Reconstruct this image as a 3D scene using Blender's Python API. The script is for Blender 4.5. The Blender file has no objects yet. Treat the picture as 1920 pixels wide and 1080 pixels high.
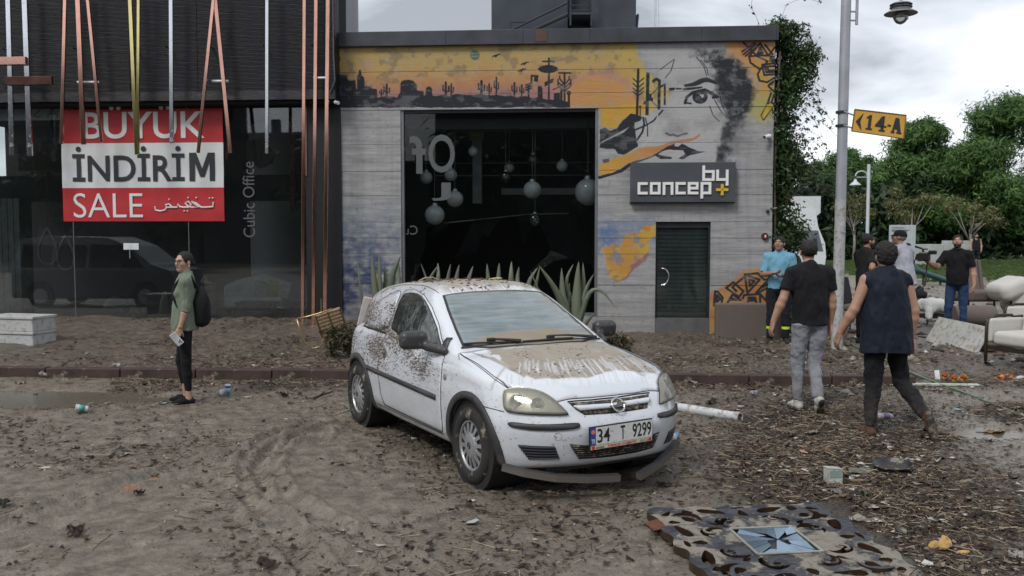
import bpy, bmesh, math, random
import numpy as np
from mathutils import Vector, Matrix, Euler
random.seed(7); np.random.seed(7)
S = bpy.context.scene
C = S.collection
rad = math.radians
# ------------------------------------------------------------------ camera
CAM_H, PITCH, FPX = 1.85, 0.0588, 1680.0
cd = bpy.data.cameras.new('camera'); cam = bpy.data.objects.new('camera', cd); C.objects.link(cam)
cam.location = (0, 0, CAM_H); cam.rotation_euler = (math.pi/2-PITCH, 0, 0)
cd.sensor_width = 36; cd.lens = FPX/1920*36; cd.clip_start = .1; cd.clip_end = 3000
cd.dof.use_dof = True; cd.dof.focus_distance = 7.6; cd.dof.aperture_fstop = 4.0
S.camera = cam
# ------------------------------------------------------------------ world, sun, exposure
SUN_EL, SUN_ROT = rad(48), rad(215)
W = bpy.data.worlds.new('World'); S.world = W; W.use_nodes = True
def build_world():
 t = W.node_tree; n = t.nodes; l = t.links; n.clear()
 out = n.new('ShaderNodeOutputWorld'); bg = n.new('ShaderNodeBackground')
 sky = n.new('ShaderNodeTexSky'); sky.sky_type = 'NISHITA'; sky.sun_disc = False
 sky.sun_elevation = SUN_EL; sky.sun_rotation = SUN_ROT
 tc = n.new('ShaderNodeTexCoord')
 sep = n.new('ShaderNodeSeparateXYZ'); l.new(tc.outputs['Generated'], sep.inputs[0])
 ad = n.new('ShaderNodeMath'); ad.operation = 'ADD'; l.new(sep.outputs[2], ad.inputs[0]); ad.inputs[1].default_value = .16
 mx = n.new('ShaderNodeMath'); mx.operation = 'MAXIMUM'; l.new(ad.outputs[0], mx.inputs[0]); mx.inputs[1].default_value = .05
 dx = n.new('ShaderNodeMath'); dx.operation = 'DIVIDE'; l.new(sep.outputs[0], dx.inputs[0]); l.new(mx.outputs[0], dx.inputs[1])
 dy = n.new('ShaderNodeMath'); dy.operation = 'DIVIDE'; l.new(sep.outputs[1], dy.inputs[0]); l.new(mx.outputs[0], dy.inputs[1])
 cb = n.new('ShaderNodeCombineXYZ'); l.new(dx.outputs[0], cb.inputs[0]); l.new(dy.outputs[0], cb.inputs[1])
 mp = n.new('ShaderNodeMapping'); l.new(cb.outputs[0], mp.inputs[0]); mp.inputs['Location'].default_value = (3.3, 1.9, 0)
 n1 = n.new('ShaderNodeTexNoise'); n1.inputs['Scale'].default_value = .75; n1.inputs['Detail'].default_value = 7; n1.inputs['Roughness'].default_value = .52
 n1.inputs['Distortion'].default_value = .35
 l.new(mp.outputs[0], n1.inputs['Vector'])
 r = n.new('ShaderNodeValToRGB'); l.new(n1.outputs[0], r.inputs[0])
 e = r.color_ramp.elements; e[0].position = .38; e[0].color = (2.6, 2.75, 3.0, 1); e[1].position = .63; e[1].color = (7.3, 7.45, 7.7, 1)
 m = e = r.color_ramp.elements.new(.48); m.color = (4.7, 4.9, 5.25, 1)
 mix = n.new('ShaderNodeMixRGB'); mix.inputs[0].default_value = .93
 l.new(sky.outputs[0], mix.inputs[1]); l.new(r.outputs[0], mix.inputs[2])
 l.new(mix.outputs[0], bg.inputs[0]); bg.inputs[1].default_value = .1
 l.new(bg.outputs[0], out.inputs[0])
build_world()
sd = bpy.data.lights.new('sun', 'SUN'); sd.energy = 1.15; sd.angle = rad(14); sd.color = (1, .97, .92)
so = bpy.data.objects.new('sun', sd); C.objects.link(so)
so.rotation_euler = (rad(90)-SUN_EL, 0, rad(180)-SUN_ROT); so.location = (0, 0, 30)
S.view_settings.view_transform = 'Standard'; S.view_settings.look = 'None'; S.view_settings.exposure = 0.80; S.view_settings.gamma = 1
S.view_settings.use_curve_mapping = False
S.render.engine = 'CYCLES'; S.cycles.max_bounces = 8; S.cycles.use_denoising = True
S.cycles.transparent_max_bounces = 24
# ------------------------------------------------------------------ helpers: pixels of the photo (1920x1080) to rays
cP, sP = math.cos(PITCH), math.sin(PITCH)
def ray(px, py):
 x = (px-960)/FPX; u = -(py-540)/FPX
 return np.array([x, cP+u*sP, -sP+u*cP])
def gpt(px, py, z=0.):
 """point of the horizontal plane at height z seen at a photo pixel"""
 d = ray(px, py); t = (z-CAM_H)/d[2]
 return np.array([d[0]*t, d[1]*t, z])
def dpt(px, py, y):
 d = ray(px, py); t = y/d[1]
 return np.array([d[0]*t, y, CAM_H+d[2]*t])
# ------------------------------------------------------------------ noise in numpy
_rng = np.random.RandomState(3); _T = _rng.rand(65536).astype(np.float32)
def vnoise(p):
 p = np.asarray(p, np.float32); i = np.floor(p).astype(np.int64); f = p-i; f = f*f*(3-2*f)
 def h(a, b, c): return _T[((a*73856093) ^ (b*19349663) ^ (c*83492791)) & 65535]
 x, y, z = i[..., 0], i[..., 1], i[..., 2]; fx, fy, fz = f[..., 0], f[..., 1], f[..., 2]
 r = 0
 for a in (0, 1):
  for b in (0, 1):
   for c in (0, 1):
    r = r+h(x+a, y+b, z+c)*(fx if a else 1-fx)*(fy if b else 1-fy)*(fz if c else 1-fz)
 return r*2-1
def fbm(p, o=4, g=.5):
 p = np.asarray(p, np.float32); r = 0; a = 1
 for k in range(o): r = r+a*vnoise(p+k*17.3); p = p*2.03; a *= g
 return r
def fb2(x, y, s=1., o=4, g=.5, z=0.):
 return fbm(np.stack([np.asarray(x, float)*s, np.asarray(y, float)*s, np.full(np.shape(x), z, float)], -1), o, g)
def sstep(a, b, x): t = np.clip((x-a)/(b-a), 0, 1); return t*t*(3-2*t)
# ------------------------------------------------------------------ meshes and objects
def fast_mesh(name, V, F, smooth=True):
 V = np.asarray(V, np.float32); F = np.asarray(F, np.int32); m = bpy.data.meshes.new(name)
 m.vertices.add(len(V)); m.vertices.foreach_set('co', V.ravel())
 k = F.shape[1]; m.loops.add(F.size); m.loops.foreach_set('vertex_index', F.ravel())
 m.polygons.add(len(F)); m.polygons.foreach_set('loop_start', np.arange(0, F.size, k, dtype=np.int32))
 m.polygons.foreach_set('loop_total', np.full(len(F), k, np.int32))
 if smooth: m.polygons.foreach_set('use_smooth', np.ones(len(F), bool))
 m.update(calc_edges=True); return m
def link(name, me, mat=None, parent=None, loc=None, rot=None):
 o = bpy.data.objects.new(name, me); C.objects.link(o)
 if mat is not None and me is not None:
  me.materials.clear()
  for q in (mat if isinstance(mat, (list, tuple)) else [mat]): me.materials.append(q)
 if parent: o.parent = parent
 if loc is not None: o.location = loc
 if rot is not None: o.rotation_euler = rot
 return o
def tag(o, label=None, cat=None, group=None, kind=None):
 if label: o['label'] = label
 if cat: o['category'] = cat
 if group: o['group'] = group
 if kind: o['kind'] = kind
 return o
def thing(name, label, cat, loc=(0, 0, 0), rz=0., group=None, rot=None):
 o = bpy.data.objects.new(name, None); C.objects.link(o); o.empty_display_size = .1
 o.location = loc; o.rotation_euler = rot if rot is not None else (0, 0, rz)
 return tag(o, label, cat, group)
def kids(o): return [c for c in bpy.data.objects if c.parent == o]
def copy_tree(o, parent=None, depth=0):
 c = o.copy(); C.objects.link(c)
 if parent: c.parent = parent
 for k in kids(o): copy_tree(k, c, depth+1)
 return c
class MB:
 """collects simple shapes in one mesh"""
 def __init__(s): s.b = bmesh.new()
 def _x(s, vs, M):
  if M is not None: bmesh.ops.transform(s.b, matrix=M, verts=vs)
  return vs
 def box(s, c, d, rot=None, bev=0., M=None):
  m = Matrix.Translation(c) @ (Euler(rot).to_matrix().to_4x4() if rot else Matrix()) @ Matrix.Diagonal((d[0], d[1], d[2], 1))
  if M is not None: m = M @ m
  r = bmesh.ops.create_cube(s.b, size=1, matrix=m)
  if bev:
   ed = list({e for v in r['verts'] for e in v.link_edges})
   bmesh.ops.bevel(s.b, geom=ed, offset=bev, segments=2, affect='EDGES', profile=.5)
  return s
 def bx(s, x0, x1, y0, y1, z0, z1, bev=0.):
  return s.box(((x0+x1)/2, (y0+y1)/2, (z0+z1)/2), (abs(x1-x0), abs(y1-y0), abs(z1-z0)), bev=bev)
 def cyl(s, a, b, r, r2=None, n=16, cap=True):
  a = Vector(a); b = Vector(b); d = b-a
  if d.length < 1e-6: return s
  m = Matrix.Translation((a+b)/2) @ d.to_track_quat('Z', 'Y').to_matrix().to_4x4()
  bmesh.ops.create_cone(s.b, cap_ends=cap, segments=n, radius1=r, radius2=r if r2 is None else r2, depth=d.length, matrix=m); return s
 def ball(s, c, r, n=16, sc=(1, 1, 1), rot=None):
  m = Matrix.Translation(c) @ (Euler(rot).to_matrix().to_4x4() if rot else Matrix()) @ Matrix.Diagonal((*sc, 1))
  bmesh.ops.create_uvsphere(s.b, u_segments=n, v_segments=max(6, n//2+2), radius=r, matrix=m); return s
 def tube(s, pts, r, n=8, closed=False, r2=None):
  P = [Vector(p) for p in pts]; N = len(P); rings = []; up = None
  for i, p in enumerate(P):
   if closed: t = P[(i+1) % N]-P[i-1]
   else: t = P[min(i+1, N-1)]-P[max(i-1, 0)]
   t = t.normalized() if t.length > 1e-9 else Vector((0, 0, 1))
   if up is None: up = t.orthogonal().normalized()
   up = (up-t*up.dot(t)); up = up.normalized() if up.length > 1e-6 else t.orthogonal().normalized()
   sd_ = t.cross(up); rr = r if r2 is None else r+(r2-r)*i/max(1, N-1)
   if isinstance(r, (list, tuple)): rr = r[i]
   rings.append([s.b.verts.new(p+up*math.cos(a)*rr+sd_*math.sin(a)*rr) for a in [2*math.pi*k/n for k in range(n)]])
  rg = range(N if closed else N-1)
  for i in rg:
   A = rings[i]; B = rings[(i+1) % N]
   for k in range(n): s.b.faces.new((A[k], A[(k+1) % n], B[(k+1) % n], B[k]))
  if not closed: s.b.faces.new(rings[0][::-1]); s.b.faces.new(rings[-1])
  return s
 def lathe(s, prof, n=24, c=(0, 0, 0), M=None):
  rings = []
  for (r, z) in prof:
   rings.append([s.b.verts.new(Vector((c[0]+r*math.cos(a), c[1]+r*math.sin(a), c[2]+z))) for a in [2*math.pi*k/n for k in range(n)]])
  for A, B in zip(rings, rings[1:]):
   for k in range(n): s.b.faces.new((A[k], A[(k+1) % n], B[(k+1) % n], B[k]))
  if prof[0][0] > 1e-4: s.b.faces.new(rings[0][::-1])
  if prof[-1][0] > 1e-4: s.b.faces.new(rings[-1])
  if M is not None: bmesh.ops.transform(s.b, matrix=M, verts=[v for r_ in rings for v in r_])
  return s
 def prism(s, poly, y0, y1, ax='y'):
  """polygon of (a,b) extruded: ax y -> (a,y,b); ax z -> (a,b,z); ax x -> (x,a,b)"""
  f = {'y': lambda a, b, t: (a, t, b), 'z': lambda a, b, t: (a, b, t), 'x': lambda a, b, t: (t, a, b)}[ax]
  A = [s.b.verts.new(f(a, b, y0)) for a, b in poly]; B = [s.b.verts.new(f(a, b, y1)) for a, b in poly]
  n = len(poly); s.b.faces.new(A); s.b.faces.new(B[::-1])
  for i in range(n): s.b.faces.new((A[i], B[i], B[(i+1) % n], A[(i+1) % n]))
  return s
 def poly(s, pts):
  s.b.faces.new([s.b.verts.new(p) for p in pts]); return s
 def done(s, name, mat=None, parent=None, smooth=False, loc=None, rot=None, jit=0., sub=0, auto=None):
  if sub: bmesh.ops.subdivide_edges(s.b, edges=s.b.edges[:], cuts=sub, use_grid_fill=True)
  bmesh.ops.recalc_face_normals(s.b, faces=s.b.faces[:])
  if jit:
   for v in s.b.verts: v.co += Vector((random.gauss(0, jit), random.gauss(0, jit), random.gauss(0, jit)))
  me = bpy.data.meshes.new(name); s.b.to_mesh(me); s.b.free()
  if smooth:
   for p in me.polygons: p.use_smooth = True
   if auto is not None:
    try: me.set_sharp_from_angle(angle=rad(auto))
    except Exception: pass
  return link(name, me, mat, parent, loc, rot)
# ------------------------------------------------------------------ signed distance toolkit (smooth bodies)
class Field:
 def __init__(s, lo, hi, h):
  s.lo = np.array(lo, float); s.h = h; s.n = np.ceil((np.array(hi)-s.lo)/h).astype(int)+1
  s.F = np.full(s.n, 1., np.float32)
 def sub(s, lo, hi):
  a = np.clip(np.floor((np.array(lo)-s.lo)/s.h).astype(int), 0, s.n); b = np.clip(np.ceil((np.array(hi)-s.lo)/s.h).astype(int)+1, 0, s.n)
  if (b <= a).any(): return None
  g = np.meshgrid(*[s.lo[i]+s.h*np.arange(a[i], b[i]) for i in range(3)], indexing='ij')
  return (slice(a[0], b[0]), slice(a[1], b[1]), slice(a[2], b[2])), np.stack(g, -1)
 def put(s, fn, lo, hi, k=.02, cut=False, m=None):
  m = max(k, 3*s.h) if m is None else m
  q = s.sub(np.array(lo)-m, np.array(hi)+m)
  if q is None: return
  sl, P = q; d = fn(P).astype(np.float32); A = s.F[sl]
  if cut: d = -d; h = np.clip(k-np.abs(A-d), 0, None)/max(k, 1e-6); s.F[sl] = np.maximum(A, d)+h*h*k/4
  else: h = np.clip(k-np.abs(A-d), 0, None)/max(k, 1e-6); s.F[sl] = np.minimum(A, d)-h*h*k/4
 def cone(s, a, b, ra, rb=None, k=.02, flat=None, fs=1., end=None, start=None, cut=False):
  """rounded cone a->b; flat: axis along which it is scaled by fs; end/start: flat cut that far past b / before a"""
  a = np.array(a, float); b = np.array(b, float); rb = ra if rb is None else rb
  R = max(ra, rb)*max(1, fs)+.002
  def fn(P):
   A, B, Q = a, b, P
   if flat is not None:
    nn = np.array(flat, float); nn /= np.linalg.norm(nn); g = 1/fs-1
    A = a+g*(a@nn)*nn; B = b+g*(b@nn)*nn; Q = P+g*(P@nn)[..., None]*nn
   BA = B-A; L2 = max(BA@BA, 1e-9); t = np.clip(((Q-A)@BA)/L2, 0, 1)
   d = np.linalg.norm(Q-A-t[..., None]*BA, axis=-1)-(ra+(rb-ra)*t)
   if flat is not None: d = d*min(1, fs)
   D = b-a; D = D/max(np.linalg.norm(D), 1e-9)
   if end is not None: d = np.maximum(d, (P-b)@D-end)
   if start is not None: d = np.maximum(d, -((P-a)@D)-start)
   return d
  s.put(fn, np.minimum(a, b)-R, np.maximum(a, b)+R, k, cut); return s
 def ell(s, c, r, rot=None, k=.02, cut=False):
  c = np.array(c, float); r = np.array(r, float)
  Rm = np.array(Euler(rot).to_matrix()) if rot else np.eye(3); mx = r.max()
  def fn(P):
   q = (P-c)@Rm; k0 = np.linalg.norm(q/r, axis=-1); k1 = np.linalg.norm(q/(r*r), axis=-1)
   return k0*(k0-1)/np.maximum(k1, 1e-6)
  s.put(fn, c-mx, c+mx, k, cut); return s
 def rbox(s, c, d, rr, rot=None, k=.01, cut=False):
  c = np.array(c, float); hd = np.array(d, float)/2-rr; Rm = np.array(Euler(rot).to_matrix()) if rot else np.eye(3); mx = np.linalg.norm(np.array(d)/2)
  def fn(P):
   q = np.abs((P-c)@Rm)-hd
   return np.linalg.norm(np.maximum(q, 0), axis=-1)+np.minimum(q.max(-1), 0)-rr
  s.put(fn, c-mx, c+mx, k, cut); return s
 def mesh(s, name, disp=None):
  V, Q = nets(s.F, s.lo, s.h)
  if len(V) == 0: return bpy.data.meshes.new(name)
  if disp is not None:
   g = grad_at(s, V); V = V+g*disp(V)[:, None]
  return fast_mesh(name, V, Q)
def grad_at(s, V):
 F = s.F; i = np.clip(np.round((V-s.lo)/s.h).astype(int), 1, np.array(F.shape)-2); x, y, z = i.T
 g = np.stack([F[x+1, y, z]-F[x-1, y, z], F[x, y+1, z]-F[x, y-1, z], F[x, y, z+1]-F[x, y, z-1]], 1)
 return g/np.maximum(np.linalg.norm(g, axis=1), 1e-9)[:, None]
def nets(F, lo, h):
 s = F < 0; n = F.shape
 c = np.zeros((n[0]-1, n[1]-1, n[2]-1), np.int8)
 for a in (0, 1):
  for b in (0, 1):
   for d in (0, 1): c += s[a:n[0]-1+a, b:n[1]-1+b, d:n[2]-1+d]
 act = (c > 0) & (c < 8); I = np.argwhere(act); idx = np.full(c.shape, -1, np.int64); idx[act] = np.arange(len(I))
 P = np.zeros((len(I), 3)); W_ = np.zeros(len(I)); co = [(a, b, d) for a in (0, 1) for b in (0, 1) for d in (0, 1)]
 for i0, A in enumerate(co):
  for B in co[i0+1:]:
   if sum(abs(A[k]-B[k]) for k in range(3)) != 1: continue
   fa = F[I[:, 0]+A[0], I[:, 1]+A[1], I[:, 2]+A[2]]; fb_ = F[I[:, 0]+B[0], I[:, 1]+B[1], I[:, 2]+B[2]]
   m = (fa < 0) != (fb_ < 0); t = np.where(m, fa/np.where(m, fa-fb_, 1), 0)
   P += np.where(m[:, None], np.array(A)+t[:, None]*(np.array(B)-np.array(A)), 0); W_ += m
 V = lo+h*(I+P/np.maximum(W_, 1)[:, None]); Q = []
 for ax in range(3):
  u, v = (ax+1) % 3, (ax+2) % 3
  sl0 = [slice(None)]*3; sl1 = [slice(None)]*3; sl0[ax] = slice(0, n[ax]-1); sl1[ax] = slice(1, n[ax])
  a = s[tuple(sl0)]; b = s[tuple(sl1)]; E = np.argwhere(a != b)
  E = E[(E[:, u] > 0) & (E[:, u] < n[u]-1) & (E[:, v] > 0) & (E[:, v] < n[v]-1)]
  if not len(E): continue
  def g(du, dv):
   e = E.copy(); e[:, u] -= du; e[:, v] -= dv; return idx[e[:, 0], e[:, 1], e[:, 2]]
  q = np.stack([g(1, 1), g(0, 1), g(0, 0), g(1, 0)], 1); ins = a[tuple(E.T)]
  q[~ins] = q[~ins][:, ::-1]; Q.append(q)
 return V, (np.concatenate(Q) if Q else np.zeros((0, 4), int))
# ------------------------------------------------------------------ materials
class NT:
 def __init__(s, name):
  s.m = bpy.data.materials.new(name); s.m.use_nodes = True; s.t = s.m.node_tree; s.n = s.t.nodes; s.l = s.t.links
  s.p = s.n['Principled BSDF']; s.out = s.n['Material Output']
 def new(s, typ, **kw):
  o = s.n.new(typ)
  for k, v in kw.items(): setattr(o, k, v)
  return o
 def set(s, sock, v):
  if hasattr(v, 'is_output') or isinstance(v, bpy.types.NodeSocket): s.l.new(v, sock)
  elif isinstance(v, (tuple, list)) and sock.type == 'RGBA' and len(v) == 3: sock.default_value = (*v, 1)
  else: sock.default_value = v
 def coord(s, which='Object', scale=(1, 1, 1), loc=(0, 0, 0), rot=(0, 0, 0)):
  tc = s.new('ShaderNodeTexCoord'); mp = s.new('ShaderNodeMapping'); s.l.new(tc.outputs[which], mp.inputs[0])
  mp.inputs['Scale'].default_value = scale if isinstance(scale, (tuple, list)) else (scale,)*3
  mp.inputs['Location'].default_value = loc; mp.inputs['Rotation'].default_value = rot; return mp.outputs[0]
 def noise(s, v, sc=5., det=4., rough=.55, dist=0., col=False):
  o = s.new('ShaderNodeTexNoise'); s.l.new(v, o.inputs['Vector']); o.inputs['Scale'].default_value = sc
  o.inputs['Detail'].default_value = det; o.inputs['Roughness'].default_value = rough; o.inputs['Distortion'].default_value = dist
  return o.outputs[1 if col else 0]
 def voro(s, v, sc=5., feat='F1', rnd=1.):
  o = s.new('ShaderNodeTexVoronoi'); o.feature = feat; s.l.new(v, o.inputs['Vector']); o.inputs['Scale'].default_value = sc; o.inputs['Randomness'].default_value = rnd
  return o.outputs[0]
 def ramp(s, f, stops):
  o = s.new('ShaderNodeValToRGB'); s.l.new(f, o.inputs[0]); e = o.color_ramp.elements
  while len(e) < len(stops): e.new(.5)
  for i, (p, c_) in enumerate(stops):
   e[i].position = p; e[i].color = (c_, c_, c_, 1) if not isinstance(c_, (tuple, list)) else (*c_[:3], 1)
  return o.outputs[0]
 def math(s, op, a, b=0., c=0., clamp=False):
  o = s.new('ShaderNodeMath'); o.operation = op; o.use_clamp = clamp; s.set(o.inputs[0], a); s.set(o.inputs[1], b); s.set(o.inputs[2], c); return o.outputs[0]
 def mix(s, f, a, b, mode='MIX'):
  o = s.new('ShaderNodeMixRGB'); o.blend_type = mode; s.set(o.inputs[0], f); s.set(o.inputs[1], a); s.set(o.inputs[2], b); return o.outputs[0]
 def sep(s, v): o = s.new('ShaderNodeSeparateXYZ'); s.l.new(v, o.inputs[0]); return o.outputs
 def bump(s, h, st=.3, d=.02, nrm=None):
  o = s.new('ShaderNodeBump'); s.l.new(h, o.inputs['Height']); s.set(o.inputs['Strength'], st); o.inputs['Distance'].default_value = d
  if nrm: s.l.new(nrm, o.inputs['Normal'])
  return o.outputs[0]
 def pr(s, **kw):
  nm = {'col': 'Base Color', 'rough': 'Roughness', 'metal': 'Metallic', 'nrm': 'Normal', 'spec': 'Specular IOR Level', 'coat': 'Coat Weight', 'crough': 'Coat Roughness',
   'emit': 'Emission Color', 'es': 'Emission Strength', 'trans': 'Transmission Weight', 'alpha': 'Alpha', 'ior': 'IOR', 'sheen': 'Sheen Weight', 'sss': 'Subsurface Weight'}
  for k, v in kw.items(): s.set(s.p.inputs[nm[k]], v)
  return s.m
MUD = (.165, .135, .105); MUDL = (.33, .285, .225)
_mc = {}
def mat(name, col, rough=.7, metal=0., var=.2, vs=6., bump=.0, bs=40., mud=0., ms=7., mudz=None, spec=.5, coat=0., stretch=(1, 1, 1), sheen=0.):
 """general material: base colour with mottling, grain relief and optional dried mud (more of it low down)"""
 if name in _mc: return _mc[name]
 t = NT(name); co = t.coord('Object', stretch); n = t.noise(co, vs, 5)
 d = tuple(max(0, c_*(1-var)) for c_ in col); b = tuple(min(1, c_*(1+var)) for c_ in col)
 c = t.mix(t.ramp(n, [(.3, 0.), (.7, 1.)]), d, b); r = rough
 if mud > 0:
  m1 = t.noise(t.coord('Object', (1, 1, 1), (3, 1, 2)), ms, 8, .7)
  f = t.ramp(m1, [(max(.02, .62-mud*.35), 0.), (.70-mud*.25, 1.)])
  if mudz is not None:
   z = t.sep(t.coord('Object'))[2]
   zz = t.math('SUBTRACT', 1., t.math('DIVIDE', z, mudz), clamp=True)
   f = t.math('MULTIPLY', f, zz, clamp=True); f = t.math('MULTIPLY', f, 1.6, clamp=True)
  c = t.mix(f, c, t.mix(t.noise(co, 30, 3), MUD, MUDL)); r = t.math('ADD', t.math('MULTIPLY', f, .75-rough), rough)
 kw = dict(col=c, rough=r, metal=metal, spec=spec)
 if coat: kw['coat'] = coat
 if sheen: kw['sheen'] = sheen
 if bump: kw['nrm'] = t.bump(t.noise(co, bs, 5, .6), bump, .01)
 _mc[name] = t.pr(**kw); return _mc[name]
def image_from(name, A):
 """numpy RGBA (h,w,4), row 0 at the bottom -> a generated image datablock"""
 A = np.array(A, np.float32); c = np.clip(A[..., :3], 0, 1); A[..., :3] = np.where(c <= .0031308, c*12.92, 1.055*c**(1/2.4)-.055)
 h, w = A.shape[:2]; im = bpy.data.images.new(name, w, h, alpha=True, float_buffer=False)
 im.pixels.foreach_set(np.ascontiguousarray(A, np.float32).ravel()); im.update(); im.pack(); return im
class Canvas:
 """paint on a flat plane in metres (u right, v up)"""
 def __init__(s, u0, u1, v0, v1, res):
  s.u0, s.v0, s.res = u0, v0, res; s.w = int((u1-u0)*res); s.hh = int((v1-v0)*res)
  s.A = np.zeros((s.hh, s.w, 4), np.float32)
  s.U, s.V = np.meshgrid(u0+(np.arange(s.w)+.5)/res, v0+(np.arange(s.hh)+.5)/res)
 def mask(s, P, soft=0., wob=0.):
  P = np.asarray(P, float); pad = max(soft, wob)*1.2+2/s.res
  i0 = max(0, int((P[:, 0].min()-pad-s.u0)*s.res)); i1 = min(s.w, int((P[:, 0].max()+pad-s.u0)*s.res)+1)
  j0 = max(0, int((P[:, 1].min()-pad-s.v0)*s.res)); j1 = min(s.hh, int((P[:, 1].max()+pad-s.v0)*s.res)+1)
  if i1 <= i0 or j1 <= j0: return None
  U = s.U[j0:j1, i0:i1]; V = s.V[j0:j1, i0:i1]
  if wob: U = U+wob*fb2(U, V, 12, 3); V = V+wob*fb2(U, V, 12, 3, z=9.)
  ins = np.zeros(U.shape, bool); dist = np.full(U.shape, 9.); n = len(P)
  for k in range(n):
   a, b = P[k], P[(k+1) % n]; e = b-a
   c = ((a[1] > V) != (b[1] > V))
   with np.errstate(all='ignore'): x = (b[0]-a[0])*(V-a[1])/(b[1]-a[1] if b[1] != a[1] else 1e-9)+a[0]
   ins ^= c & (U < x)
   t = np.clip(((U-a[0])*e[0]+(V-a[1])*e[1])/max(e@e, 1e-12), 0, 1)
   dist = np.minimum(dist, np.hypot(U-a[0]-t*e[0], V-a[1]-t*e[1]))
  sg = np.where(ins, dist, -dist); so_ = max(soft, .7/s.res)
  return (slice(j0, j1), slice(i0, i1)), np.clip(.5+sg/(2*so_), 0, 1)
 def stroke_mask(s, P, w, soft=0.):
  P = np.asarray(P, float); pad = w+soft+2/s.res
  i0 = max(0, int((P[:, 0].min()-pad-s.u0)*s.res)); i1 = min(s.w, int((P[:, 0].max()+pad-s.u0)*s.res)+1)
  j0 = max(0, int((P[:, 1].min()-pad-s.v0)*s.res)); j1 = min(s.hh, int((P[:, 1].max()+pad-s.v0)*s.res)+1)
  if i1 <= i0 or j1 <= j0: return None
  U = s.U[j0:j1, i0:i1]; V = s.V[j0:j1, i0:i1]; dist = np.full(U.shape, 9.)
  for a, b in zip(P, P[1:]):
   e = b-a; t = np.clip(((U-a[0])*e[0]+(V-a[1])*e[1])/max(e@e, 1e-12), 0, 1)
   dist = np.minimum(dist, np.hypot(U-a[0]-t*e[0], V-a[1]-t*e[1]))
  so_ = max(soft, .7/s.res); return (slice(j0, j1), slice(i0, i1)), np.clip(.5+(w/2-dist)/(2*so_), 0, 1)
 def paint(s, sm, col, a=1.):
  if sm is None: return
  sl, m = sm; m = (m*a)[..., None]; B = s.A[sl]; col = np.asarray(col, np.float32)
  ao = B[..., 3:]*(1-m)+m; rgb = (B[..., :3]*B[..., 3:]*(1-m)+col[..., :3]*m)/np.maximum(ao, 1e-5)
  s.A[sl] = np.concatenate([rgb, ao], -1)
def srgb(*c): return tuple(((v/255)/12.92 if v/255 <= .04045 else ((v/255+.055)/1.055)**2.4) for v in c)
# ================================================================== GROUND
FA = rad(4.0); FO = np.array([4.49-7.68*math.cos(FA), 15.5+7.68*math.sin(FA)]); FW = 7.68
FU = np.array([math.cos(FA), -math.sin(FA)]); FN = np.array([math.sin(FA), math.cos(FA)])      # right, inward
def fac(px, py, d=0.):
 """photo pixel -> (u, z) on the facade plane d metres behind the front"""
 r = ray(px, py); P0 = FO+FN*d; t = (P0@FN)/(r[:2]@FN); q = r[:2]*t-P0
 return float(q@FU), float(CAM_H+r[2]*t)
def fw(u, d, z=0.): p = FO+FU*u+FN*d; return (float(p[0]), float(p[1]), z)
KA, KB = gpt(30, 708)[:2], gpt(1300, 722)[:2]; KD = (KB-KA)/np.linalg.norm(KB-KA); KN = np.array([-KD[1], KD[0]])
def polydist(x, y, P):
 d = np.full(np.shape(x), 99.)
 for a, b in zip(P, P[1:]):
  e = b-a; t = np.clip(((x-a[0])*e[0]+(y-a[1])*e[1])/(e@e), 0, 1); d = np.minimum(d, np.hypot(x-a[0]-t*e[0], y-a[1]-t*e[1]))
 return d
def gl(*pp): return [gpt(*p)[:2] for p in pp]
TRACK1 = gl((600, 1075), (530, 1000), (478, 930), (470, 870), (510, 820), (600, 790)); TRACK2 = gl((780, 1060), (620, 985), (520, 930), (495, 880), (520, 835), (610, 805))
TRACK3 = gl((0, 985), (160, 930), (330, 880), (470, 845), (600, 815)); TRACK4 = gl((30, 790), (160, 775), (300, 742), (480, 728))
PUDD = [(gpt(60, 745)[:2], (1.75, .62)), (gpt(1850, 810)[:2], (.55, .28))]
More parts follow.
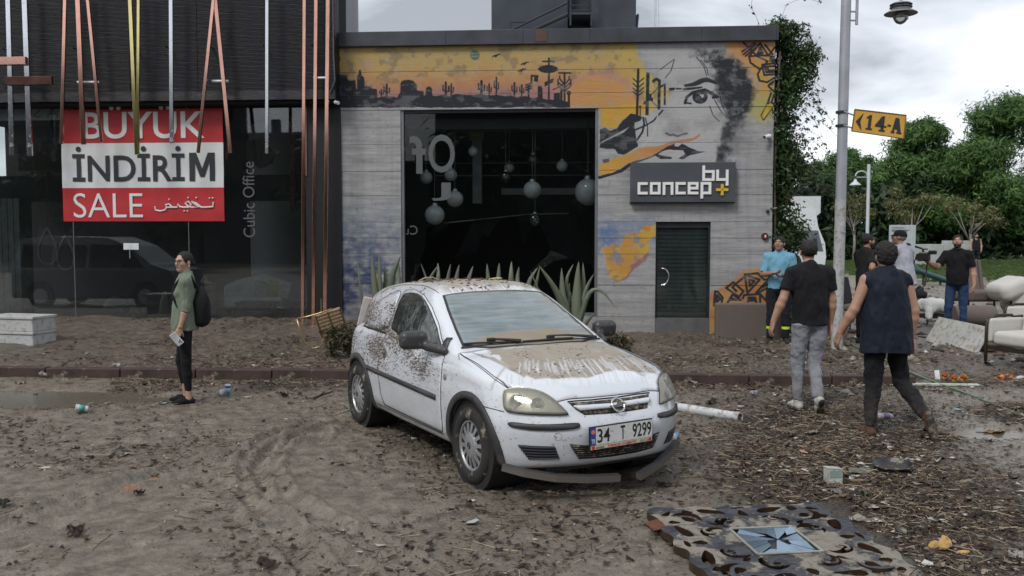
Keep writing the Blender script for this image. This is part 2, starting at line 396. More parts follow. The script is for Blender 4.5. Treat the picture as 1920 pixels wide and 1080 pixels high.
def ground_h(x, y, fine=True):
 x = np.asarray(x, float); y = np.asarray(y, float)
 s = (x-KA[0])*KN[0]+(y-KA[1])*KN[1]
 u = (x-FO[0])*FU[0]+(y-FO[1])*FU[1]; dF = (x-FO[0])*FN[0]+(y-FO[1])*FN[1]
 t = np.clip(s/4.2, 0, 1)
 rise = .10+t*.20*(1-sstep(-1.5, 4.0, u))
 h = rise*np.clip(s/.13, 0, 1)
 right = sstep(3.6, 5.0, x); h = h*(1-right)+right*sstep(-.6, 2.2, s)*.09
 far = sstep(24, 60, y); h = h*(1-far)+far*.0
 if fine:
  near = np.exp(-np.clip(y-22, 0, None)/12)*np.where(y < -3, 0, 1)
  n = .030*fb2(x, y, .55, 3)+.018*fb2(x, y, 2.6, 3, z=4.)+np.where(s > 0, .020, .012)*fb2(x, y, 9, 4, .6, z=8.)
  lit = litter(x, y); n = n+lit*(.014*np.abs(fb2(x, y, 16, 3, .6, z=2.))+.006*fb2(x, y, 38, 2, z=5.))
  n = n*near*np.clip(np.abs(s)/.18, .25, 1)
  for T_, w in ((TRACK1, .10), (TRACK2, .10), (TRACK3, .10), (TRACK4, .09)):
   d = polydist(x, y, T_); a = np.exp(-(d/w)**4); n = n-a*(.026+.008*fb2(x, y, 22, 2))+.036*np.exp(-((d-w*1.35)/(.34*w))**2)
  for c, r in PUDD:
   q = np.hypot((x-c[0])/r[0], (y-c[1])/r[1])+.18*fb2(x, y, 2.2, 3, z=3.); n = n-.05*(1-sstep(.55, 1.25, q))-np.where(q < 1.3, (n+.0)*(1-sstep(.6, 1.2, q))*.6, 0)
  h = h+n+np.where((s > 0) & (u < 9), .05*np.exp(-np.clip(-dF, 0, None)/.5), 0)*(dF < .3)
 v = sstep(33.5, 36, y-.25*(x-20))*sstep(13, 15, x); h = h+v*.12
 return h
def litter(x, y):
 px = 960+x/np.maximum(y, 1)*FPX; py = 440+FPX*CAM_H/np.maximum(y, 1)
 a = sstep(1180, 1480, px+60*fb2(x, y, .9, 3))*(.55+.6*fb2(x, y, 1.1, 3, z=7.))*sstep(660, 740, py)
 a = a*(.30+.75*sstep(-.35, .35, fb2(x, y, 2.1, 4, z=15.))); a2 = .9*np.exp(-((px-1560)/230)**2-((py-860)/150)**2)*1.1+np.exp(-((px-1800)/200)**2-((py-980)/80)**2)*.9
 b = .22*sstep(.2, .65, fb2(x, y, .8, 4, z=11.))*sstep(690, 730, py)
 c = np.exp(-((px-880)/150)**2-((py-800)/70)**2)*.7
 k = np.exp(-((py-725)/16)**2)*.5*(px > 200)
 sw = .62*(py < 708)*(py > 540)*sstep(-.5, .6, fb2(x, y, 1.7, 4, z=2.))
 return np.clip(np.maximum.reduce([a, a2, b, c, k, sw]), 0, 1)
def grid_axis(segs):
 out = [segs[0][0]]
 for a, b, s0, s1 in segs:
  n = max(1, int(round((b-a)/((s0+s1)/2)))); t = (np.arange(1, n+1))/n; r = (s1-s0)/(s0+s1); out += list(a+(b-a)*(t*(1-r)+r*t*t))
 return np.array(out)
def build_ground():
 X = grid_axis([(-700, -60, 120, 20), (-60, -12, 8, .8), (-12, -5.2, .3, .03), (-5.2, 5.6, .0205, .0205), (5.6, 9.5, .03, .06), (9.5, 30, .15, 2), (30, 700, 10, 150)])
 Y = grid_axis([(-300, -20, 60, 8), (-20, 3, 2, .3), (3, 4.6, .2, .02), (4.6, 8, .0125, .024), (8, 13, .024, .04), (13, 17.5, .04, .07), (17.5, 60, .15, 2.5), (60, 900, 10, 200)])
 XX, YY = np.meshgrid(X, Y); Z = ground_h(XX, YY); nx, ny = len(X), len(Y)
 V = np.stack([XX, YY, Z], -1).reshape(-1, 3); i = np.arange(nx*ny).reshape(ny, nx)
 F = np.stack([i[:-1, :-1], i[:-1, 1:], i[1:, 1:], i[1:, :-1]], -1).reshape(-1, 4)
 me = fast_mesh('ground', V, F)
 lit = litter(XX, YY); wet = np.zeros_like(XX)
 for c, r in PUDD:
  q = np.hypot((XX-c[0])/r[0], (YY-c[1])/r[1])+.18*fb2(XX, YY, 2.2, 3, z=3.); wet = np.maximum(wet, 1-sstep(.9, 1.6, q))
 wet = np.maximum(wet, .75*sstep(.0, .5, fb2(XX, YY, .7, 4, z=21.))*sstep(-6, 0, -np.abs(YY-9)+4)*(YY < 11.4))
 rgt = sstep(3.4, 4.6, XX)*sstep(11, 9.5, YY)*sstep(5.2, 6.2, YY); wet = np.maximum(wet, rgt*1.0*sstep(-.5, .1, fb2(XX, YY, 2.0, 4, z=31.)))
 tr = np.zeros_like(XX)
 for T_ in (TRACK1, TRACK2, TRACK3): tr = np.maximum(tr, np.exp(-(polydist(XX, YY, T_)/.12)**2))
 wet = np.maximum(wet, tr)
 bl = gl((232, 918), (300, 893), (430, 857)); br = (polydist(XX, YY, bl) < .075).astype(float)*sstep(-.35, -.1, fb2(XX, YY, 5, 3, z=6.)); 
 br2 = (polydist(XX, YY, gl((330, 888), (372, 873))) < .06).astype(float); br = br*(1-br2*.7)
 u = (XX-FO[0])*FU[0]+(YY-FO[1])*FU[1]; s = (XX-KA[0])*KN[0]+(YY-KA[1])*KN[1]
 side = sstep(-.05, .1, s)*(1-sstep(17, 19, YY)); grass = sstep(33.8, 34.6, YY-.25*(XX-20))*sstep(13.5, 14.5, XX)
 for nm, A in (('litter', lit), ('wet', wet), ('brick', br), ('side', side), ('grass', grass)):
  a = me.attributes.new(nm, 'FLOAT', 'POINT'); a.data.foreach_set('value', A.astype(np.float32).ravel())
 t = NT('mud_ground')
 def at(n): o = t.new('ShaderNodeAttribute'); o.attribute_name = n; return o.outputs['Fac']
 co = t.coord('Object'); n1 = t.noise(co, 1.3, 6, .6); n2 = t.noise(co, 7, 7, .65); n3 = t.noise(co, 42, 5, .65); n4 = t.noise(co, 150, 3, .6)
 silt = t.mix(t.ramp(n2, [(.32, 0.), (.66, 1.)]), (.088, .073, .058), (.275, .238, .190))
 silt = t.mix(t.ramp(n1, [(.3, 0.), (.7, 1.)]), silt, t.mix(.5, silt, (.150, .128, .100)))
 silt = t.mix(t.math('MULTIPLY', t.ramp(n3, [(.54, 0.), (.66, 1.)]), .6), silt, (.045, .034, .026)); silt = t.mix(t.math('MULTIPLY', t.ramp(n4, [(.62, 0.), (.7, 1.)]), .5), silt, (.30, .265, .22))
 dark = t.mix(t.ramp(n3, [(.38, 0.), (.68, 1.)]), (.016, .012, .009), (.095, .070, .052))
 dark = t.mix(t.ramp(n4, [(.6, 0.), (.72, 1.)]), dark, (.20, .16, .125))
 lf = t.math('ADD', at('litter'), t.math('MULTIPLY', t.math('SUBTRACT', n2, .5), 1.1)); lf = t.ramp(lf, [(.22, 0.), (.62, 1.)])
 c = t.mix(lf, silt, dark)
 sw = t.mix(t.ramp(n2, [(.33, 0.), (.7, 1.)]), (.062, .046, .035), (.175, .135, .102)); sw = t.mix(t.ramp(n3, [(.45, 0.), (.7, .8)]), sw, (.045, .033, .025))
 sw = t.mix(t.ramp(n4, [(.64, 0.), (.76, .6)]), sw, (.30, .25, .2))
 c = t.mix(t.math('MULTIPLY', at('side'), .85), c, sw)
 c = t.mix(t.math('MULTIPLY', at('brick'), t.ramp(n2, [(.3, .55), (.6, 1.)])), c, (.34, .155, .085))
 w = t.math('MULTIPLY', at('wet'), t.ramp(n2, [(.3, 1.), (.75, .45)]))
 c = t.mix(t.math('MULTIPLY', w, .30), c, (.070, .060, .047))
 g = t.mix(n2, (.035, .062, .018), (.085, .115, .035)); c = t.mix(at('grass'), c, g)
 base_r = t.math('ADD', .20, t.math('MULTIPLY', t.ramp(n2, [(.3, 0.), (.7, 1.)]), .42))
 r = t.math('MULTIPLY', base_r, t.math('SUBTRACT', 1., t.math('MULTIPLY', w, .68)))
 dr = t.math('SUBTRACT', 1., t.math('MULTIPLY', w, .75)); b = t.bump(n2, t.math('MULTIPLY', dr, .5), .05); b = t.bump(n3, t.math('MULTIPLY', dr, .8), .03, b); b = t.bump(n4, t.math('MULTIPLY', dr, .5), .010, b)
 m = t.pr(col=c, rough=r, nrm=b, spec=.5)
 tag(link('ground', me, m), kind='structure')
 t = NT('muddy_water'); co = t.coord('Object', (1, 1, 1))
 m = t.pr(col=t.mix(t.noise(co, 3, 4), (.10, .086, .066), (.155, .132, .102)), rough=.16, spec=.5, nrm=t.bump(t.noise(co, 9, 3), .08, .01))
 for c, r in PUDD:
  n = 40; P = [(c[0]+r[0]*1.35*math.cos(a), c[1]+r[1]*1.35*math.sin(a), -.018) for a in [2*math.pi*k/n for k in range(n)]]
  tag(MB().poly(P).done('puddle', m), kind='structure')
build_ground()
# kerb: long dark red-brown stones, most of them under mud
def build_kerb():
 m = mat('kerb_stone', (.048, .028, .023), .75, var=.4, vs=5, bump=.6, bs=30, mud=.12, ms=5)
 L = 12.4; base = KA-KD*1.6; s = 0; k = 0; root = thing('kerb', None, None, (0, 0, 0)); tag(root, kind='structure')
 while s < L:
  ln = 1.0; a = base+KD*(s+.004); b = base+KD*(s+ln-.004); q = (a+b)/2+KN*.07
  o = MB().box((0, 0, 0), (ln-.012, .15, .22), bev=.012).done('kerb_stone', m, root)
  o.location = (q[0], q[1], .012+random.uniform(-.006, .006)-(.03 if s > 12 else -.012)); o.rotation_euler = (random.uniform(-.02, .02), random.uniform(-.004, .004), math.atan2(KD[1], KD[0])+random.uniform(-.006, .006))
  s += ln
build_kerb()
# ================================================================== FACADE PAINT (mural) in metres of the wall
def MA(*pts): return [fac(620+x/3.84, 50+y/3.84) for x, y in pts]          # from the wall's left part
def MBp(*pts): return [fac(1080+x/3.857, 50+y/3.857) for x, y in pts]      # right upper part
def MF(*pts): return [fac(1100+x/4.155, 380+y/4.155) for x, y in pts]      # round the door
def paint_mural():
 cv = Canvas(-.02, 7.72, 0, 5.2, 170); U, V = cv.U, cv.V
 n1 = fb2(U, V, 3, 4); n2 = fb2(U, V, 9, 4, z=3.); n3 = fb2(U*.35, V, 22, 3, z=5.)
 dk = (.024, .027, .035)
 zt = fac(1000, 86)[1]; zb = fac(1000, 199)[1]
 band = MA((0, 60), (1930, 60)) + MBp((430, 60), (445, 200), (500, 310), (600, 400), (705, 478), (650, 565), (520, 640), (470, 655), (395, 628), (330, 680), (290, 735), (180, 720), (180, 570)) + MA((0, 578))
 sm = cv.mask(band, .03, .01); sl, m = sm
 t = (V[sl]-zb)/(zt-zb)+.10*n1[sl]+.05*n3[sl]
 st = [(-.3, (.50, .19, .045)), (.0, (.42, .17, .16)), (.16, (.45, .19, .15)), (.36, (.56, .23, .06)), (.62, (.60, .34, .065)), (.85, (.55, .37, .075)), (1.1, (.42, .33, .085))]
 col = np.zeros(t.shape+(3,)); 
 for k in range(3): col[..., k] = np.interp(t, [a for a, _ in st], [b[k] for _, b in st])
 ub = fac(1180, 150)[0]; yel = sstep(ub-.5, ub+.15, U[sl]+.15*n1[sl])[..., None]; col = col*(1-yel)+yel*np.array((.62, .42, .035))
 gr = (sstep(fac(1185, 100)[0], fac(1205, 100)[0], U[sl]+.3*n2[sl])*sstep(fac(0, 125)[1], fac(0, 100)[1], V[sl]))[..., None]*.5; col = col*(1-gr)+gr*np.array((.30, .36, .12))
 scf = (sstep(.25, .75, n2[sl]+.5*n1[sl]-.25*np.abs(t-.75)))[..., None]*.5; col = col*(1-scf)+scf*np.array((.16, .13, .10))
 gy = col.mean(-1, keepdims=True); cv.paint((sl, m), (col*.80+gy*.20)*.92, .93)
 def circ(cx, cy, r, sy=1.): return [fac(cx+r*math.cos(a), cy+r*sy*math.sin(a)) for a in [2*math.pi*k/40 for k in range(40)]]
 def clipz(P, z): return [(u, max(v, z)) for u, v in P]
 cv.paint(cv.mask(clipz(circ(1124, 222, 88), zb-.0), .03, .02), (.46, .23, .22), .5)
 cv.paint(cv.mask(clipz(circ(1122, 224, 80), zb-.0), .03, .02), (.56, .29, .085), .8)
 cv.paint(cv.mask(circ(1124, 190, 30, .7), .06, .05), (.50, .28, .09), .5)
 cv.paint(cv.mask(MBp((185, 575), (560, 560), (560, 590), (470, 655), (395, 628), (330, 680), (290, 735), (180, 720)), .03, .02), (.58, .34, .045), .9)
 sk = MA((-20, 345), (75, 345), (110, 350), (125, 385), (180, 388), (185, 450), (192, 450), (190, 350), (200, 345), (205, 312), (218, 312), (222, 350), (240, 362), (243, 425), (290, 428), (300, 448), (333, 450), (336, 510), (400, 500), (480, 508), (500, 470), (505, 400), (520, 384), (560, 380), (595, 390), (618, 420), (622, 458), (668, 465), (672, 498), (685, 490), (685, 440), (710, 430), (728, 445), (735, 495), (760, 500), (800, 490), (850, 500), (900, 487), (1000, 492), (1060, 485), (1120, 492), (1200, 490), (1240, 500), (1300, 495), (1340, 505), (1400, 500), (1450, 515), (1490, 512), (1560, 528), (1640, 522), (1700, 535), (1718, 545), (1720, 582), (-20, 582))
 cv.paint(cv.mask(sk, 0, .008), dk)
 def stk(P, w, f=MA, c=dk, a=1.): cv.paint(cv.stroke_mask(f(*P), w), c, a)
 def cactus(x, y, h, w=.075):
  g = w*300; stk([(x, y), (x, y-h)], w*.62); stk([(x, y-h*.38), (x-g, y-h*.42), (x-g, y-h*.80)], w*.40); stk([(x, y-h*.30), (x+g, y-h*.34), (x+g, y-h*.70)], w*.40)
 for a in ((365, 500, 48, .045), (403, 500, 82, .065), (828, 500, 98, .065), (868, 500, 90, .05), (1085, 490, 98, .07), (1140, 495, 82, .05), (1192, 490, 125, .05), (1322, 500, 95, .06), (1375, 500, 80, .05)): cactus(*a)
 stk([(1424, 510), (1424, 420), (1445, 400), (1445, 352), (1490, 356)], .035); cv.paint(cv.mask(MA((1465, 352), (1495, 356), (1490, 400), (1462, 392))), dk)
 for y in (420, 438, 455): stk([(1405, y), (1445, y-12)], .03)
 cv.paint(cv.mask(MA((1490, 430), (1512, 425), (1524, 445), (1526, 530), (1490, 530))), dk); cv.paint(cv.mask(MA((1605, 480), (1650, 476), (1650, 535), (1605, 535))), dk)
 cv.paint(cv.mask([fac(620+(1565+74*math.cos(a))/3.84, 50+(305+30*math.sin(a)*abs(math.sin(a))**.3)/3.84) for a in [2*math.pi*k/30 for k in range(30)]]), dk)
 stk([(1570, 228), (1570, 525)], .035); stk([(1525, 250), (1608, 250)], .03); cv.paint(cv.mask(MA((1538, 400), (1606, 370), (1600, 400), (1540, 432))), dk)
 stk([(1683, 332), (1683, 528)], .035); stk([(1642, 333), (1728, 333)], .03)
 for a, b in ((1635, 380), (1648, 355), (1728, 380), (1716, 358), (1636, 405), (1728, 405)): stk([(1683, b+62), (a, b+20), (a, b)], .026)
 stk([(1600, 452), (1650, 432), (1683, 400)], .02); stk([(1714, 478), (1714, 575)], .04); cv.paint(cv.mask(circ(620+1714/3.84, 50+478/3.84, 4.4)), dk); stk([(1660, 460), (1660, 530)], .04)
 cv.paint(cv.mask(circ(620+1038/3.84, 50+205/3.84, 9.2), 0, .004), (.10, .15, .14)); stk([(1012, 215), (1070, 212)], .02, c=(.26, .27, .16)); stk([(1010, 195), (1066, 190)], .014, c=(.26, .27, .16))
 for x, y in ((1190, 208), (1395, 265), (1375, 312)): stk([(x-24, y+8), (x-8, y-2), (x, y+4), (x+10, y-8), (x+28, y-8)], .022); stk([(x-4, y+6), (x+6, y-2)], .035)
 B = MBp
 cv.paint(cv.mask(B((500, 190), (800, 170), (1010, 300), (1090, 620), (1060, 830), (1020, 975), (400, 980), (440, 850), (425, 700), (700, 480)), .12, .03), (.47, .47, .475), .75)
 hair = B((835, 200), (900, 180), (960, 190), (1040, 178), (1130, 215), (1200, 285), (1262, 370), (1300, 450), (1290, 540), (1262, 600), (1205, 680), (1150, 740), (1140, 800), (1112, 860), (1100, 978), (1018, 978), (1036, 900), (1062, 830), (1088, 760), (1097, 680), (1090, 620), (1068, 560), (1040, 500), (1028, 440), (1012, 380), (1008, 310), (975, 250), (925, 215))
 cv.paint(cv.mask(hair, .10, .09), (.06, .065, .075), .8)
 sl, m = cv.mask(hair, .05, .07); n = sstep(-.75, .0, n2[sl]+.4*fb2(U[sl], V[sl], 26, 3)); cv.paint((sl, m*n), dk, .96)
 cv.paint(cv.mask(B((1010, 310), (1060, 300), (1120, 480), (1130, 640), (1110, 780), (1080, 870), (1070, 978), (1018, 978), (1036, 900), (1062, 830), (1088, 760), (1097, 680), (1090, 620), (1068, 560), (1040, 500), (1028, 440), (1012, 380)), .04, .02), dk, .85)
 cv.paint(cv.mask(B((1150, 700), (1230, 690), (1280, 800), (1220, 900), (1140, 940), (1110, 900)), .14, .1), (.16, .16, .165), .55)
 cv.paint(cv.mask(B((775, 420), (840, 404), (900, 374), (945, 366), (990, 384), (1022, 408), (1010, 418), (960, 402), (930, 402), (880, 424), (840, 436), (790, 440))), dk)
 stk([(780, 452), (840, 446), (905, 436)], .045, B); stk([(775, 440), (905, 430), (960, 445)], .012, B, (.45, .45, .45))
 cv.paint(cv.mask(B((800, 500), (850, 470), (930, 462), (1000, 490), (1020, 515), (960, 545), (890, 562), (830, 556), (785, 555)), 0), (.42, .42, .43), .9)
 cv.paint(cv.mask([fac(1080+(895+56*math.cos(a))/3.857, 50+(506+52*math.sin(a))/3.857) for a in [2*math.pi*k/30 for k in range(30)]]), dk)
 cv.paint(cv.mask(B((905, 492), (922, 490), (918, 514), (906, 510))), (.6, .6, .6)); cv.paint(cv.mask(B((895, 488), (902, 486), (903, 500), (896, 500))), (.6, .6, .6))
 stk([(787, 552), (800, 510), (845, 474), (930, 456), (985, 482), (1022, 508), (990, 512)], .05, B); stk([(785, 550), (830, 556)], .03, B); cv.paint(cv.mask(B((930, 456), (985, 474), (1026, 500), (1018, 524), (985, 500), (940, 478))), dk)
 stk([(680, 452), (705, 450)], .05, B); stk([(725, 448), (760, 450)], .03, B)
 for P in ([(610, 310), (660, 270), (710, 235)], [(645, 370), (685, 320), (710, 240)], [(870, 220), (925, 290), (942, 350)], [(900, 240), (945, 300), (955, 350)], [(1035, 480), (1050, 560), (1090, 640)], [(1000, 530), (1040, 600), (1085, 655)], [(965, 575), (990, 640), (1035, 685)]): stk(P, .016, B)
 for P, a in ((((640, 760), (700, 700), (790, 700), (800, 770), (720, 795)), .45), (((860, 700), (960, 660), (1060, 600), (1080, 640), (1000, 720), (900, 740)), .35), (((600, 590), (700, 600), (720, 680), (600, 660)), .3), (((700, 390), (820, 350), (960, 330), (1000, 370), (850, 400), (740, 430)), .35)): cv.paint(cv.mask(B(*P), .09, .05), (.12, .12, .125), a)
 stk([(650, 770), (680, 785), (700, 780), (735, 792), (770, 778), (800, 772)], .035, B, (.06, .06, .065), .8)
 cv.paint(cv.mask(B((600, 905), (640, 872), (700, 856), (735, 866), (765, 845), (815, 870), (870, 895), (935, 902), (880, 916), (820, 934), (765, 960), (735, 955), (785, 922), (770, 895), (720, 890), (650, 892)), 0, .008), dk)
 cv.paint(cv.mask(B((555, 908), (620, 932), (690, 943), (690, 957), (610, 957), (575, 935))), dk)
 stk([(449, 310), (440, 642)], .045, B)
 for y in (375, 410, 445, 470): stk([(412, y), (446, y+32), (488, y-2)], .022, B)
 cv.paint(cv.mask(B((507, 328), (532, 332), (524, 640), (500, 640))), dk); cv.paint(cv.mask(B((528, 485), (545, 485), (545, 515), (558, 515), (555, 540), (525, 535))), dk); cv.paint(cv.mask(B((486, 540), (503, 540), (503, 562), (486, 562))), dk)
 stk([(598, 590), (602, 390), (580, 378), (558, 392)], .05, B); cv.paint(cv.mask([fac(1080+(560+11*math.cos(a))/3.857, 50+(395+11*math.sin(a))/3.857) for a in [k*.63 for k in range(10)]]), dk)
 stk([(640, 560), (641, 418), (610, 435)], .035, B); stk([(548, 490), (598, 430), (640, 420)], .014, B); stk([(524, 520), (590, 580)], .014, B); stk([(463, 580), (463, 645)], .02, B); cv.paint(cv.mask([fac(1080+(463+9*math.cos(a))/3.857, 50+(578+9*math.sin(a))/3.857) for a in [k*.63 for k in range(10)]]), dk)
 cliff = B((170, 742), (210, 726), (245, 752), (300, 735), (330, 682), (395, 628), (440, 640), (478, 655), (462, 682), (420, 690), (428, 750), (440, 850), (447, 868), (340, 928), (300, 922), (280, 888), (170, 876))
 cv.paint(cv.mask(cliff, 0, .01), dk); cv.paint(cv.mask(B((170, 850), (180, 835), (290, 775), (385, 724), (345, 765), (240, 812))), (.33, .34, .35))
 stk([(430, 745), (500, 715), (560, 680), (625, 605)], .03, B); stk([(440, 820), (480, 760), (492, 700), (485, 660)], .035, B); stk([(500, 660), (516, 720), (516, 790)], .02, B); stk([(590, 640), (575, 720), (545, 800), (480, 860)], .018, B, (.5, .5, .5))
 stk([(170, 1090), (330, 1040), (400, 985), (470, 962), (560, 925), (640, 880), (700, 850)], .06, B)
 sw = B((170, 1000), (250, 962), (340, 930), (450, 882), (520, 868), (580, 868), (640, 850), (700, 825), (780, 815), (850, 806), (885, 785), (900, 768), (896, 790), (870, 815), (820, 832), (730, 838), (660, 868), (600, 905), (540, 940), (440, 968), (350, 1005), (280, 1050), (170, 1080))
 sl, m = cv.mask(sw, 0, .01); tt = sstep(fac(1130, 0)[0], fac(1290, 0)[0], U[sl])[..., None]; cv.paint((sl, m), np.array((.56, .32, .06))*(1-tt)+tt*np.array((.46, .20, .10)))
 cv.paint(cv.mask(B((185, 960), (235, 950), (240, 975), (195, 988)), .01, .01), dk, .8)
 geo = B((1080, 100), (1445, 100), (1445, 600), (1350, 685), (1262, 640), (1295, 500), (1300, 400), (1240, 300), (1190, 240), (1100, 180))
 sl, m = cv.mask(geo, .10, .05); tt = sstep(fac(0, 205)[1], fac(0, 130)[1], V[sl]+.2*n1[sl])[..., None]; cv.paint((sl, m), np.array((.42, .38, .09))*(1-tt)+tt*np.array((.56, .27, .06)), .95)
 cv.paint(cv.mask(B((1180, 110), (1330, 110), (1240, 190), (1200, 200)), .05, .03), (.45, .10, .05), .8)
 for P in ([(1210, 115), (1300, 205), (1390, 210), (1330, 120)], [(1330, 120), (1250, 215), (1260, 260), (1330, 310)], [(1312, 195), (1330, 150), (1350, 190), (1312, 195)], [(1250, 215), (1300, 210), (1385, 250), (1330, 310)], [(1330, 310), (1312, 345), (1325, 390), (1380, 402), (1432, 370)], [(1345, 275), (1432, 265)], [(1345, 275), (1360, 350), (1432, 345)], [(1365, 290), (1375, 330), (1430, 328)], [(1385, 300), (1390, 318), (1430, 314)], [(1365, 290), (1430, 285)], [(1395, 420), (1430, 395)], [(1390, 430), (1430, 470)], [(1410, 480), (1370, 590)], [(1430, 490), (1412, 550), (1435, 560)], [(1395, 545), (1340, 640), (1355, 670)], [(1430, 565), (1355, 672)], [(1200, 180), (1290, 120)], [(1210, 200), (1300, 130)], [(1225, 212), (1290, 160)], [(1390, 210), (1435, 150)], [(1365, 130), (1420, 200)]): stk(P, .035, B)
 cv.paint(cv.mask(B((1400, 205), (1440, 215), (1440, 290), (1415, 260), (1395, 250))), dk); cv.paint(cv.mask(B((1315, 185), (1330, 152), (1345, 188))), dk); cv.paint(cv.mask(B((1375, 595), (1395, 575), (1412, 580), (1390, 605))), dk)
 cv.paint(cv.mask(B((1380, 560), (1430, 570), (1355, 670), (1340, 645)), .005), (.6, .42, .05), .7)
 G = MF
 cv.paint(cv.mask(G((80, 150), (500, 145), (530, 300), (330, 250), (230, 330), (80, 360)), .16, .12), (.11, .18, .34), .55)
 cv.paint(cv.mask(G((80, 200), (220, 190), (180, 330), (80, 350)), .10, .10), (.07, .14, .33), .6)
 cv.paint(cv.mask(G((180, 590), (350, 480), (480, 380), (470, 440), (360, 530), (310, 590), (230, 612)), .02, .015), (.30, .10, .09), .8)
 tg = G((120, 352), (240, 320), (250, 350), (290, 270), (340, 228), (400, 240), (450, 178), (540, 172), (540, 262), (485, 292), (480, 375), (450, 415), (350, 470), (325, 560), (240, 600), (178, 588), (150, 450))
 sl, m = cv.mask(tg, .012, .02); cv.paint((sl, m), np.array((.56, .36, .055))*(1-.5*sstep(-.2, .6, n1[sl]))[..., None]+np.array((.52, .18, .04))*(.5*sstep(-.2, .6, n1[sl]))[..., None], .95)
 for P in (((205, 360), (260, 400), (265, 460), (225, 480), (200, 430)), ((370, 265), (415, 275), (400, 320), (360, 300))): cv.paint(cv.mask(G(*P), .01, .02), (.20, .24, .33), .85)
 sl2 = cv.mask(tg, .02, .03); cv.paint((sl2[0], sl2[1]*sstep(.15, .6, n2[sl2[0]])), (.22, .20, .19), .65)
 cv.paint(cv.mask(G((440, 200), (480, 178), (500, 215), (450, 230)), .02, .01), (.58, .22, .03), .9)
 og = G((955, 715), (1010, 690), (1075, 650), (1120, 610), (1200, 560), (1230, 520), (1330, 510), (1380, 560), (1445, 570), (1445, 1030), (955, 1030))
 sl, m = cv.mask(og, .03, .03); k = sstep(-.4, .5, n1[sl])[..., None]; cv.paint((sl, m), np.array((.44, .17, .05))*k+(1-k)*np.array((.50, .27, .08)), .95)
 for P in ([(1000, 690), (990, 800), (1045, 795), (1058, 740), (1020, 695), (1000, 690)], [(1015, 720), (1010, 775), (1040, 750), (1015, 720)], [(1085, 665), (1140, 620), (1220, 690), (1185, 735), (1085, 665)], [(1230, 560), (1345, 600), (1250, 705), (1230, 560)], [(1262, 598), (1305, 612), (1270, 650), (1262, 598)], [(1230, 560), (1330, 550), (1380, 600), (1420, 590)], [(1320, 700), (1420, 590), (1430, 650), (1330, 705)], [(1020, 905), (1135, 715), (1200, 760)], [(1020, 905), (1080, 910)], [(1140, 650), (1230, 575)], [(1215, 745), (1225, 720), (1350, 712), (1400, 770)], [(1350, 712), (1350, 775)], [(1255, 770), (1260, 740), (1310, 740), (1320, 775)], [(1410, 650), (1395, 760)]): stk(P, .04, G)
 cv.paint(cv.mask(G((1118, 655), (1140, 650), (1178, 690), (1160, 700))), dk); cv.paint(cv.mask(G((1345, 655), (1410, 620), (1420, 640), (1350, 680))), dk); cv.paint(cv.mask(G((1130, 735), (1200, 765), (1100, 768))), dk); cv.paint(cv.mask(G((1265, 745), (1310, 745), (1310, 772), (1262, 772))), dk)
 cv.paint(cv.mask(G((990, 950), (1020, 935), (1050, 940), (1078, 925), (1075, 965), (1050, 990), (1000, 985))), dk)
 for P, a, c in ((((8, 215), (430, 200), (430, 420), (8, 420)), .4, (.12, .17, .27)), (((8, 340), (430, 350), (430, 700), (8, 700)), .8, (.055, .085, .165)), (((8, 520), (300, 540), (430, 620), (430, 940), (8, 960)), .9, (.025, .042, .115)), (((40, 215), (150, 225), (140, 290), (40, 290)), .4, (.06, .16, .16))):
  sm = cv.mask([fac(620+x/3.43, 330+y/3.43) for x, y in P], .22, .12)
  if sm: cv.paint((sm[0], sm[1]*np.clip(.65+.5*n2[sm[0]]+.3*n3[sm[0]], 0, 1)), c, a)
 wr = sstep(.28, .75, fb2(U*.5, V, 14, 5, .6, z=9.)); cv.A[..., 3] *= 1-.22*wr
 return image_from('mural_paint', cv.A)
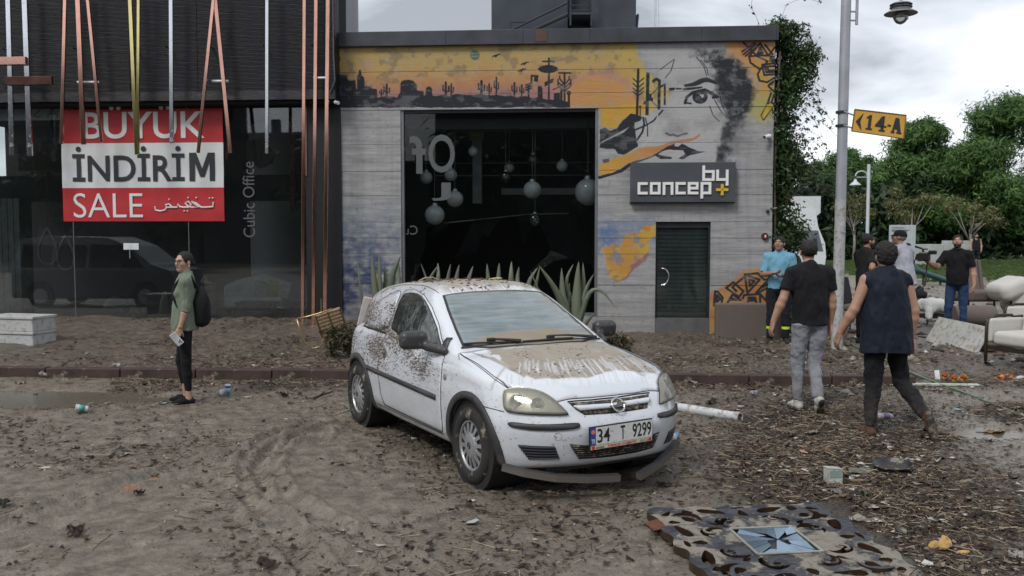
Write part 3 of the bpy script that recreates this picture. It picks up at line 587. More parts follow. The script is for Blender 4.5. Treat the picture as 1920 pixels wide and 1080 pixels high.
def concrete_mat():
 im = paint_mural(); t = NT('board_marked_concrete_with_mural'); co = t.coord('Object')
 b1 = t.noise(t.coord('Object', (.5, .5, 5)), 2.2, 7, .62); b2 = t.noise(co, 11, 7, .7); b3 = t.noise(t.coord('Object', (1, 1, 6), (2, 0, 1)), 6, 6, .65)
 c = t.mix(t.ramp(b1, [(.3, 0.), (.72, 1.)]), (.235, .238, .245), (.44, .44, .445))
 c = t.mix(t.ramp(b2, [(.56, 0.), (.74, .85)]), c, (.13, .132, .138)); c = t.mix(t.ramp(b3, [(.60, 0.), (.70, .6)]), c, (.10, .10, .105))
 z = t.sep(co)[2]
 br = t.new('ShaderNodeTexWave'); br.wave_type = 'BANDS'; br.bands_direction = 'Z'; br.wave_profile = 'SAW'; t.l.new(co, br.inputs[0]); br.inputs['Scale'].default_value = 2.6; br.inputs['Distortion'].default_value = .25; br.inputs['Detail'].default_value = 2
 vs_ = t.noise(t.coord('Object', (4.5, 1, .22), (7, 0, 0)), 2.2, 6, .6); c = t.mix(t.math('MULTIPLY', t.ramp(vs_, [(.50, 0.), (.72, 1.)]), .24), c, (.12, .12, .125)); bl_ = t.ramp(br.outputs[1], [(0., .55), (.10, 0.), (.93, 0.), (1., .5)]); c = t.mix(t.math('MULTIPLY', bl_, .4), c, (.10, .10, .105))
 lo = t.math('MULTIPLY', t.math('SUBTRACT', 1., t.math('DIVIDE', z, 1.3), clamp=True), t.ramp(b2, [(.3, .2), (.6, .8)])); c = t.mix(t.math('MULTIPLY', lo, .55), c, (.19, .165, .135))
 ti = t.new('ShaderNodeTexImage'); ti.image = im; ti.extension = 'CLIP'; mp = t.new('ShaderNodeMapping'); 
 sx = t.sep(co); cb = t.new('ShaderNodeCombineXYZ'); t.l.new(sx[0], cb.inputs[0]); t.l.new(sx[2], cb.inputs[1]); t.l.new(cb.outputs[0], mp.inputs[0])
 mp.inputs['Location'].default_value = (.02/7.74, 0, 0); mp.inputs['Scale'].default_value = (1/7.74, 1/5.2, 1); t.l.new(mp.outputs[0], ti.inputs[0])
 y = t.new('ShaderNodeNewGeometry'); ny = t.sep(y.outputs['Normal'])[1]; front = t.math('LESS_THAN', ny, -.6)
 a = t.math('MULTIPLY', ti.outputs[1], front); pc = t.mix(t.ramp(b1, [(.3, .0), (.75, .35)]), ti.outputs[0], t.mix(.5, ti.outputs[0], (.04, .04, .04)))
 pc = t.mix(t.ramp(b2, [(.6, 0.), (.78, .45)]), pc, (.06, .05, .045))
 c = t.mix(a, c, pc)
 nb = t.bump(br.outputs[1], .6, .012); nb = t.bump(b3, .5, .012, nb); nb = t.bump(t.noise(co, 60, 5, .7), .35, .006, nb)
 return t.pr(col=c, rough=.85, nrm=nb, spec=.3)
def glass_mat(name, tr=.8, film=(.2, .2, .2), fa=.04, rough=.015, tint=(.9, .95, .95), dust=0.):
 t = NT(name); t.n.remove(t.p)
 tp = t.new('ShaderNodeBsdfTransparent'); tp.inputs[0].default_value = (tint[0]*tr, tint[1]*tr, tint[2]*tr, 1)
 gl_ = t.new('ShaderNodeBsdfGlossy'); gl_.inputs[0].default_value = (1, 1, 1, 1); gl_.inputs[1].default_value = rough
 fr = t.new('ShaderNodeFresnel'); fr.inputs[0].default_value = 1.62
 df = t.new('ShaderNodeBsdfDiffuse'); df.inputs[0].default_value = (*film, 1)
 m1 = t.new('ShaderNodeMixShader'); t.l.new(fr.outputs[0], m1.inputs[0]); t.l.new(tp.outputs[0], m1.inputs[1]); t.l.new(gl_.outputs[0], m1.inputs[2])
 m2 = t.new('ShaderNodeMixShader'); co = t.coord('Object', (1, 1, 1))
 f = t.math('MULTIPLY', t.ramp(t.noise(co, 3, 6, .6), [(.25, .5), (.75, 1.)]), fa*1.3)
 if dust:
  z = t.sep(t.coord('Object', (1, 1, 1)))[2]; f = t.math('ADD', f, t.math('MULTIPLY', t.math('SUBTRACT', 1., t.math('DIVIDE', z, 1.5), clamp=True), dust))
 t.l.new(f, m2.inputs[0]); t.l.new(m1.outputs[0], m2.inputs[1]); t.l.new(df.outputs[0], m2.inputs[2]); t.l.new(m2.outputs[0], t.out.inputs[0])
 return t.m
BLACK = mat('black_metal', (.018, .020, .024), .45, var=.3, bump=.15)
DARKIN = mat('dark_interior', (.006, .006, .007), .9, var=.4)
STEEL = mat('brushed_steel', (.55, .56, .58), .32, 1., var=.1)
CHROME = mat('chrome', (.62, .63, .65), .12, 1., var=.05)
WHITEP = mat('white_paint', (.72, .73, .74), .5, var=.06, bump=.05)
def text_obj(name, s, rect, y, m, parent, ext=.004, bold=0., mirror=False, rot90=False, shear=0., keep=False):
 """letters as thin solid print; rect=(u0,u1,z0,z1) in the parent's x,z plane, facing -y"""
 cu = bpy.data.curves.new(name, 'FONT'); cu.body = s; cu.offset = bold; cu.extrude = .01; cu.shear = shear; cu.resolution_u = 4
 o = bpy.data.objects.new(name, cu); C.objects.link(o); dg = bpy.context.evaluated_depsgraph_get(); dg.update()
 me = bpy.data.meshes.new_from_object(o.evaluated_get(dg)); bpy.data.objects.remove(o)
 V = np.zeros(len(me.vertices)*3, np.float32); me.vertices.foreach_get('co', V); V = V.reshape(-1, 3)
 if len(V) == 0: return None
 if rot90: V = V[:, [1, 0, 2]]*np.array([-1, 1, 1])
 lo, hi = V.min(0), V.max(0); x = (V[:, 0]-lo[0])/(hi[0]-lo[0]); z = (V[:, 1]-lo[1])/(hi[1]-lo[1]); d = (V[:, 2]-lo[2])/(hi[2]-lo[2])
 if mirror: x = 1-x
 u0, u1, z0, z1 = rect
 N = np.stack([u0+x*(u1-u0), y-d*ext, z0+z*(z1-z0)], 1).astype(np.float32); me.vertices.foreach_set('co', N.ravel()); me.update(); me.name = name
 if mirror:
  b = bmesh.new(); b.from_mesh(me); bmesh.ops.recalc_face_normals(b, faces=b.faces[:]); b.to_mesh(me); b.free()
 return link(name, me, m, parent)
# ================================================================== CONCRETE BUILDING WITH THE MURAL
def build_concept():
 root = thing('concrete_shop', 'low concrete shop with a painted mural, big broken window and green shuttered door', 'building', (FO[0], FO[1], 0), -FA)
 cm = concrete_mat(); wu0 = fac(752, 400)[0]; wu1 = fac(1121, 400)[0]; wz1 = fac(900, 205)[1]; wz0 = .42
 du0 = fac(1229, 500)[0]; du1 = fac(1332, 500)[0]; dz1 = fac(1280, 416)[1]; top = fac(1000, 80)[1]
 zs = [-.3, .42, .98, 1.52, 1.80, dz1, 2.55, 2.98, 3.45, wz1, 4.32, 4.72, top]
 for a, b in zip(zs, zs[1:]):
  cuts = [(0, FW)]
  if b <= wz1+.01 and a >= wz0-.01: cuts = [(0, wu0), (wu1, FW)]
  if b <= dz1+.01:
   cuts = [q for c in cuts for q in ([(c[0], du0), (du1, c[1])] if c[0] < du0 < c[1] else [c])]
  pr = random.uniform(-.006, .008)
  for c in cuts:
   o = MB().bx(c[0], c[1]-.0, pr, .30, a+.0028, b-.0028, bev=.003).done('concrete_course', cm, root)
 MB().bx(.02, FW-.02, .012, .26, -.3, wz0-.02).done('wall_core', mat('joint_grey', (.10, .10, .10), .9), root)
 core = MB(); jm = mat('joint_grey', (.10, .10, .10), .9)
 core.bx(.02, wu0-.01, .014, .27, wz0, top-.02).bx(wu1+.01, du0-.01, .014, .27, wz0, top-.02).bx(du1+.01, FW-.02, .014, .27, wz0, top-.02)
 core.bx(wu0, wu1, .016, .27, wz1+.02, top-.02).bx(du0-.01, du1+.01, .016, .27, dz1+.02, top-.02); core.done('wall_core', jm, root)
 MB().bx(FW-.30, FW-.004, .31, 8, -.3, top-.02).done('side_wall', cm, root); MB().bx(.002, .25, .31, 8, -.3, top-.02).done('side_wall', cm, root)
 MB().bx(.01, FW-.01, 7.7, 8, -.3, top-.03).done('back_wall', DARKIN, root)
 rt = mat('roof_flashing', (.035, .040, .050), .5, var=.35, vs=3, bump=.1)
 x = -.02; ws = [2.05, 1.35, 1.15, 1.9, 1.25+.0]; k = 0
 while x < FW+.03:
  w = min(ws[k % 5], FW+.04-x); MB().bx(x+.001, x+w-.001, -.085-.002*(k % 2), .35, top-.035, top+.215, bev=.006).done('flashing_panel', rt, root); x += w; k += 1
 MB().bx(fac(1005, 70)[0], fac(1027, 70)[0], -.092, -.06, top+.0, top+.19).done('rust_patch', mat('rust_brown', (.085, .045, .035), .8), root)
 MB().bx(0, FW, .36, 8.1, top-.2, top+.05).done('roof', mat('roof_felt', (.10, .10, .10), .9), root)
 MB().bx(.26, FW-.31, .3, 7.7, top-.28, top-.21).done('ceiling', DARKIN, root)
 fm = mat('window_steel', (.20, .21, .225), .45, .6, var=.15); w = root
 fr = MB().bx(wu0, wu0+.05, .03, .16, wz0, wz1).done('window_frame', fm, w)
 MB().bx(wu1-.05, wu1, .03, .16, wz0, wz1).done('jamb', fm, fr); MB().bx(wu0+.05, wu1-.05, .05, .16, wz1-.05, wz1).done('head', BLACK, fr); MB().bx(wu0+.05, wu1-.05, .02, .18, wz0-.02, wz0+.06).done('sill', fm, fr)
 from mathutils.geometry import delaunay_2d_cdt
 def WG(*p): return [fac(740+x/3.374, 200+y/3.374, .10) for x, y in p]
 gap1 = WG((150, 1075), (165, 960), (195, 900), (200, 770), (235, 760), (225, 820), (280, 790), (330, 760), (350, 730), (500, 715), (470, 780), (430, 860), (400, 930), (370, 975), (440, 920), (520, 930), (560, 800), (590, 830), (640, 745), (700, 700), (770, 690), (790, 760), (815, 880), (850, 800), (880, 720), (910, 720), (940, 790), (985, 890), (970, 940), (915, 985), (860, 1040), (930, 1030), (1000, 980), (1080, 960), (1160, 975), (1250, 1000), (1262, 1080), (1262, 1300), (150, 1300))
 gap1 = [(min(max(a, wu0+.05), wu1-.05), max(b, wz0+.06)) for a, b in gap1]
 R = [(wu0+.05, wz0+.06), (wu1-.05, wz0+.06), (wu1-.05, wz1-.05), (wu0+.05, wz1-.05)]
 pts = R+gap1; n0 = 4; ed = [(i, (i+1) % 4) for i in range(4)]+[(n0+i, n0+(i+1) % len(gap1)) for i in range(len(gap1))]
 vo, _, fo, *_ = delaunay_2d_cdt([Vector(p) for p in pts], ed, [], 0, 1e-5)
 def inside(P, q):
  c = False; j = len(P)-1
  for i in range(len(P)):
   if (P[i][1] > q[1]) != (P[j][1] > q[1]) and q[0] < (P[j][0]-P[i][0])*(q[1]-P[i][1])/(P[j][1]-P[i][1])+P[i][0]: c = not c
   j = i
  return c
 b = bmesh.new(); vs = [b.verts.new((v[0], .10, v[1])) for v in vo]
 for f in fo:
  c = sum((Vector(vo[i]) for i in f), Vector((0, 0)))/len(f)
  if not inside(gap1, c) and c[0] > wu0+.05 and c[0] < wu1-.05:
   try: b.faces.new([vs[i] for i in f])
   except ValueError: pass
 bmesh.ops.solidify(b, geom=b.faces[:], thickness=.006)
 me = bpy.data.meshes.new('glass_pane'); b.to_mesh(me); b.free()
 link('glass_pane', me, glass_mat('shop_glass', .62, (.10, .12, .12), .03, dust=.03), root)
 gm = mat('reflection_grey', (.085, .092, .097), .6, var=.1)  # reflection of a sign across the street, modelled as grey letters on the pane
 ur = lambda x0, y0, x1, y1: (*(fac(740+x0/3.374, 200+y1/3.374, .09)[:1]), fac(740+x1/3.374, 200+y0/3.374, .09)[0], fac(740+x0/3.374, 200+y1/3.374, .09)[1], fac(740+x1/3.374, 200+y0/3.374, .09)[1])
 text_obj('reflected_letter', 'f', ur(95, 185, 195, 425), .088, gm, root, .002, .02, mirror=True); text_obj('reflected_letter', 'O', ur(215, 175, 380, 418), .088, gm, root, .002, .012)
 MB().cyl((fac(740+60/3.374, 200+268/3.374, .09)[0], .088, fac(0+758, 200+268/3.374, .09)[1]), (fac(740+60/3.374, 200+268/3.374, .09)[0], .086, fac(758, 200+268/3.374, .09)[1]), .04).done('reflected_dot', gm, root)
 text_obj('reflected_letter', 'J', ur(235, 480, 355, 595), .088, gm, root, .002, .02); text_obj('reflected_letter', 'Cu', ur(60, 752, 145, 810), .088, mat('faint_reflection', (.07, .08, .085), .6), root, .002, 0, mirror=True)
 MB().bx(.26, FW-.31, .3, 7.7, -.25, .12).done('shop_floor', mat('shop_floor_dark', (.02, .02, .02), .4), root)
 MB().bx(.3, FW-.4, 3.2, 3.3, .12, top-.3).done('partition', mat('partition_black', (.007, .007, .009), .7, bump=.2, bs=6), root)
 MB().bx(wu0, wu1, .35, .75, wz1-.30, wz1-.12).done('ceiling_trough', mat('trough_grey', (.05, .058, .06), .7), root)
 MB().bx(fac(886, 300, 1.)[0], fac(903, 300, 1.)[0], 1., 1.1, 2.45, wz1-.12).done('interior_post', mat('post_grey', (.16, .175, .18), .6), root)
 MB().bx(fac(881, 300, .98)[0], fac(907, 300, .98)[0], .96, .99, fac(890, 263, .98)[1], fac(890, 247, .98)[1]).done('post_band', mat('post_ochre', (.22, .16, .05), .6), root)
 MB().bx(wu0+.4, wu1-.1, 1.35, 1.39, 2.98, 3.0).bx(wu0+.1, wu1-.1, 1.35, 1.39, 3.22, 3.235).done('lamp_rail', mat('rail_grey', (.14, .15, .155), .5), root)
 a = fac(833, 418, .5); c_ = fac(988, 402, .5); d = fac(1066, 400, .5)
 MB().tube([(a[0], .5, a[1]), (c_[0], .5, c_[1]), (d[0], .5, d[1])], .008, 6).done('fallen_rod', STEEL, root)
 a = fac(940, 355, 1.2); c_ = fac(1090, 362, 1.2)
 MB().bx(a[0], c_[0], 1.2, 1.25, a[1]-.10, a[1]+.02).done('white_shelf', mat('shelf_grey', (.17, .19, .19), .6), root)
 dz0 = .2; sm = mat('shutter_green', (.30, .38, .345), .45, .3, var=.25, bump=.1)
 dr = MB().bx(du0, du0+.035, .06, .2, dz0, dz1).bx(du1-.035, du1, .06, .2, dz0, dz1).bx(du0+.035, du1-.035, .06, .2, dz1-.10, dz1).bx(du0, du1, .05, .24, dz0-.06, dz0).done('shop_door', BLACK, root)
 n = 22; hh = (dz1-.10-dz0-.22)/n
 me = None
 for i in range(n):
  z = dz0+.22+i*hh
  if me is None:
   prof = [(.0, 0), (-.020, hh*.18), (-.026, hh*.5), (-.018, hh*.8), (.0, hh*.86), (.0, hh)]
   b = MB(); w_ = du1-du0-.075
   b.prism([(y, zz) for y, zz in prof]+[(.012, hh), (.012, 0)], -w_/2, w_/2, ax='x'); o = b.done('shutter_slat', sm, dr); me = o.data
  else: o = link('shutter_slat', me, None, dr)
  o.location = ((du0+du1)/2, .20, z)
 MB().bx(du0+.036, du1-.036, .17, .22, dz0, dz0+.215).done('kick_panel', mat('kick_green', (.16, .21, .185), .5, mud=.4), dr)
 g = MB().bx(du0+.036, du1-.036, .095, .10, dz0+.01, dz1-.105).done('glass_pane', glass_mat('door_glass', .86, (.14, .16, .15), .05, dust=.05), dr)
 cx, cz = fac(1243, 519, .05); P = [(cx-.02+.12*math.sin(a), .045, cz+.15*math.cos(a)) for a in [math.pi*k/14*1.0 for k in range(15)]]
 MB().tube(P, .014, 8).cyl(P[0], (P[0][0], .1, P[0][2]), .014).cyl(P[-1], (P[-1][0], .1, P[-1][2]), .014).done('pull_handle', CHROME, dr, smooth=True)
 st = mat('paper_sticker', (.45, .44, .40), .7, var=.3)
 for x0, y0, x1, y1 in ((1232, 608, 1240, 618), (1298, 611, 1311, 618), (1313, 614, 1322, 618), (1315, 418, 1325, 421)):
  a = fac(x0, y1, .09); b_ = fac(x1, y0, .09); MB().bx(a[0], b_[0], .090, .093, a[1], b_[1]).done('sticker', st, dr)
 return root, wu0, wu1, wz0, wz1, top
CS, wu0, wu1, wz0, wz1, TOP = build_concept()
# ------------------------------------------------------------------ sign box on the mural wall
def build_sign():
 a = fac(1181, 380); b = fac(1377, 305); u0, z0 = a; u1, z1 = b
 root = thing('shop_sign', 'dark grey rectangular shop sign with white raised letters by concept on the mural wall', 'sign', fw(0, 0), -FA)
 MB().bx(u0, u1, -.14, -.012, z0, z1, bev=.006).done('sign_box', mat('sign_grey', (.062, .068, .080), .45, var=.15, vs=2), root)
 wt = mat('letter_white', (.75, .75, .74), .4, var=.03)
 def sx(x): return fac(x, 340, -.14)[0]
 def sz(y): return fac(1280, y, -.14)[1]
 w = .045
 def strokes(name, P, m=wt):
  b_ = MB()
  for q in P:
   pts = [(sx(x), sz(y)) for x, y in q]
   for i, ((xa, za), (xb, zb)) in enumerate(zip(pts, pts[1:])):
    dx, dz = xb-xa, zb-za; L = math.hypot(dx, dz); b_.box(((xa+xb)/2, -.153-.0004*i, (za+zb)/2), (L+w*.98, .026, w), (0, -math.atan2(dz, dx), 0))
  return b_.done(name, m, root)
 strokes('letter', [[(1319, 313), (1319, 337), (1337, 337), (1337, 322), (1319, 322)]])                       # b
 strokes('letter', [[(1345, 321), (1345, 337), (1363, 337)], [(1363, 321), (1363, 346)]])         # y
 strokes('letter', [[(1212, 344), (1198, 344), (1198, 362), (1212, 362)]])                                      # c
 strokes('letter', [[(1221, 344), (1236, 344), (1236, 362), (1221, 362), (1221, 344)]])                         # o
 strokes('letter', [[(1245, 363), (1245, 344), (1260, 344), (1260, 363)]])                                      # n
 strokes('letter', [[(1283, 344), (1269, 344), (1269, 362), (1283, 362)]])                                      # c
 strokes('letter', [[(1307, 362), (1292, 362), (1292, 344), (1307, 344), (1307, 353), (1295, 353)]])            # e
 strokes('letter', [[(1316, 370), (1316, 344), (1331, 344), (1331, 362), (1319, 362)]])                         # p
 strokes('plus_letter', [[(1345, 356), (1363, 356)], [(1354, 348), (1354, 364)]], mat('letter_yellow', (.62, .42, .03), .4, var=.03))
 MB().bx(u0-.006, u1+.006, -.02, -.006, z0-.012, z0+.01).done('back_lip', BLACK, root)
build_sign()
def build_wall_bits():
 u, z = fac(1440, 255); r = thing('security_camera', 'small white security camera near the right end of the mural wall', 'camera', fw(u, -.04, z), -FA)
 MB().box((0, 0, 0), (.05, .08, .05), bev=.008).done('bracket', WHITEP, r); MB().cyl((.02, -.02, -.01), (-.09, -.12, -.035), .032).done('camera_body', WHITEP, r, smooth=True, auto=40); MB().cyl((-.088, -.118, -.0345), (-.1, -.13, -.0375), .024).done('lens', BLACK, r)
 u, z = fac(1434, 443); r = thing('fire_bell', 'small round dark red box with a white mark at the right wall edge', 'bell', fw(u, -.02, z), -FA)
 MB().cyl((0, .02, 0), (0, -.03, 0), .065, .05).done('bell_body', mat('bell_red', (.10, .012, .014), .4), r, smooth=True, auto=40); MB().bx(-.012, .012, -.034, -.031, -.02, .022).done('mark', WHITEP, r)
 u, z = fac(1439, 396); tag(MB().ball((0, 0, 0), .03).done('wall_fixing', BLACK, None, loc=fw(u, -.02, z)), 'tiny black fixing on the bare concrete above the red bell', 'fixing')
build_wall_bits()
# globe lamps hanging inside the big window
def build_globes():
 wg = mat('opal_glass', (.72, .76, .76), .18, var=.12, coat=.5); cg = glass_mat('clear_bulb', .75, (.3, .3, .3), .10); 
 L = [(887, 284, 18, 0, .9, 'small opal globe lamp hanging highest in front of the grey post'), (799, 333, 24, 0, .8, 'opal globe lamp at the far left of the window, upper of two'), (845, 328, 24, 0, .7, 'opal globe lamp overlapping the big letter O'),
  (853, 373, 31, 0, .6, 'opal globe lamp just under the big letter O'), (815, 403, 37, 0, .5, 'large dull globe lamp lowest at the left of the window'), (955, 314, 20, 0, 1.5, 'dim opal globe lamp behind a clear one in the middle'),
  (948, 332, 22, 1, .9, 'clear glass globe lamp left of the middle cord'), (999, 300, 22, 1, .8, 'clear glass globe lamp on the middle cord above a big opal one'), (998, 356, 33, 0, .6, 'large opal globe lamp in the middle of the window'),
  (1054, 311, 21, 0, .9, 'opal globe lamp high between the middle and the right jamb'), (1101, 320, 15, 1, 1.6, 'small dim clear lamp high by the right jamb'), (1106, 360, 52, 0, .45, 'largest opal globe lamp cut by the right window jamb'), (1003, 412, 24, 1, .55, 'clear glass bulb lamp hanging lowest beside the fallen rod')]
 cm = mat('cord_grey', (.22, .23, .23), .6)
 for x, y, d, clear, dep, lab in L:
  u, z = fac(x, y, dep); sc = (FO[1]+dep)/FPX; r = d/2*sc
  if x == 1106: u -= .03; r *= .95
  t = thing('globe_lamp', lab, 'lamp', fw(u, dep, z), -FA, 'globe lamps hanging in the big window')
  MB().ball((0, 0, 0), r, 24).done('globe', cg if clear else wg, t, smooth=True)
  if clear: MB().ball((0, 0, .0), r*.3, 12).done('bulb', wg, t, smooth=True)
  MB().cyl((0, 0, r*.92), (0, 0, r*1.18), r*.35, r*.3).done('cap', STEEL, t); MB().cyl((0, 0, r*1.18), (0, 0, wz1-.12-z), .006, n=6).done('cord', cm, t)
build_globes()
# ================================================================== LEFT SHOP
def build_left_shop():
 root = thing('dark_shop', 'black clad shop with a wide glass front and slim hanging metal bars', 'building', (FO[0], FO[1], 0), -FA)
 clz = fac(300, 189, -.35)[1]; ue = fac(628, 100, -.35)[0]; UL = -9.5; gz1 = fac(300, 190)[1]; gz0 = .30; gu1 = fac(575, 400)[0]
 t = NT('rippled_black_cladding'); co = t.coord('Object', (.25, 1, 1)); wv = t.new('ShaderNodeTexWave'); wv.wave_type = 'BANDS'; wv.bands_direction = 'Z'; t.l.new(co, wv.inputs[0]); wv.inputs['Scale'].default_value = 14; wv.inputs['Distortion'].default_value = 3.2; wv.inputs['Detail'].default_value = 3; wv.inputs['Detail Scale'].default_value = 1.5
 n = t.noise(t.coord('Object', (.3, 1, 4)), 6, 5, .6)
 cl = t.pr(col=t.mix(n, (.004, .0045, .006), (.011, .012, .016)), rough=.42, nrm=t.bump(wv.outputs[1], .8, .02), spec=.4)
 x = ue; k = 0
 while x > UL:
  w = 1.22; MB().bx(x-w+.003, x-.003, -.35-.003*(k % 2), -.05, clz+.16, 9, bev=.004).done('cladding_panel', cl, root); x -= w; k += 1
 MB().bx(UL, ue, -.36, -.05, clz+.0, clz+.155).done('lower_trim', mat('trim_black_wet', (.01, .011, .014), .35, var=.5, bump=.8, bs=60, stretch=(.3, 1, 3)), root)
 MB().bx(UL, ue, -.3, .2, clz-.05, clz-.0).done('soffit', DARKIN, root)
 MB().bx(gu1, ue, -.04, .3, -.2, clz-.02).done('end_pillar', mat('pillar_black', (.007, .008, .010), .5, bump=.1), root)
 MB().bx(UL, ue-.01, 5.2, 5.4, -.2, 4.9).done('back_wall', mat('partition_black', (.007, .007, .009), .7, bump=.2, bs=6), root)
 MB().bx(UL, ue, .0, 5.4, 4.92, 5.0).done('roof', DARKIN, root); MB().bx(UL, ue-.015, -.04, .5, clz+.35, 8.98).done('parapet_wall', DARKIN, root); MB().bx(UL, gu1, .3, 5.2, clz+.25, clz+.3).done('ceiling', DARKIN, root); MB().bx(UL, ue-.005, .02, 5.2, -.2, gz0-.02).done('shop_floor', mat('shop_floor2', (.03, .03, .032), .3), root)
 MB().bx(ue-.26, ue-.012, .51, 5.19, -.2, 4.9).done('party_wall', DARKIN, root)
 cop = mat('rusty_copper_frame', (.16, .050, .030), .55, .3, var=.4, bump=.3, mud=.2)
 MB().bx(UL, gu1, -.05, .10, gz0-.05, gz0+.015).done('sill', cop, root)
 MB().bx(UL, gu1, -.03, .06, gz1-.015, gz1+.01).done('head_trim', cop, root); x0 = fac(577, 300)[0]; MB().bx(x0-.025, x0, -.06, .02, fac(577, 330)[1], gz1).done('corner_trim', mat('copper_pink', (.50, .27, .22), .25, 1., var=.08), root)
 gl_ = glass_mat('front_glass', .90, (.12, .125, .13), .03, dust=.06)
 us = [UL, fac(-330, 450)[0], fac(138, 450)[0], fac(354, 450)[0], gu1]
 for a, b in zip(us, us[1:]): MB().bx(a+.006, b-.006, .0, .012, gz0+.015, gz1-.015).done('glass_pane', gl_, root)
 for a in us[2:4]: MB().bx(a-.005, a+.005, .001, .013, gz0+.015, gz1-.015).done('glass_joint', mat('clear_silicone', (.16, .17, .17), .4), root)
 a = fac(-200, 228, .12); b = fac(140, 197, .12); MB().bx(a[0], b[0], .10, .13, a[1], b[1]).done('light_valance', mat('valance_grey', (.72, .76, .76), .7, var=.1), root)
 lm = mat('gold_lettering', (.42, .38, .20), .5); text_obj('valance_lettering', '? .A S', (fac(65, 210, .12)[0], fac(136, 210, .12)[0], fac(0, 222, .12)[1], fac(0, 202, .12)[1]), .098, lm, root, .001, mirror=True)
 a = fac(418, 201, .2); b = fac(572, 191, .2); MB().bx(a[0], b[0], .2, .24, a[1], b[1]).done('light_valance', mat('valance_blue', (.20, .24, .28), .6), root)
 cw = mat('fluted_column', (.30, .30, .30), .7, mud=.2); c = MB(); u0 = fac(-30, 450, .9)[0]; u1 = fac(38, 450, .9)[0]
 for i in range(12): c.bx(u0+(u1-u0)*i/12+.004, u0+(u1-u0)*(i+1)/12-.004, .9-.01*(i % 2), 1.3, gz0, fac(0, 372, .9)[1])
 c.done('fluted_column', cw, root)
 MB().bx(UL, gu1, 1.5, 1.6, fac(0, 378, 1.5)[1], fac(0, 330, 1.5)[1]).done('bulkhead', mat('bulkhead_dark', (.012, .012, .014), .6), root)
 rp = mat('dark_red_panel', (.10, .010, .010), .6); a = fac(545, 400, .8); b = fac(552, 243, .8); MB().bx(a[0], b[0], .8, .85, 2.3, b[1]).done('red_panel', rp, root); a = fac(563, 320, .8); MB().bx(a[0], a[0]+.06, .8, .85, a[1], fac(563, 245, .8)[1]).done('red_panel', rp, root)
 a = fac(35, 320, 1.); b = fac(120, 270, 1.); MB().bx(a[0], b[0], 1., 1.05, a[1], b[1]).done('brown_panel', mat('brown_panel', (.055, .022, .018), .6, var=.5), root)
 c = [fac(x, y, .7) for x, y in ((462, 265), (495, 258), (512, 290), (508, 305), (485, 315), (462, 300))]; MB().prism(c, .7, .8).done('stone_block', mat('stone_block', (.075, .07, .055), .8, bump=.3), root)
 text_obj('vinyl_lettering', 'Cubic Office', (fac(456, 400)[0], fac(478, 400)[0], fac(467, 445)[1], fac(467, 303)[1]), -.002, mat('faint_lettering', (.085, .09, .095), .6), root, .002, 0, rot90=True)
 a = fac(280, 338)[1]
 sv = mat('silver_bar', (.60, .62, .66), .16, 1., var=.08, vs=30, stretch=(1, 1, .3), mud=.1); cp = mat('copper_bar', (.62, .34, .27), .14, 1., var=.12, vs=20, stretch=(1, 1, .3)); gd = mat('gold_bar', (.58, .50, .22), .14, 1., var=.1)
 def bar(xt, yt, xb, yb, w, m, d=-.62, nm='hanging_bar'):
  a = fac(xt, yt, d); b_ = fac(xb, yb, d); L = math.hypot(a[0]-b_[0], a[1]-b_[1]); o = MB().box((0, 0, 0), (w*.0088, .035, L), bev=.002).done(nm, m, root)
  o.location = ((a[0]+b_[0])/2, d+random.uniform(-.012, .012), (a[1]+b_[1])/2); o.rotation_euler = (random.uniform(-.006, .006), math.atan2(a[0]-b_[0], a[1]-b_[1]), random.uniform(-.03, .03)); return o
 for q in ((14, -40, 23, 291, 9, sv), (44, -40, 56, 292, 10, sv), (124, -40, 116, 270, 6.5, cp), (144, -40, 156, 271, 9, cp), (161, -40, 191, 267, 6, cp), (242, -40, 257, 290, 7, gd), (261, -40, 259, 288, 5.5, gd), (320.5, -40, 322.5, 269, 7, sv),
   (405, -40, 372, 287, 6, cp), (402, -20, 432, 287, 7, cp), (501, -40, 501, 288, 6, sv)): bar(*q)
 for q in ((571.5, -40, 566.5, 605, 6, cp, -.60), (593, -40, 588, 612, 6.5, cp, -.52), (615.5, -40, 609, 598, 7, cp, -.60)): bar(*q[:6], d=q[6], nm='ground_bar')
 for x0, x1, y, h in ((-30, 50, 115, 15), (12, 99, 152, 16)):
  a = fac(x0, y, -.66); b_ = fac(x1, y, -.66); MB().bx(a[0], b_[0], -.70, -.64, a[1]-h*.0044, a[1]+h*.0044, bev=.002).done('cross_bar', cp if y == 115 else mat('dark_copper', (.10, .05, .04), .3, .8, var=.3), root)
 for x0, x1, y in ((145, 185, 154), (398, 428, 152), (588, 612, 146)):
  a = fac(x0, y, -.5); b_ = fac(x1, y, -.5); MB().cyl((a[0], -.5, a[1]), (b_[0], -.5, b_[1]), .02).done('floodlight_tube', WHITEP, root)
 for x in (20, 150, 260, 321, 400, 501, 590): u = fac(x, 100, -.35)[0]; MB().cyl((u, -.34, 5.1), (u, -.6, 5.1), .012).done('bar_bracket', BLACK, root)
 MB().tube([(ue-.02, -.37, 9), (ue-.02, -.37, clz+.75), (ue-.0, -.38, clz+.3), (ue-.09, -.38, clz+.1)], .012, 6).done('cable', mat('cable_grey', (.10, .10, .11), .5), root); MB().cyl((ue+.0, -.37, clz-.06), (ue+.07, -.42, clz-.08), .03).done('small_camera', WHITEP, root)
 return root, gz0, gz1
LS, gz0, gz1 = build_left_shop()
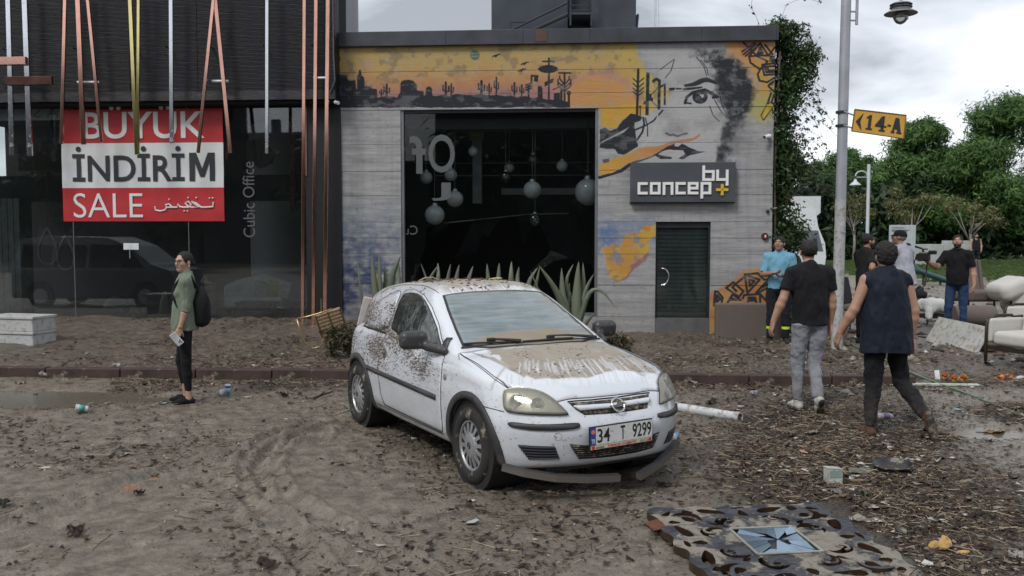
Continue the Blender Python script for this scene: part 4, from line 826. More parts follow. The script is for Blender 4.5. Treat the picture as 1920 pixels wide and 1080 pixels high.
def build_banner():
 a = fac(119, 415, -.02); b = fac(417, 203, -.02); u0, z0 = a; u1, z1 = b
 root = thing('sale_banner', 'red and white sale banner behind the glass with BUYUK INDIRIM SALE in large letters', 'banner', fw(0, 0), -FA)
 rd = mat('banner_red', (.42, .022, .028), .5, var=.12, vs=3, bump=.1, bs=8); wh = mat('banner_white', (.62, .63, .63), .55, var=.08, vs=3, bump=.1, bs=8); bk = mat('banner_black', (.02, .025, .03), .6); lw = mat('banner_letter_white', (.66, .67, .67), .5, var=.05)
 zf = lambda y: fac(268, y, -.02)[1]; xf = lambda x: fac(x, 300, -.02)[0]
 nx, nz = 40, 30; V = []; F = []
 for j in range(nz+1):
  for i in range(nx+1):
   u = u0+(u1-u0)*i/nx; z = z0+(z1-z0)*j/nz; V.append((u, -.018+.004*math.sin(u*9+z*4)+.003*math.sin(z*13), z))
 for j in range(nz):
  for i in range(nx): k = j*(nx+1)+i; F.append((k, k+1, k+nx+2, k+nx+1))
 me = fast_mesh('banner_sheet', V, F); o = link('banner_sheet', me, [rd, wh], root)
 y1, y2 = zf(266), zf(350)
 for p in me.polygons:
  z = V[F[p.index][0]][2]+(z1-z0)/nz/2; p.material_index = 1 if y2 < z < y1 else 0
 R = lambda x0, y0, x1, y1_: (xf(x0), xf(x1), zf(y1_), zf(y0))
 T = -.027
 text_obj('headline', 'BÜYÜK', R(158, 198, 385, 260), T, lw, root, .003, .012); text_obj('headline', 'İNDİRİ', R(136, 274, 346, 340), T, bk, root, .003, .016); MB().prism([(xf(a_), zf(b_)) for a_, b_ in ((355, 340), (355, 287), (368, 287), (379, 317), (390, 287), (403, 287), (403, 340), (393, 340), (393, 304), (383, 332), (375, 332), (365, 304), (365, 340))], T-.003, T).done('headline', bk, root)
 text_obj('headline', 'SALE', R(136, 362, 266, 408), T, lw, root, .003, -.006)
 def K(P, w): 
  pts = [(xf(x), T-.002, zf(y)) for x, y in P]; return pts
 b_ = MB()
 for P in ([(399, 379), (398, 388), (384, 389), (376, 389), (366, 381), (358, 378), (372, 389), (360, 389), (352, 388), (346, 381), (352, 378), (357, 384), (353, 389), (343, 389), (336, 388), (332, 383), (331, 389), (322, 389), (316, 383), (309, 384), (311, 389), (322, 389)], [(311, 389), (308, 394), (299, 396), (290, 394), (289, 387)]): b_.tube(K(P, 1), .016, 6)
 for x, y in ((392, 372), (398, 372), (367, 371), (352, 371), (344, 396), (350, 396), (316, 374)): b_.ball((xf(x), T-.004, zf(y)), .016, 8)
 b_.done('headline', lw, root)
build_banner()
def build_shop_goods():
 u, z = fac(480, 592, .9); r = thing('curved_sofa', 'pale grey curved sofa standing behind the shop glass', 'sofa', fw(u, 1.0, gz0), -FA)
 sm = mat('sofa_grey', (.66, .68, .72), .8, var=.1)
 F = Field((-.8, -.5, -.05), (.8, .6, .95), .02)
 for k in range(-8, 8): a = k/8*1.25; b = (k+1)/8*1.25; F.cone((.62*math.sin(a), .35*math.cos(a)-.05, .22), (.62*math.sin(a), .35*math.cos(a)-.05, .72-.20*abs(a/1.25)), .085, k=.06)
 F.rbox((0, 0, .28), (1.15, .6, .22), .08, k=.05); link('sofa_body', F.mesh('sofa_body'), sm, r)
 MB().cyl((-.4, -.2, 0), (-.4, -.2, .2), .02).cyl((.4, -.2, 0), (.4, -.2, .2), .02).done('sofa_leg', CHROME, r)
 for x, lab, c in ((494, 'grey patterned cushion leftmost on the sofa', (.45, .5, .5)), (517, 'yellowish striped cushion between two grey ones on the sofa', (.55, .48, .22)), (537, 'pale grey cushion rightmost on the sofa', (.6, .62, .62))):
  uu, zz = fac(x, 543, .9); F = Field((-.25, -.15, -.25), (.25, .15, .25), .015); F.rbox((0, 0, 0), (.30, .09, .34), .05, k=.02); o = link('cushion', F.mesh('cushion'), mat('cushion_'+str(x), c, .8, var=.25, vs=18), None, loc=fw(uu, .78, zz), rot=(0.1, rad(12), -FA)); tag(o, lab, 'cushion', 'cushions on the sofa in the shop')
 u, z = fac(485, 590, .4); tb = thing('low_table', 'dark tub shaped low table in front of the grey sofa', 'table', fw(u, .35, gz0), -FA); MB().prism([(-.36, .33), (.36, .33), (.30, .0), (-.30, .0)], -.2, .2).done('table_body', mat('table_dark', (.025, .027, .03), .35), tb)
 for x, y, h, lab in ((90, 462, 68, 'pale tear shaped hanging hoop, left one of two'), (124, 474, 62, 'pale tear shaped hanging hoop beside the glass joint')):
  u, z = fac(x, y, .8); s = h*.0104; t = thing('hanging_hoop', lab, 'lamp', fw(u, .8, z), -FA, 'tear shaped hoops in the left window')
  P = [(s*.34*math.sin(a)*(math.sin(a/2)**1.0), 0, s*.5*math.cos(a)) for a in [2*math.pi*k/28 for k in range(28)]]; MB().tube(P, .028, 8, closed=True).done('hoop', mat('hoop_straw', (.45, .43, .35), .7), t, smooth=True); MB().cyl((0, 0, s*.5), (0, 0, 3.2-z), .004, n=6).done('cord', BLACK, t)
 for x, y, rx, rz, lab in ((217, 562, .24, .19, 'large pale round pouffe behind the shop glass'), (253, 570, .11, .09, 'small pale round pouffe beside the large one'), (440, 560, .0, .0, '')):
  if rx == 0: continue
  u, z = fac(x, y, .8); F = Field((-.3, -.3, -.3), (.3, .3, .3), .015); F.ell((0, 0, 0), (rx, rx*.8, rz)); tag(link('pouffe', F.mesh('pouffe'), mat('pouffe_grey', (.34, .34, .32), .85, var=.25, bump=.3), None, loc=fw(u, .8, gz0+rz-.01)), lab, 'pouffe')
 u, z = fac(310, 570, .4); F = Field((-.2, -.2, -.02), (.2, .2, .6), .015); F.cone((0, 0, .1), (0, 0, .3), .10, .07, k=.04).cone((0, 0, .3), (.02, 0, .46), .06, .05); tag(link('vase', F.mesh('vase'), mat('vase_cream', (.38, .35, .28), .5), None, loc=fw(u, .35, gz0)), 'cream vase behind the glass beside the woman', 'vase')
 u, z = fac(389, 526, .6); F = Field((-.2, -.1, -.15), (.2, .1, .2), .015); F.cone((-.08, 0, -.02), (.08, 0, -.05), .05, .02).ell((-.05, 0, .03), (.05, .04, .05)); 
 t = thing('display_stand', 'small dark display stand with a cream ornament on top', 'stand', fw(u, .6, gz0), -FA); MB().bx(-.16, .2, -.12, .12, 0, z-gz0-.07).done('stand_block', BLACK, t); link('ornament', F.mesh('ornament'), mat('ornament_cream', (.42, .38, .25), .5), t, loc=(0, 0, z-gz0))
 a = fac(232, 468); b = fac(260, 456); o = tag(MB().bx(a[0], b[0], -.006, -.001, a[1], b[1]).done('notice', mat('paper_white', (.62, .64, .68), .6), None, loc=(FO[0], FO[1], 0), rot=(0, 0, -FA)), 'small white paper notice taped to the shop glass', 'notice')
 a = fac(243, 484); MB().bx(a[0], a[0]+.012, -.004, -.0015, a[1], fac(243, 469)[1]).done('tape', mat('tape_clear', (.3, .31, .32), .5), o)
 F = [fw(fac(x, 590, .2)[0], .25+.15*random.random(), gz0) for x in range(100, 275, 1)]
 b_ = MB()
 for q in F: b_.box(q, (random.uniform(.03, .08), .05, random.uniform(.02, .05)), (random.random(), random.random(), random.random()))
 tag(b_.done('white_pebbles', mat('pebble_white', (.30, .32, .33), .7, var=.3)), 'white broken pebbles heaped along the foot of the shop glass inside', 'pebbles', kind='stuff')
build_shop_goods()
# ================================================================== BACKGROUND
def leaf_cloud(name, centers, radii, n, size, m, parent, squash=.7, seed=1, elong=1.6, up=.3):
 """many small bent leaf faces spread through uneven clumps"""
 r = np.random.RandomState(seed); centers = np.asarray(centers, float); radii = np.asarray(radii, float)
 w = radii**2; k = r.choice(len(centers), n, p=w/w.sum()); d = r.normal(size=(n, 3)); d /= np.linalg.norm(d, axis=1)[:, None]
 rr = radii[k]*(1-.42*r.rand(n)**1.6)*(1+.30*r.normal(size=n))*(1+.35*fbm((centers[k]+d*radii[k][:, None])*(1.1/np.maximum(radii.mean(), .05))*.8, 2)); P = centers[k]+d*rr[:, None]*np.array([1, 1, squash])
 nrm = d+r.normal(size=(n, 3))*.55+np.array([0, 0, up]); nrm /= np.linalg.norm(nrm, axis=1)[:, None]
 a = np.cross(nrm, r.normal(size=(n, 3))); a /= np.linalg.norm(a, axis=1)[:, None]; b = np.cross(nrm, a)
 s = size*(.6+.8*r.rand(n))[:, None]; V = np.stack([P-a*s*elong, P-b*s*.5+nrm*s*.12, P+a*s*elong, P+b*s*.5+nrm*s*.12], 1).reshape(-1, 3)
 return link(name, fast_mesh(name, V, np.arange(4*n).reshape(-1, 4), False), m, parent)
def leaf_mat(name, a, b, c, rough=.55, tr=.25):
 t = NT(name); g = t.new('ShaderNodeNewGeometry'); ri = g.outputs['Random Per Island']; co = t.coord('Object')
 col = t.ramp(ri, [(0., a), (.55, b), (1., c)]); col = t.mix(t.ramp(t.noise(co, .9, 3), [(.35, 0.), (.65, .6)]), col, a)
 t.pr(col=col, rough=rough, spec=.35)
 d = t.new('ShaderNodeBsdfTranslucent'); t.l.new(col, d.inputs[0]); mx = t.new('ShaderNodeMixShader'); mx.inputs[0].default_value = tr
 t.l.new(t.p.outputs[0], mx.inputs[1]); t.l.new(d.outputs[0], mx.inputs[2]); t.l.new(mx.outputs[0], t.out.inputs[0]); return t.m
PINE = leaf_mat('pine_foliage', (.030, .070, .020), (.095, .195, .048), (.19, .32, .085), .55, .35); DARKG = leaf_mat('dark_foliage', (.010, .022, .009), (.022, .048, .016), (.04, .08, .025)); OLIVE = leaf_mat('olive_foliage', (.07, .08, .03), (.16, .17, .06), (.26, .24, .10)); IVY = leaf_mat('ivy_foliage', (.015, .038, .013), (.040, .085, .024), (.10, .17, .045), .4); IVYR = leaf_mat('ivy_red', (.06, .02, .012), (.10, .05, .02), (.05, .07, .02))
BARK = mat('bark', (.085, .065, .050), .9, var=.4, vs=12, bump=.8, bs=20, stretch=(1, 1, .3)); BARKL = mat('pale_bark', (.23, .21, .18), .9, var=.3, vs=10, bump=.4)
def pine(name, label, px, ytop, Y, width, seed, m=PINE, group='pines behind the park', clumps=26, n=24000, leaf=.12):
 r = random.Random(seed); x = (px-960)/FPX*Y; H = CAM_H+(440-ytop)/FPX*Y; t = thing(name, label, 'tree', (x, Y, 0), 0, group)
 cs = []; rs = []
 for k in range(clumps):
  f = r.random()**.8; z = H*(.22+.72*f); w = width*(1.0-.72*max(0, f-.25)/.75)*(.5+.5*r.random()); a = r.random()*6.283
  cs.append((w*math.cos(a), w*math.sin(a)*.7, z)); rs.append(width*(.20+.16*r.random())*(1.1-.55*f))
 cs.append((0, 0, H*.93)); rs.append(width*.20)
 leaf_cloud('crown', cs, rs, int(n*1.35), leaf*.68, m, t, .8, seed, 2.5)
 b = MB(); b.tube([(0, 0, -.2), (.1, 0, H*.3), (-.1, .1, H*.6), (0, 0, H*.9)], [.22*H/10, .18*H/10, .1*H/10, .03], 8)
 for k in range(8): c = cs[k]; b.tube([(0, 0, c[2]*.7), ((c[0]*.5), c[1]*.5, c[2]*.82), c], [.07*H/10, .05*H/10, .02], 5)
 b.done('trunk', BARK, t, smooth=True)
 rr = np.random.RandomState(seed+5); 
 return t
def build_trees():
 pine('pine_tree', 'tall broad pine with its crown cut by the right edge of the picture', 1880, 176, 62, 5.2, 1, n=40000, clumps=46)
 pine('pine_tree', 'broad pine whose crown reaches up behind the yellow 14-A sign', 1722, 222, 66, 4.3, 2, n=32000, clumps=38)
 pine('pine_tree', 'lower pine left of the small curved street lamp', 1592, 276, 72, 3.4, 3, n=20000)
 pine('pine_tree', 'lowest pine beside the ivy covered corner', 1528, 300, 74, 3.2, 4, n=17000)
 pine('pine_tree', 'pine filling the gap between the two tallest crowns', 1800, 268, 70, 3.8, 5, n=14000)
 pine('pine_tree', 'pine standing outside the right edge beyond the tallest one', 1990, 190, 64, 5, 6, n=9000)
 r = random.Random(4); cs = []; rs = []
 for k in range(150): cs.append((r.uniform(20, 48), r.uniform(62, 66), r.uniform(.3, 5.0))); rs.append(r.uniform(.9, 1.7))
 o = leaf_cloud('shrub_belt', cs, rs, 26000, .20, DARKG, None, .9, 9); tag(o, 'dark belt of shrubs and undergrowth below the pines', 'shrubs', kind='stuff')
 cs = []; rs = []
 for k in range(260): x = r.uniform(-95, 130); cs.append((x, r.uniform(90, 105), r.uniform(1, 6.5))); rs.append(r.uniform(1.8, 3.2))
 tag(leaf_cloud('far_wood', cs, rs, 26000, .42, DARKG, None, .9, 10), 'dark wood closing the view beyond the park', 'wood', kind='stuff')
 for lab, px, yt, yb, Y, w, m, sd_ in (('thin young tree with yellowish leaves left of the billboard pole', 1708, 352, 497, 52, 1.3, OLIVE, 11), ('young tree with bare forked twigs and olive leaves behind the cameraman', 1818, 368, 500, 50, 1.5, OLIVE, 12), ('slender young tree with olive crown below the small lamp', 1600, 360, 500, 58, 1.2, OLIVE, 13)):
  x = (px-960)/FPX*Y; H = CAM_H+(440-yt)/FPX*Y; t = thing('young_tree', lab, 'tree', (x, Y, 0)); rr = random.Random(sd_)
  b = MB(); b.tube([(0, 0, 0), (.05, 0, H*.3), (0, .05, H*.55)], [.10, .08, .05], 7); tips = []
  for k in range(9):
   a = rr.random()*6.28; e = (w*rr.uniform(.4, 1)*math.cos(a), w*.6*math.sin(a), H*rr.uniform(.62, .98)); b.tube([(0, .02, H*rr.uniform(.35, .55)), (e[0]*.5, e[1]*.5, H*.62), e], [.035, .025, .01], 5); tips.append(e)
  b.done('trunk', BARKL, t, smooth=True); leaf_cloud('crown', tips, [.42]*len(tips), 1500, .07, m, t, .8, sd_)
build_trees()
def build_far_things():
 r = thing('park_wall', 'low whitewashed wall in front of the dark trees', 'wall', ((1757-960)/FPX*50, 50, 0)); wm = mat('wall_white_dirty', (.36, .38, .37), .8, var=.2, vs=1.5)
 MB().bx(-1.3, .35, 0, .3, 0, 1.35, bev=.02).done('wall_panel', wm, r); MB().bx(.36, 2.1, 0, .3, 0, 1.55, bev=.02).done('wall_panel', wm, r)
 Y = 47; x0 = (1667-960)/FPX*Y; x1 = (1716-960)/FPX*Y; z0 = CAM_H+(440-487)/FPX*Y; z1 = CAM_H+(440-421)/FPX*Y
 r = thing('billboard', 'pale grey information board on the far side behind the man in grey', 'board', ((x0+x1)/2, Y, 0)); h = (x1-x0)/2
 MB().bx(-h, h, 0, .12, z0, z1, bev=.02).done('board_panel', mat('board_grey', (.40, .43, .45), .6, var=.1), r); MB().bx(-h+.1, -h+.2, .02, .1, 0, z0).bx(h-.2, h-.1, .02, .1, 0, z0).done('board_post', STEEL, r)
 for k, (a, w) in enumerate(((.12, .55), (.24, .8), (.30, .7))): MB().bx(-h+.1, -h+.1+(2*h-.2)*w, -.012, -.002, z1-a-.04, z1-a).done('print_line', mat('print_dark', (.12, .12, .13), .7), r)
 MB().cyl((.28, -.004, z0+.75), (.28, -.014, z0+.75), .17, n=20).done('print_disc', BLACK, r); MB().cyl((.38, -.004, z0+.30), (.38, -.014, z0+.30), .12, n=20).done('print_disc', BLACK, r)
 t = thing('verge_kerb', None, None, (0, 0, 0)); tag(t, kind='structure'); km = mat('verge_kerb_stone', (.30, .27, .23), .8, var=.2)
 P = [(14.6, 33.6), (20, 35.2), (30, 38)]
 for (xa, ya), (xb, yb) in zip(P, P[1:]):
  L = math.hypot(xb-xa, yb-ya); n = int(L/1.0)
  for k in range(n): f = (k+.5)/n; o = MB().box((0, 0, 0), (L/n-.03, .22, .2), bev=.02).done('kerb_stone', km, t); o.location = (xa+(xb-xa)*f, ya+(yb-ya)*f, .1); o.rotation_euler = (0, 0, math.atan2(yb-ya, xb-xa))
 rs = np.random.RandomState(5); n = 9000; x = rs.uniform(14.5, 34, n); y = 34+.25*(x-20)+rs.uniform(.3, 24, n)
 h = .10+.10*rs.rand(n); a = rs.rand(n)*6.28; dx = np.cos(a)*.12; dy = np.sin(a)*.12
 V = np.stack([np.stack([x-dx, y-dy, np.full(n, .05)], 1), np.stack([x+dx, y+dy, np.full(n, .05)], 1), np.stack([x+dx*.8, y+dy, .1+h], 1), np.stack([x-dx*.9, y-dy, .1+h*.8], 1)], 1).reshape(-1, 3)
 tag(link('grass', fast_mesh('grass', V, np.arange(4*n).reshape(-1, 4), False), leaf_mat('grass_blades', (.045, .075, .02), (.08, .13, .035), (.12, .17, .05))), 'mown green grass of the verge in front of the trees', 'grass', kind='stuff')
 Y = 46; s = Y/FPX; x0 = (1497-960)*s; x1 = (1548-960)*s; zt = lambda y: CAM_H+(440-y)*s
 r = thing('white_lorry', 'white box lorry parked beyond the ivy covered corner, cab towards the street', 'lorry', (0, Y, 0))
 wp = mat('lorry_white', (.62, .65, .68), .35, var=.06); gl2 = mat('lorry_window', (.10, .12, .14), .12, var=.2)
 prof = [(x0-2.2, zt(500)), (x1-.05, zt(500)), (x1+.02, zt(480)), (x1-.05, zt(455)), (x1-.42, zt(424)), (x1-.55, zt(395)), (x0-.2, zt(386)), (x0-2.2, zt(386))]
 MB().prism(prof, 0, 2.2).done('cab', wp, r); MB().prism([(x0-2.4, zt(503)), ((1538-960)*s, zt(398)), ((1538-960)*s, zt(367)), (x0-2.4, zt(367))], .12, 2.5).done('cargo_box', mat('lorry_box', (.55, .57, .58), .5, var=.08), r)
 MB().prism([(x0-.3, zt(470)), (x1-.13, zt(470)), (x1-.42, zt(431)), (x0-.3, zt(431))], -.015, .0).done('side_window', gl2, r); MB().prism([(x0-1.5, zt(452)), (x1-.10, zt(457)), (x1-.1, zt(458)), (x0-1.5, zt(454))], -.01, .0).done('trim_line', BLACK, r)
 MB().bx(x0-2, x1-.1, .1, 2.0, .3, zt(500)).done('chassis', BLACK, r)
 for xx in (x0-.3, x0-1.9): w = MB().cyl((xx, -.05, .45), (xx, .25, .45), .45, n=24).done('wheel', mat('tyre', (.02, .02, .02), .8), r)
 MB().box((x1-.6, -.12, zt(452)), (.16, .12, .35), bev=.03).done('mirror', BLACK, r)
 Y = 24.; s = Y/FPX; X = lambda p: (p-960)*s; Z = lambda y: CAM_H+(440-y)*s*1.0
 r = thing('rooftop_tower', 'dark grey windowless tower block rising behind the shop roof', 'building', (X(1056), Y, 0)); ox = X(1056)
 tm = mat('tower_render', (.052, .060, .075), .85, var=.25, vs=1.2, bump=.2, bs=15); MB().bx(X(922)-ox, X(1063)-ox, 0, 4, 0, 11, bev=.02).done('wall', tm, r); MB().bx(X(1105)-ox, X(1189)-ox, 0, 4, 0, 11, bev=.02).done('wall', tm, r); MB().bx(X(1063)-ox, X(1105)-ox, .5, 4, 0, 11).done('recess_wall', tm, r)
 MB().bx(X(1068)-ox, X(1100)-ox, .42, .49, Z(70), Z(42)).done('doorway', BLACK, r)
 rm = mat('rail_dark', (.03, .034, .042), .5); b = MB()
 for y in (2, 13, 24, 33): b.bx(X(1066)-ox, X(1104)-ox, -.42, -.38, Z(y)-.012, Z(y)+.012)
 b.bx(X(1066)-ox-.02, X(1066)-ox+.02, -.42, -.38, Z(60), Z(-30)).bx(X(1104)-ox-.02, X(1104)-ox+.02, -.42, -.38, Z(60), Z(-30)); b.done('balcony_railing', rm, r)
 MB().bx(X(1066)-ox, X(1104)-ox, -.4, .45, Z(40), Z(33)).done('balcony_slab', tm, r)
 b = MB(); b.tube([(X(960)-ox, -.3, Z(66)), (X(1060)-ox, -.3, Z(18))], .03, 6).tube([(X(1000)-ox, -.3, Z(66)), (X(1062)-ox, -.3, Z(38))], .05, 6).tube([(X(957)-ox, -.3, Z(70)), (X(957)-ox, -.3, Z(52)), (X(985)-ox, -.3, Z(52))], .02, 6); b.done('stair_rail', rm, r)
 MB().tube([(X(1191)-ox, .3, Z(66)), (X(1194)-ox, .3, Z(30))], .05, 6).tube([(X(1189)-ox, .3, Z(36)), (X(1196)-ox, .3, Z(28))], .03, 6).done('bracket', rm, r)
 r = thing('antenna_mast', 'thin pale antenna mast standing on the roof right of the tower', 'antenna', (X(1225)*.75, Y*.75, 0)); MB().cyl((0, 0, 4.5), (0, 0, 9), .022, n=8).done('mast', STEEL, r); MB().tube([(.12, 0, 4.5), (.07, 0, 6), (0, 0, 8)], .005, 5).done('stay_cable', STEEL, r)
 Y = 21.; s = Y/FPX; r = thing('round_tower', 'pale grey rounded tower edge seen above the roof at the left', 'building', ((628-960)*s-.9, Y+1, 0)); MB().cyl((0, 0, 0), (0, 0, 12), 1.32, n=48).done('wall', mat('tower_pale', (.32, .34, .36), .6, var=.06), r, smooth=True, auto=40)
build_far_things()
def build_ivy():
 r = thing('climbing_ivy', 'dark green climber covering the right corner and roof edge of the concrete shop', 'climber', fw(FW, .1), -FA)
 rs = random.Random(8); cs = []; ra = []
 for k in range(300):
  z = rs.uniform(.0, 5.5); w = .52+.12*math.sin(z*1.7)+.10*math.sin(z*4.1+1); w *= .85 if z < 1.8 else 1.0
  cs.append((rs.uniform(.02, max(.08, w)), rs.uniform(-.12, 1.2), z)); ra.append(rs.uniform(.10, .22))
 for k in range(16): cs.append((rs.uniform(-.22, .45), rs.uniform(.0, .6), rs.uniform(5.15, 5.55))); ra.append(rs.uniform(.06, .13))
 leaf_cloud('foliage', cs, ra, 34000, .033, IVY, r, .95, 21, 1.15, .1)['kind'] = 'stuff'
 leaf_cloud('red_foliage', cs[::3], ra[::3], 1500, .026, IVYR, r, .95, 22, 1.15, .1)['kind'] = 'stuff'
 b = MB(); tip = []
 for k in range(34):
  z = rs.uniform(2.6, 5.5); x0 = .35+rs.uniform(-.1, .1); L = rs.uniform(.25, .75); d = rs.uniform(-.9, .5) if z < 4.6 else rs.uniform(-.3, .8); P = []
  for j in range(6): f = j/5; P.append((x0+L*f, .1+rs.uniform(-.03, .03)+.2*rs.random()*f, z+L*f*(d*.6)+.18*math.sin(f*3.1)-.15*f*f))
  b.tube(P, .0035, 4); tip += [P[j] for j in (1, 2, 3, 4, 5) for _ in (0, 1)]
 for P in ([(-.25, 0, 5.45), (-.32, 0, 5.62), (-.40, -.02, 5.75), (-.38, -.02, 5.92)], [(.1, 0, 5.5), (.2, 0, 5.8), (.5, 0, 5.9), (.75, 0, 5.82)]): b.tube(P, .0035, 4); tip += P
 b.done('loose_shoots', BARK, r)['kind'] = 'stuff'; leaf_cloud('shoot_leaves', tip, [.05]*len(tip), 1500, .026, IVY, r, 1, 23, 1.1, .1)['kind'] = 'stuff'
 MB().tube([(.05, -.02, 0), (.08, -.03, 1.5), (.04, -.02, 3), (.1, -.02, 5)], .02, 6).done('stem', BARK, r)
build_ivy()
def build_lamps():
 Y = 14.; s = Y/FPX; px = lambda p: (p-960)*s; Z = lambda y: CAM_H+(440-y)*s
 zinc = mat('galvanised_pole', (.34, .36, .39), .5, .35, var=.12, vs=4, mud=.0); mudp = mat('pole_dirty', (.40, .41, .42), .6, .1, var=.15, mud=.30, ms=14)
 r = thing('lamp_post', 'tall grey street lamp post carrying a yellow 14-A sign', 'lamp post', (px(1572), Y, 0), 0, None); r.rotation_euler = (0, rad(.35), 0)
 MB().cyl((0, 0, -.1), (0, 0, 2.4), .088, .082, n=10).done('pole_foot', mudp, r, smooth=True, auto=60); MB().cyl((0, 0, 2.4), (0, 0, 8.5), .080, .068, n=10).done('pole', zinc, r, smooth=True, auto=60)
 MB().cyl((.17, 0, Z(52)), (.17, 0, 8.4), .022).done('arm_rail', zinc, r)
 for y in (28, 44): MB().cyl((.07, 0, Z(y)), (.18, 0, Z(y)), .014).done('arm_bracket', zinc, r)
 MB().tube([(.17, 0, 8.3), (.4, 0, 8.55), (.8, 0, 8.4), (.86, 0, 7.0), (.86, 0, 5.62)], .02, 8).done('curved_arm', zinc, r)
 cx = px(1677)-px(1572)-.03; zc = Z(30)
 cx = px(1677)-px(1572)-.03
 l = MB().lathe([(.02, .27), (.03, .16), (.13, .15), (.14, .05), (.09, .04)], 24, (cx, 0, zc)).done('lamp_hood', zinc, r, smooth=True, auto=40); 
 for z in (.07, .11): MB().lathe([(.145, z), (.165, z+.008), (.165, z+.018), (.145, z+.026)], 24, (cx, 0, zc)).done('cooling_ring', BLACK, l)
 MB().lathe([(.10, .06), (.17, .035), (.24, -.005), (.243, -.015), (.17, .015), (.10, .03)], 32, (cx, 0, zc)).done('lamp_shade', mat('shade_grey', (.20, .20, .20), .5, .5, var=.2), l, smooth=True)
 MB().ball((cx, 0, zc-.06), .105, 24, (1, 1, 1.05)).done('glass_globe', glass_mat('lamp_globe', .8, (.45, .45, .42), .25), l, smooth=True); MB().ball((cx, 0, zc-.0), .05, 12, (1, 1, 1.3)).done('bulb', mat('bulb_white', (.7, .7, .66), .3), l, smooth=True)
 MB().tube([(cx-.11, 0, zc+.02), (cx-.115, 0, zc-.09), (cx, 0, zc-.175), (cx+.115, 0, zc-.09), (cx+.11, 0, zc+.02)], .005, 6).done('guard_wire', zinc, l)
 g = thing('number_sign', 'yellow direction sign reading 14-A with a black arrow, fixed to the lamp post', 'sign', (px(1572), Y, 0))
 def sp(x, y, d=0): t = (x-1597)/100; q = dpt(x, y, Y-.05+.25*t+d); return (q[0]-px(1572), q[1]-Y, q[2])
 a, b, c, d = sp(1603, 205), sp(1699, 216), sp(1694, 260), sp(1597, 246)
 A = [Vector(v) for v in (d, c, b, a)]; n = (A[1]-A[0]).cross(A[3]-A[0]).normalized(); 
 if n.y > 0: n = -n
 bm_ = bmesh.new(); f = [bm_.verts.new(v) for v in A]+[bm_.verts.new(v-n*.02) for v in A]
 for q in ((0, 1, 2, 3), (7, 6, 5, 4), (0, 4, 5, 1), (1, 5, 6, 2), (2, 6, 7, 3), (3, 7, 4, 0)): bm_.faces.new([f[i] for i in q])
 me = bpy.data.meshes.new('sign_plate'); bm_.to_mesh(me); bm_.free(); link('sign_plate', me, mat('sign_yellow', (.62, .34, .04), .45, var=.08, vs=5), g)
 def onsign(u, v): return A[0]*(1-u)*(1-v)+A[1]*u*(1-v)+A[2]*u*v+A[3]*(1-u)*v+n*.006
 def edge(w): 
  for k in range(4): MB().tube([A[k]+n*.002, A[(k+1) % 4]+n*.002], w, 6).done('sign_edge', mat('sign_rim', (.12, .08, .02), .5), g)
 edge(.008)
 def glyph(nm, polys):
  b_ = bmesh.new()
  for P in polys: 
   fr = [b_.verts.new(onsign(*p)) for p in P]; bk = [b_.verts.new(onsign(*p)-n*.004) for p in P]; b_.faces.new(fr); b_.faces.new(bk[::-1])
   for i in range(len(P)): b_.faces.new((fr[i], bk[i], bk[(i+1) % len(P)], fr[(i+1) % len(P)]))
  bmesh.ops.recalc_face_normals(b_, faces=b_.faces[:]); me = bpy.data.meshes.new(nm); b_.to_mesh(me); b_.free(); link(nm, me, mat('sign_black', (.015, .015, .02), .5), g)
 glyph('arrow', [[(.045, .46), (.175, .88), (.13, .5), (.175, .10)]])
 glyph('digit', [[(.25, .17), (.37, .17), (.37, .24), (.34, .24), (.34, .83), (.30, .83), (.245, .72), (.245, .65), (.285, .68), (.285, .24), (.25, .24)]])
 glyph('digit', [[(.50, .17), (.62, .17), (.62, .24), (.59, .24), (.59, .84), (.54, .84), (.42, .42), (.42, .35), (.535, .35), (.535, .24), (.50, .24)], ])
 glyph('digit', [[(.535, .36), (.64, .36), (.64, .43), (.535, .43)]])
 glyph('dash', [[(.66, .43), (.725, .43), (.725, .51), (.66, .51)]])
 glyph('letter', [[(.735, .17), (.81, .17), (.81, .24), (.795, .24), (.80, .34), (.855, .34), (.86, .24), (.845, .24), (.845, .17), (.945, .17), (.945, .24), (.93, .24), (.87, .84), (.80, .84), (.755, .24), (.735, .24)]])
 for y in (212, 237): q = sp(1600, y+3); MB().cyl((.0, -.09, Z(y)), (q[0], q[1]+.02, q[2]), .013).done('clamp_arm', STEEL, g); MB().lathe([(.082, -.02), (.089, -.015), (.089, .015), (.082, .02)], 16, (0, 0, Z(y))).done('clamp_ring', BLACK, g)
 Y2 = 45; s2 = Y2/FPX; r = thing('street_lamp', 'small far white street lamp with a curved neck and bell shade', 'street lamp', ((1625-960)*s2, Y2, 0)); zz = lambda y: CAM_H+(440-y)*s2; wm = mat('lamp_white', (.50, .54, .58), .5, var=.05)
 MB().cyl((0, 0, 0), (0, 0, zz(308)), .085, .075, n=10).done('pole', wm, r, smooth=True, auto=60); P = [(-.06-.30*(1-math.cos(a))*1., 0, zz(330)+.25*math.sin(a)) for a in [math.pi*k/12 for k in range(13)]]
 MB().tube([(0, 0, zz(342))]+P, .03, 6).done('curved_arm', wm, r); MB().cyl((-.6, 0, zz(332)), (0, 0, zz(332)), .018).done('cross_rail', wm, r); MB().lathe([(.05, .12), (.08, .02), (.27, -.16), (.28, -.19), (.1, -.15)], 20, (-.66, 0, zz(340))).done('lamp_shade', wm, r, smooth=True)
build_lamps()
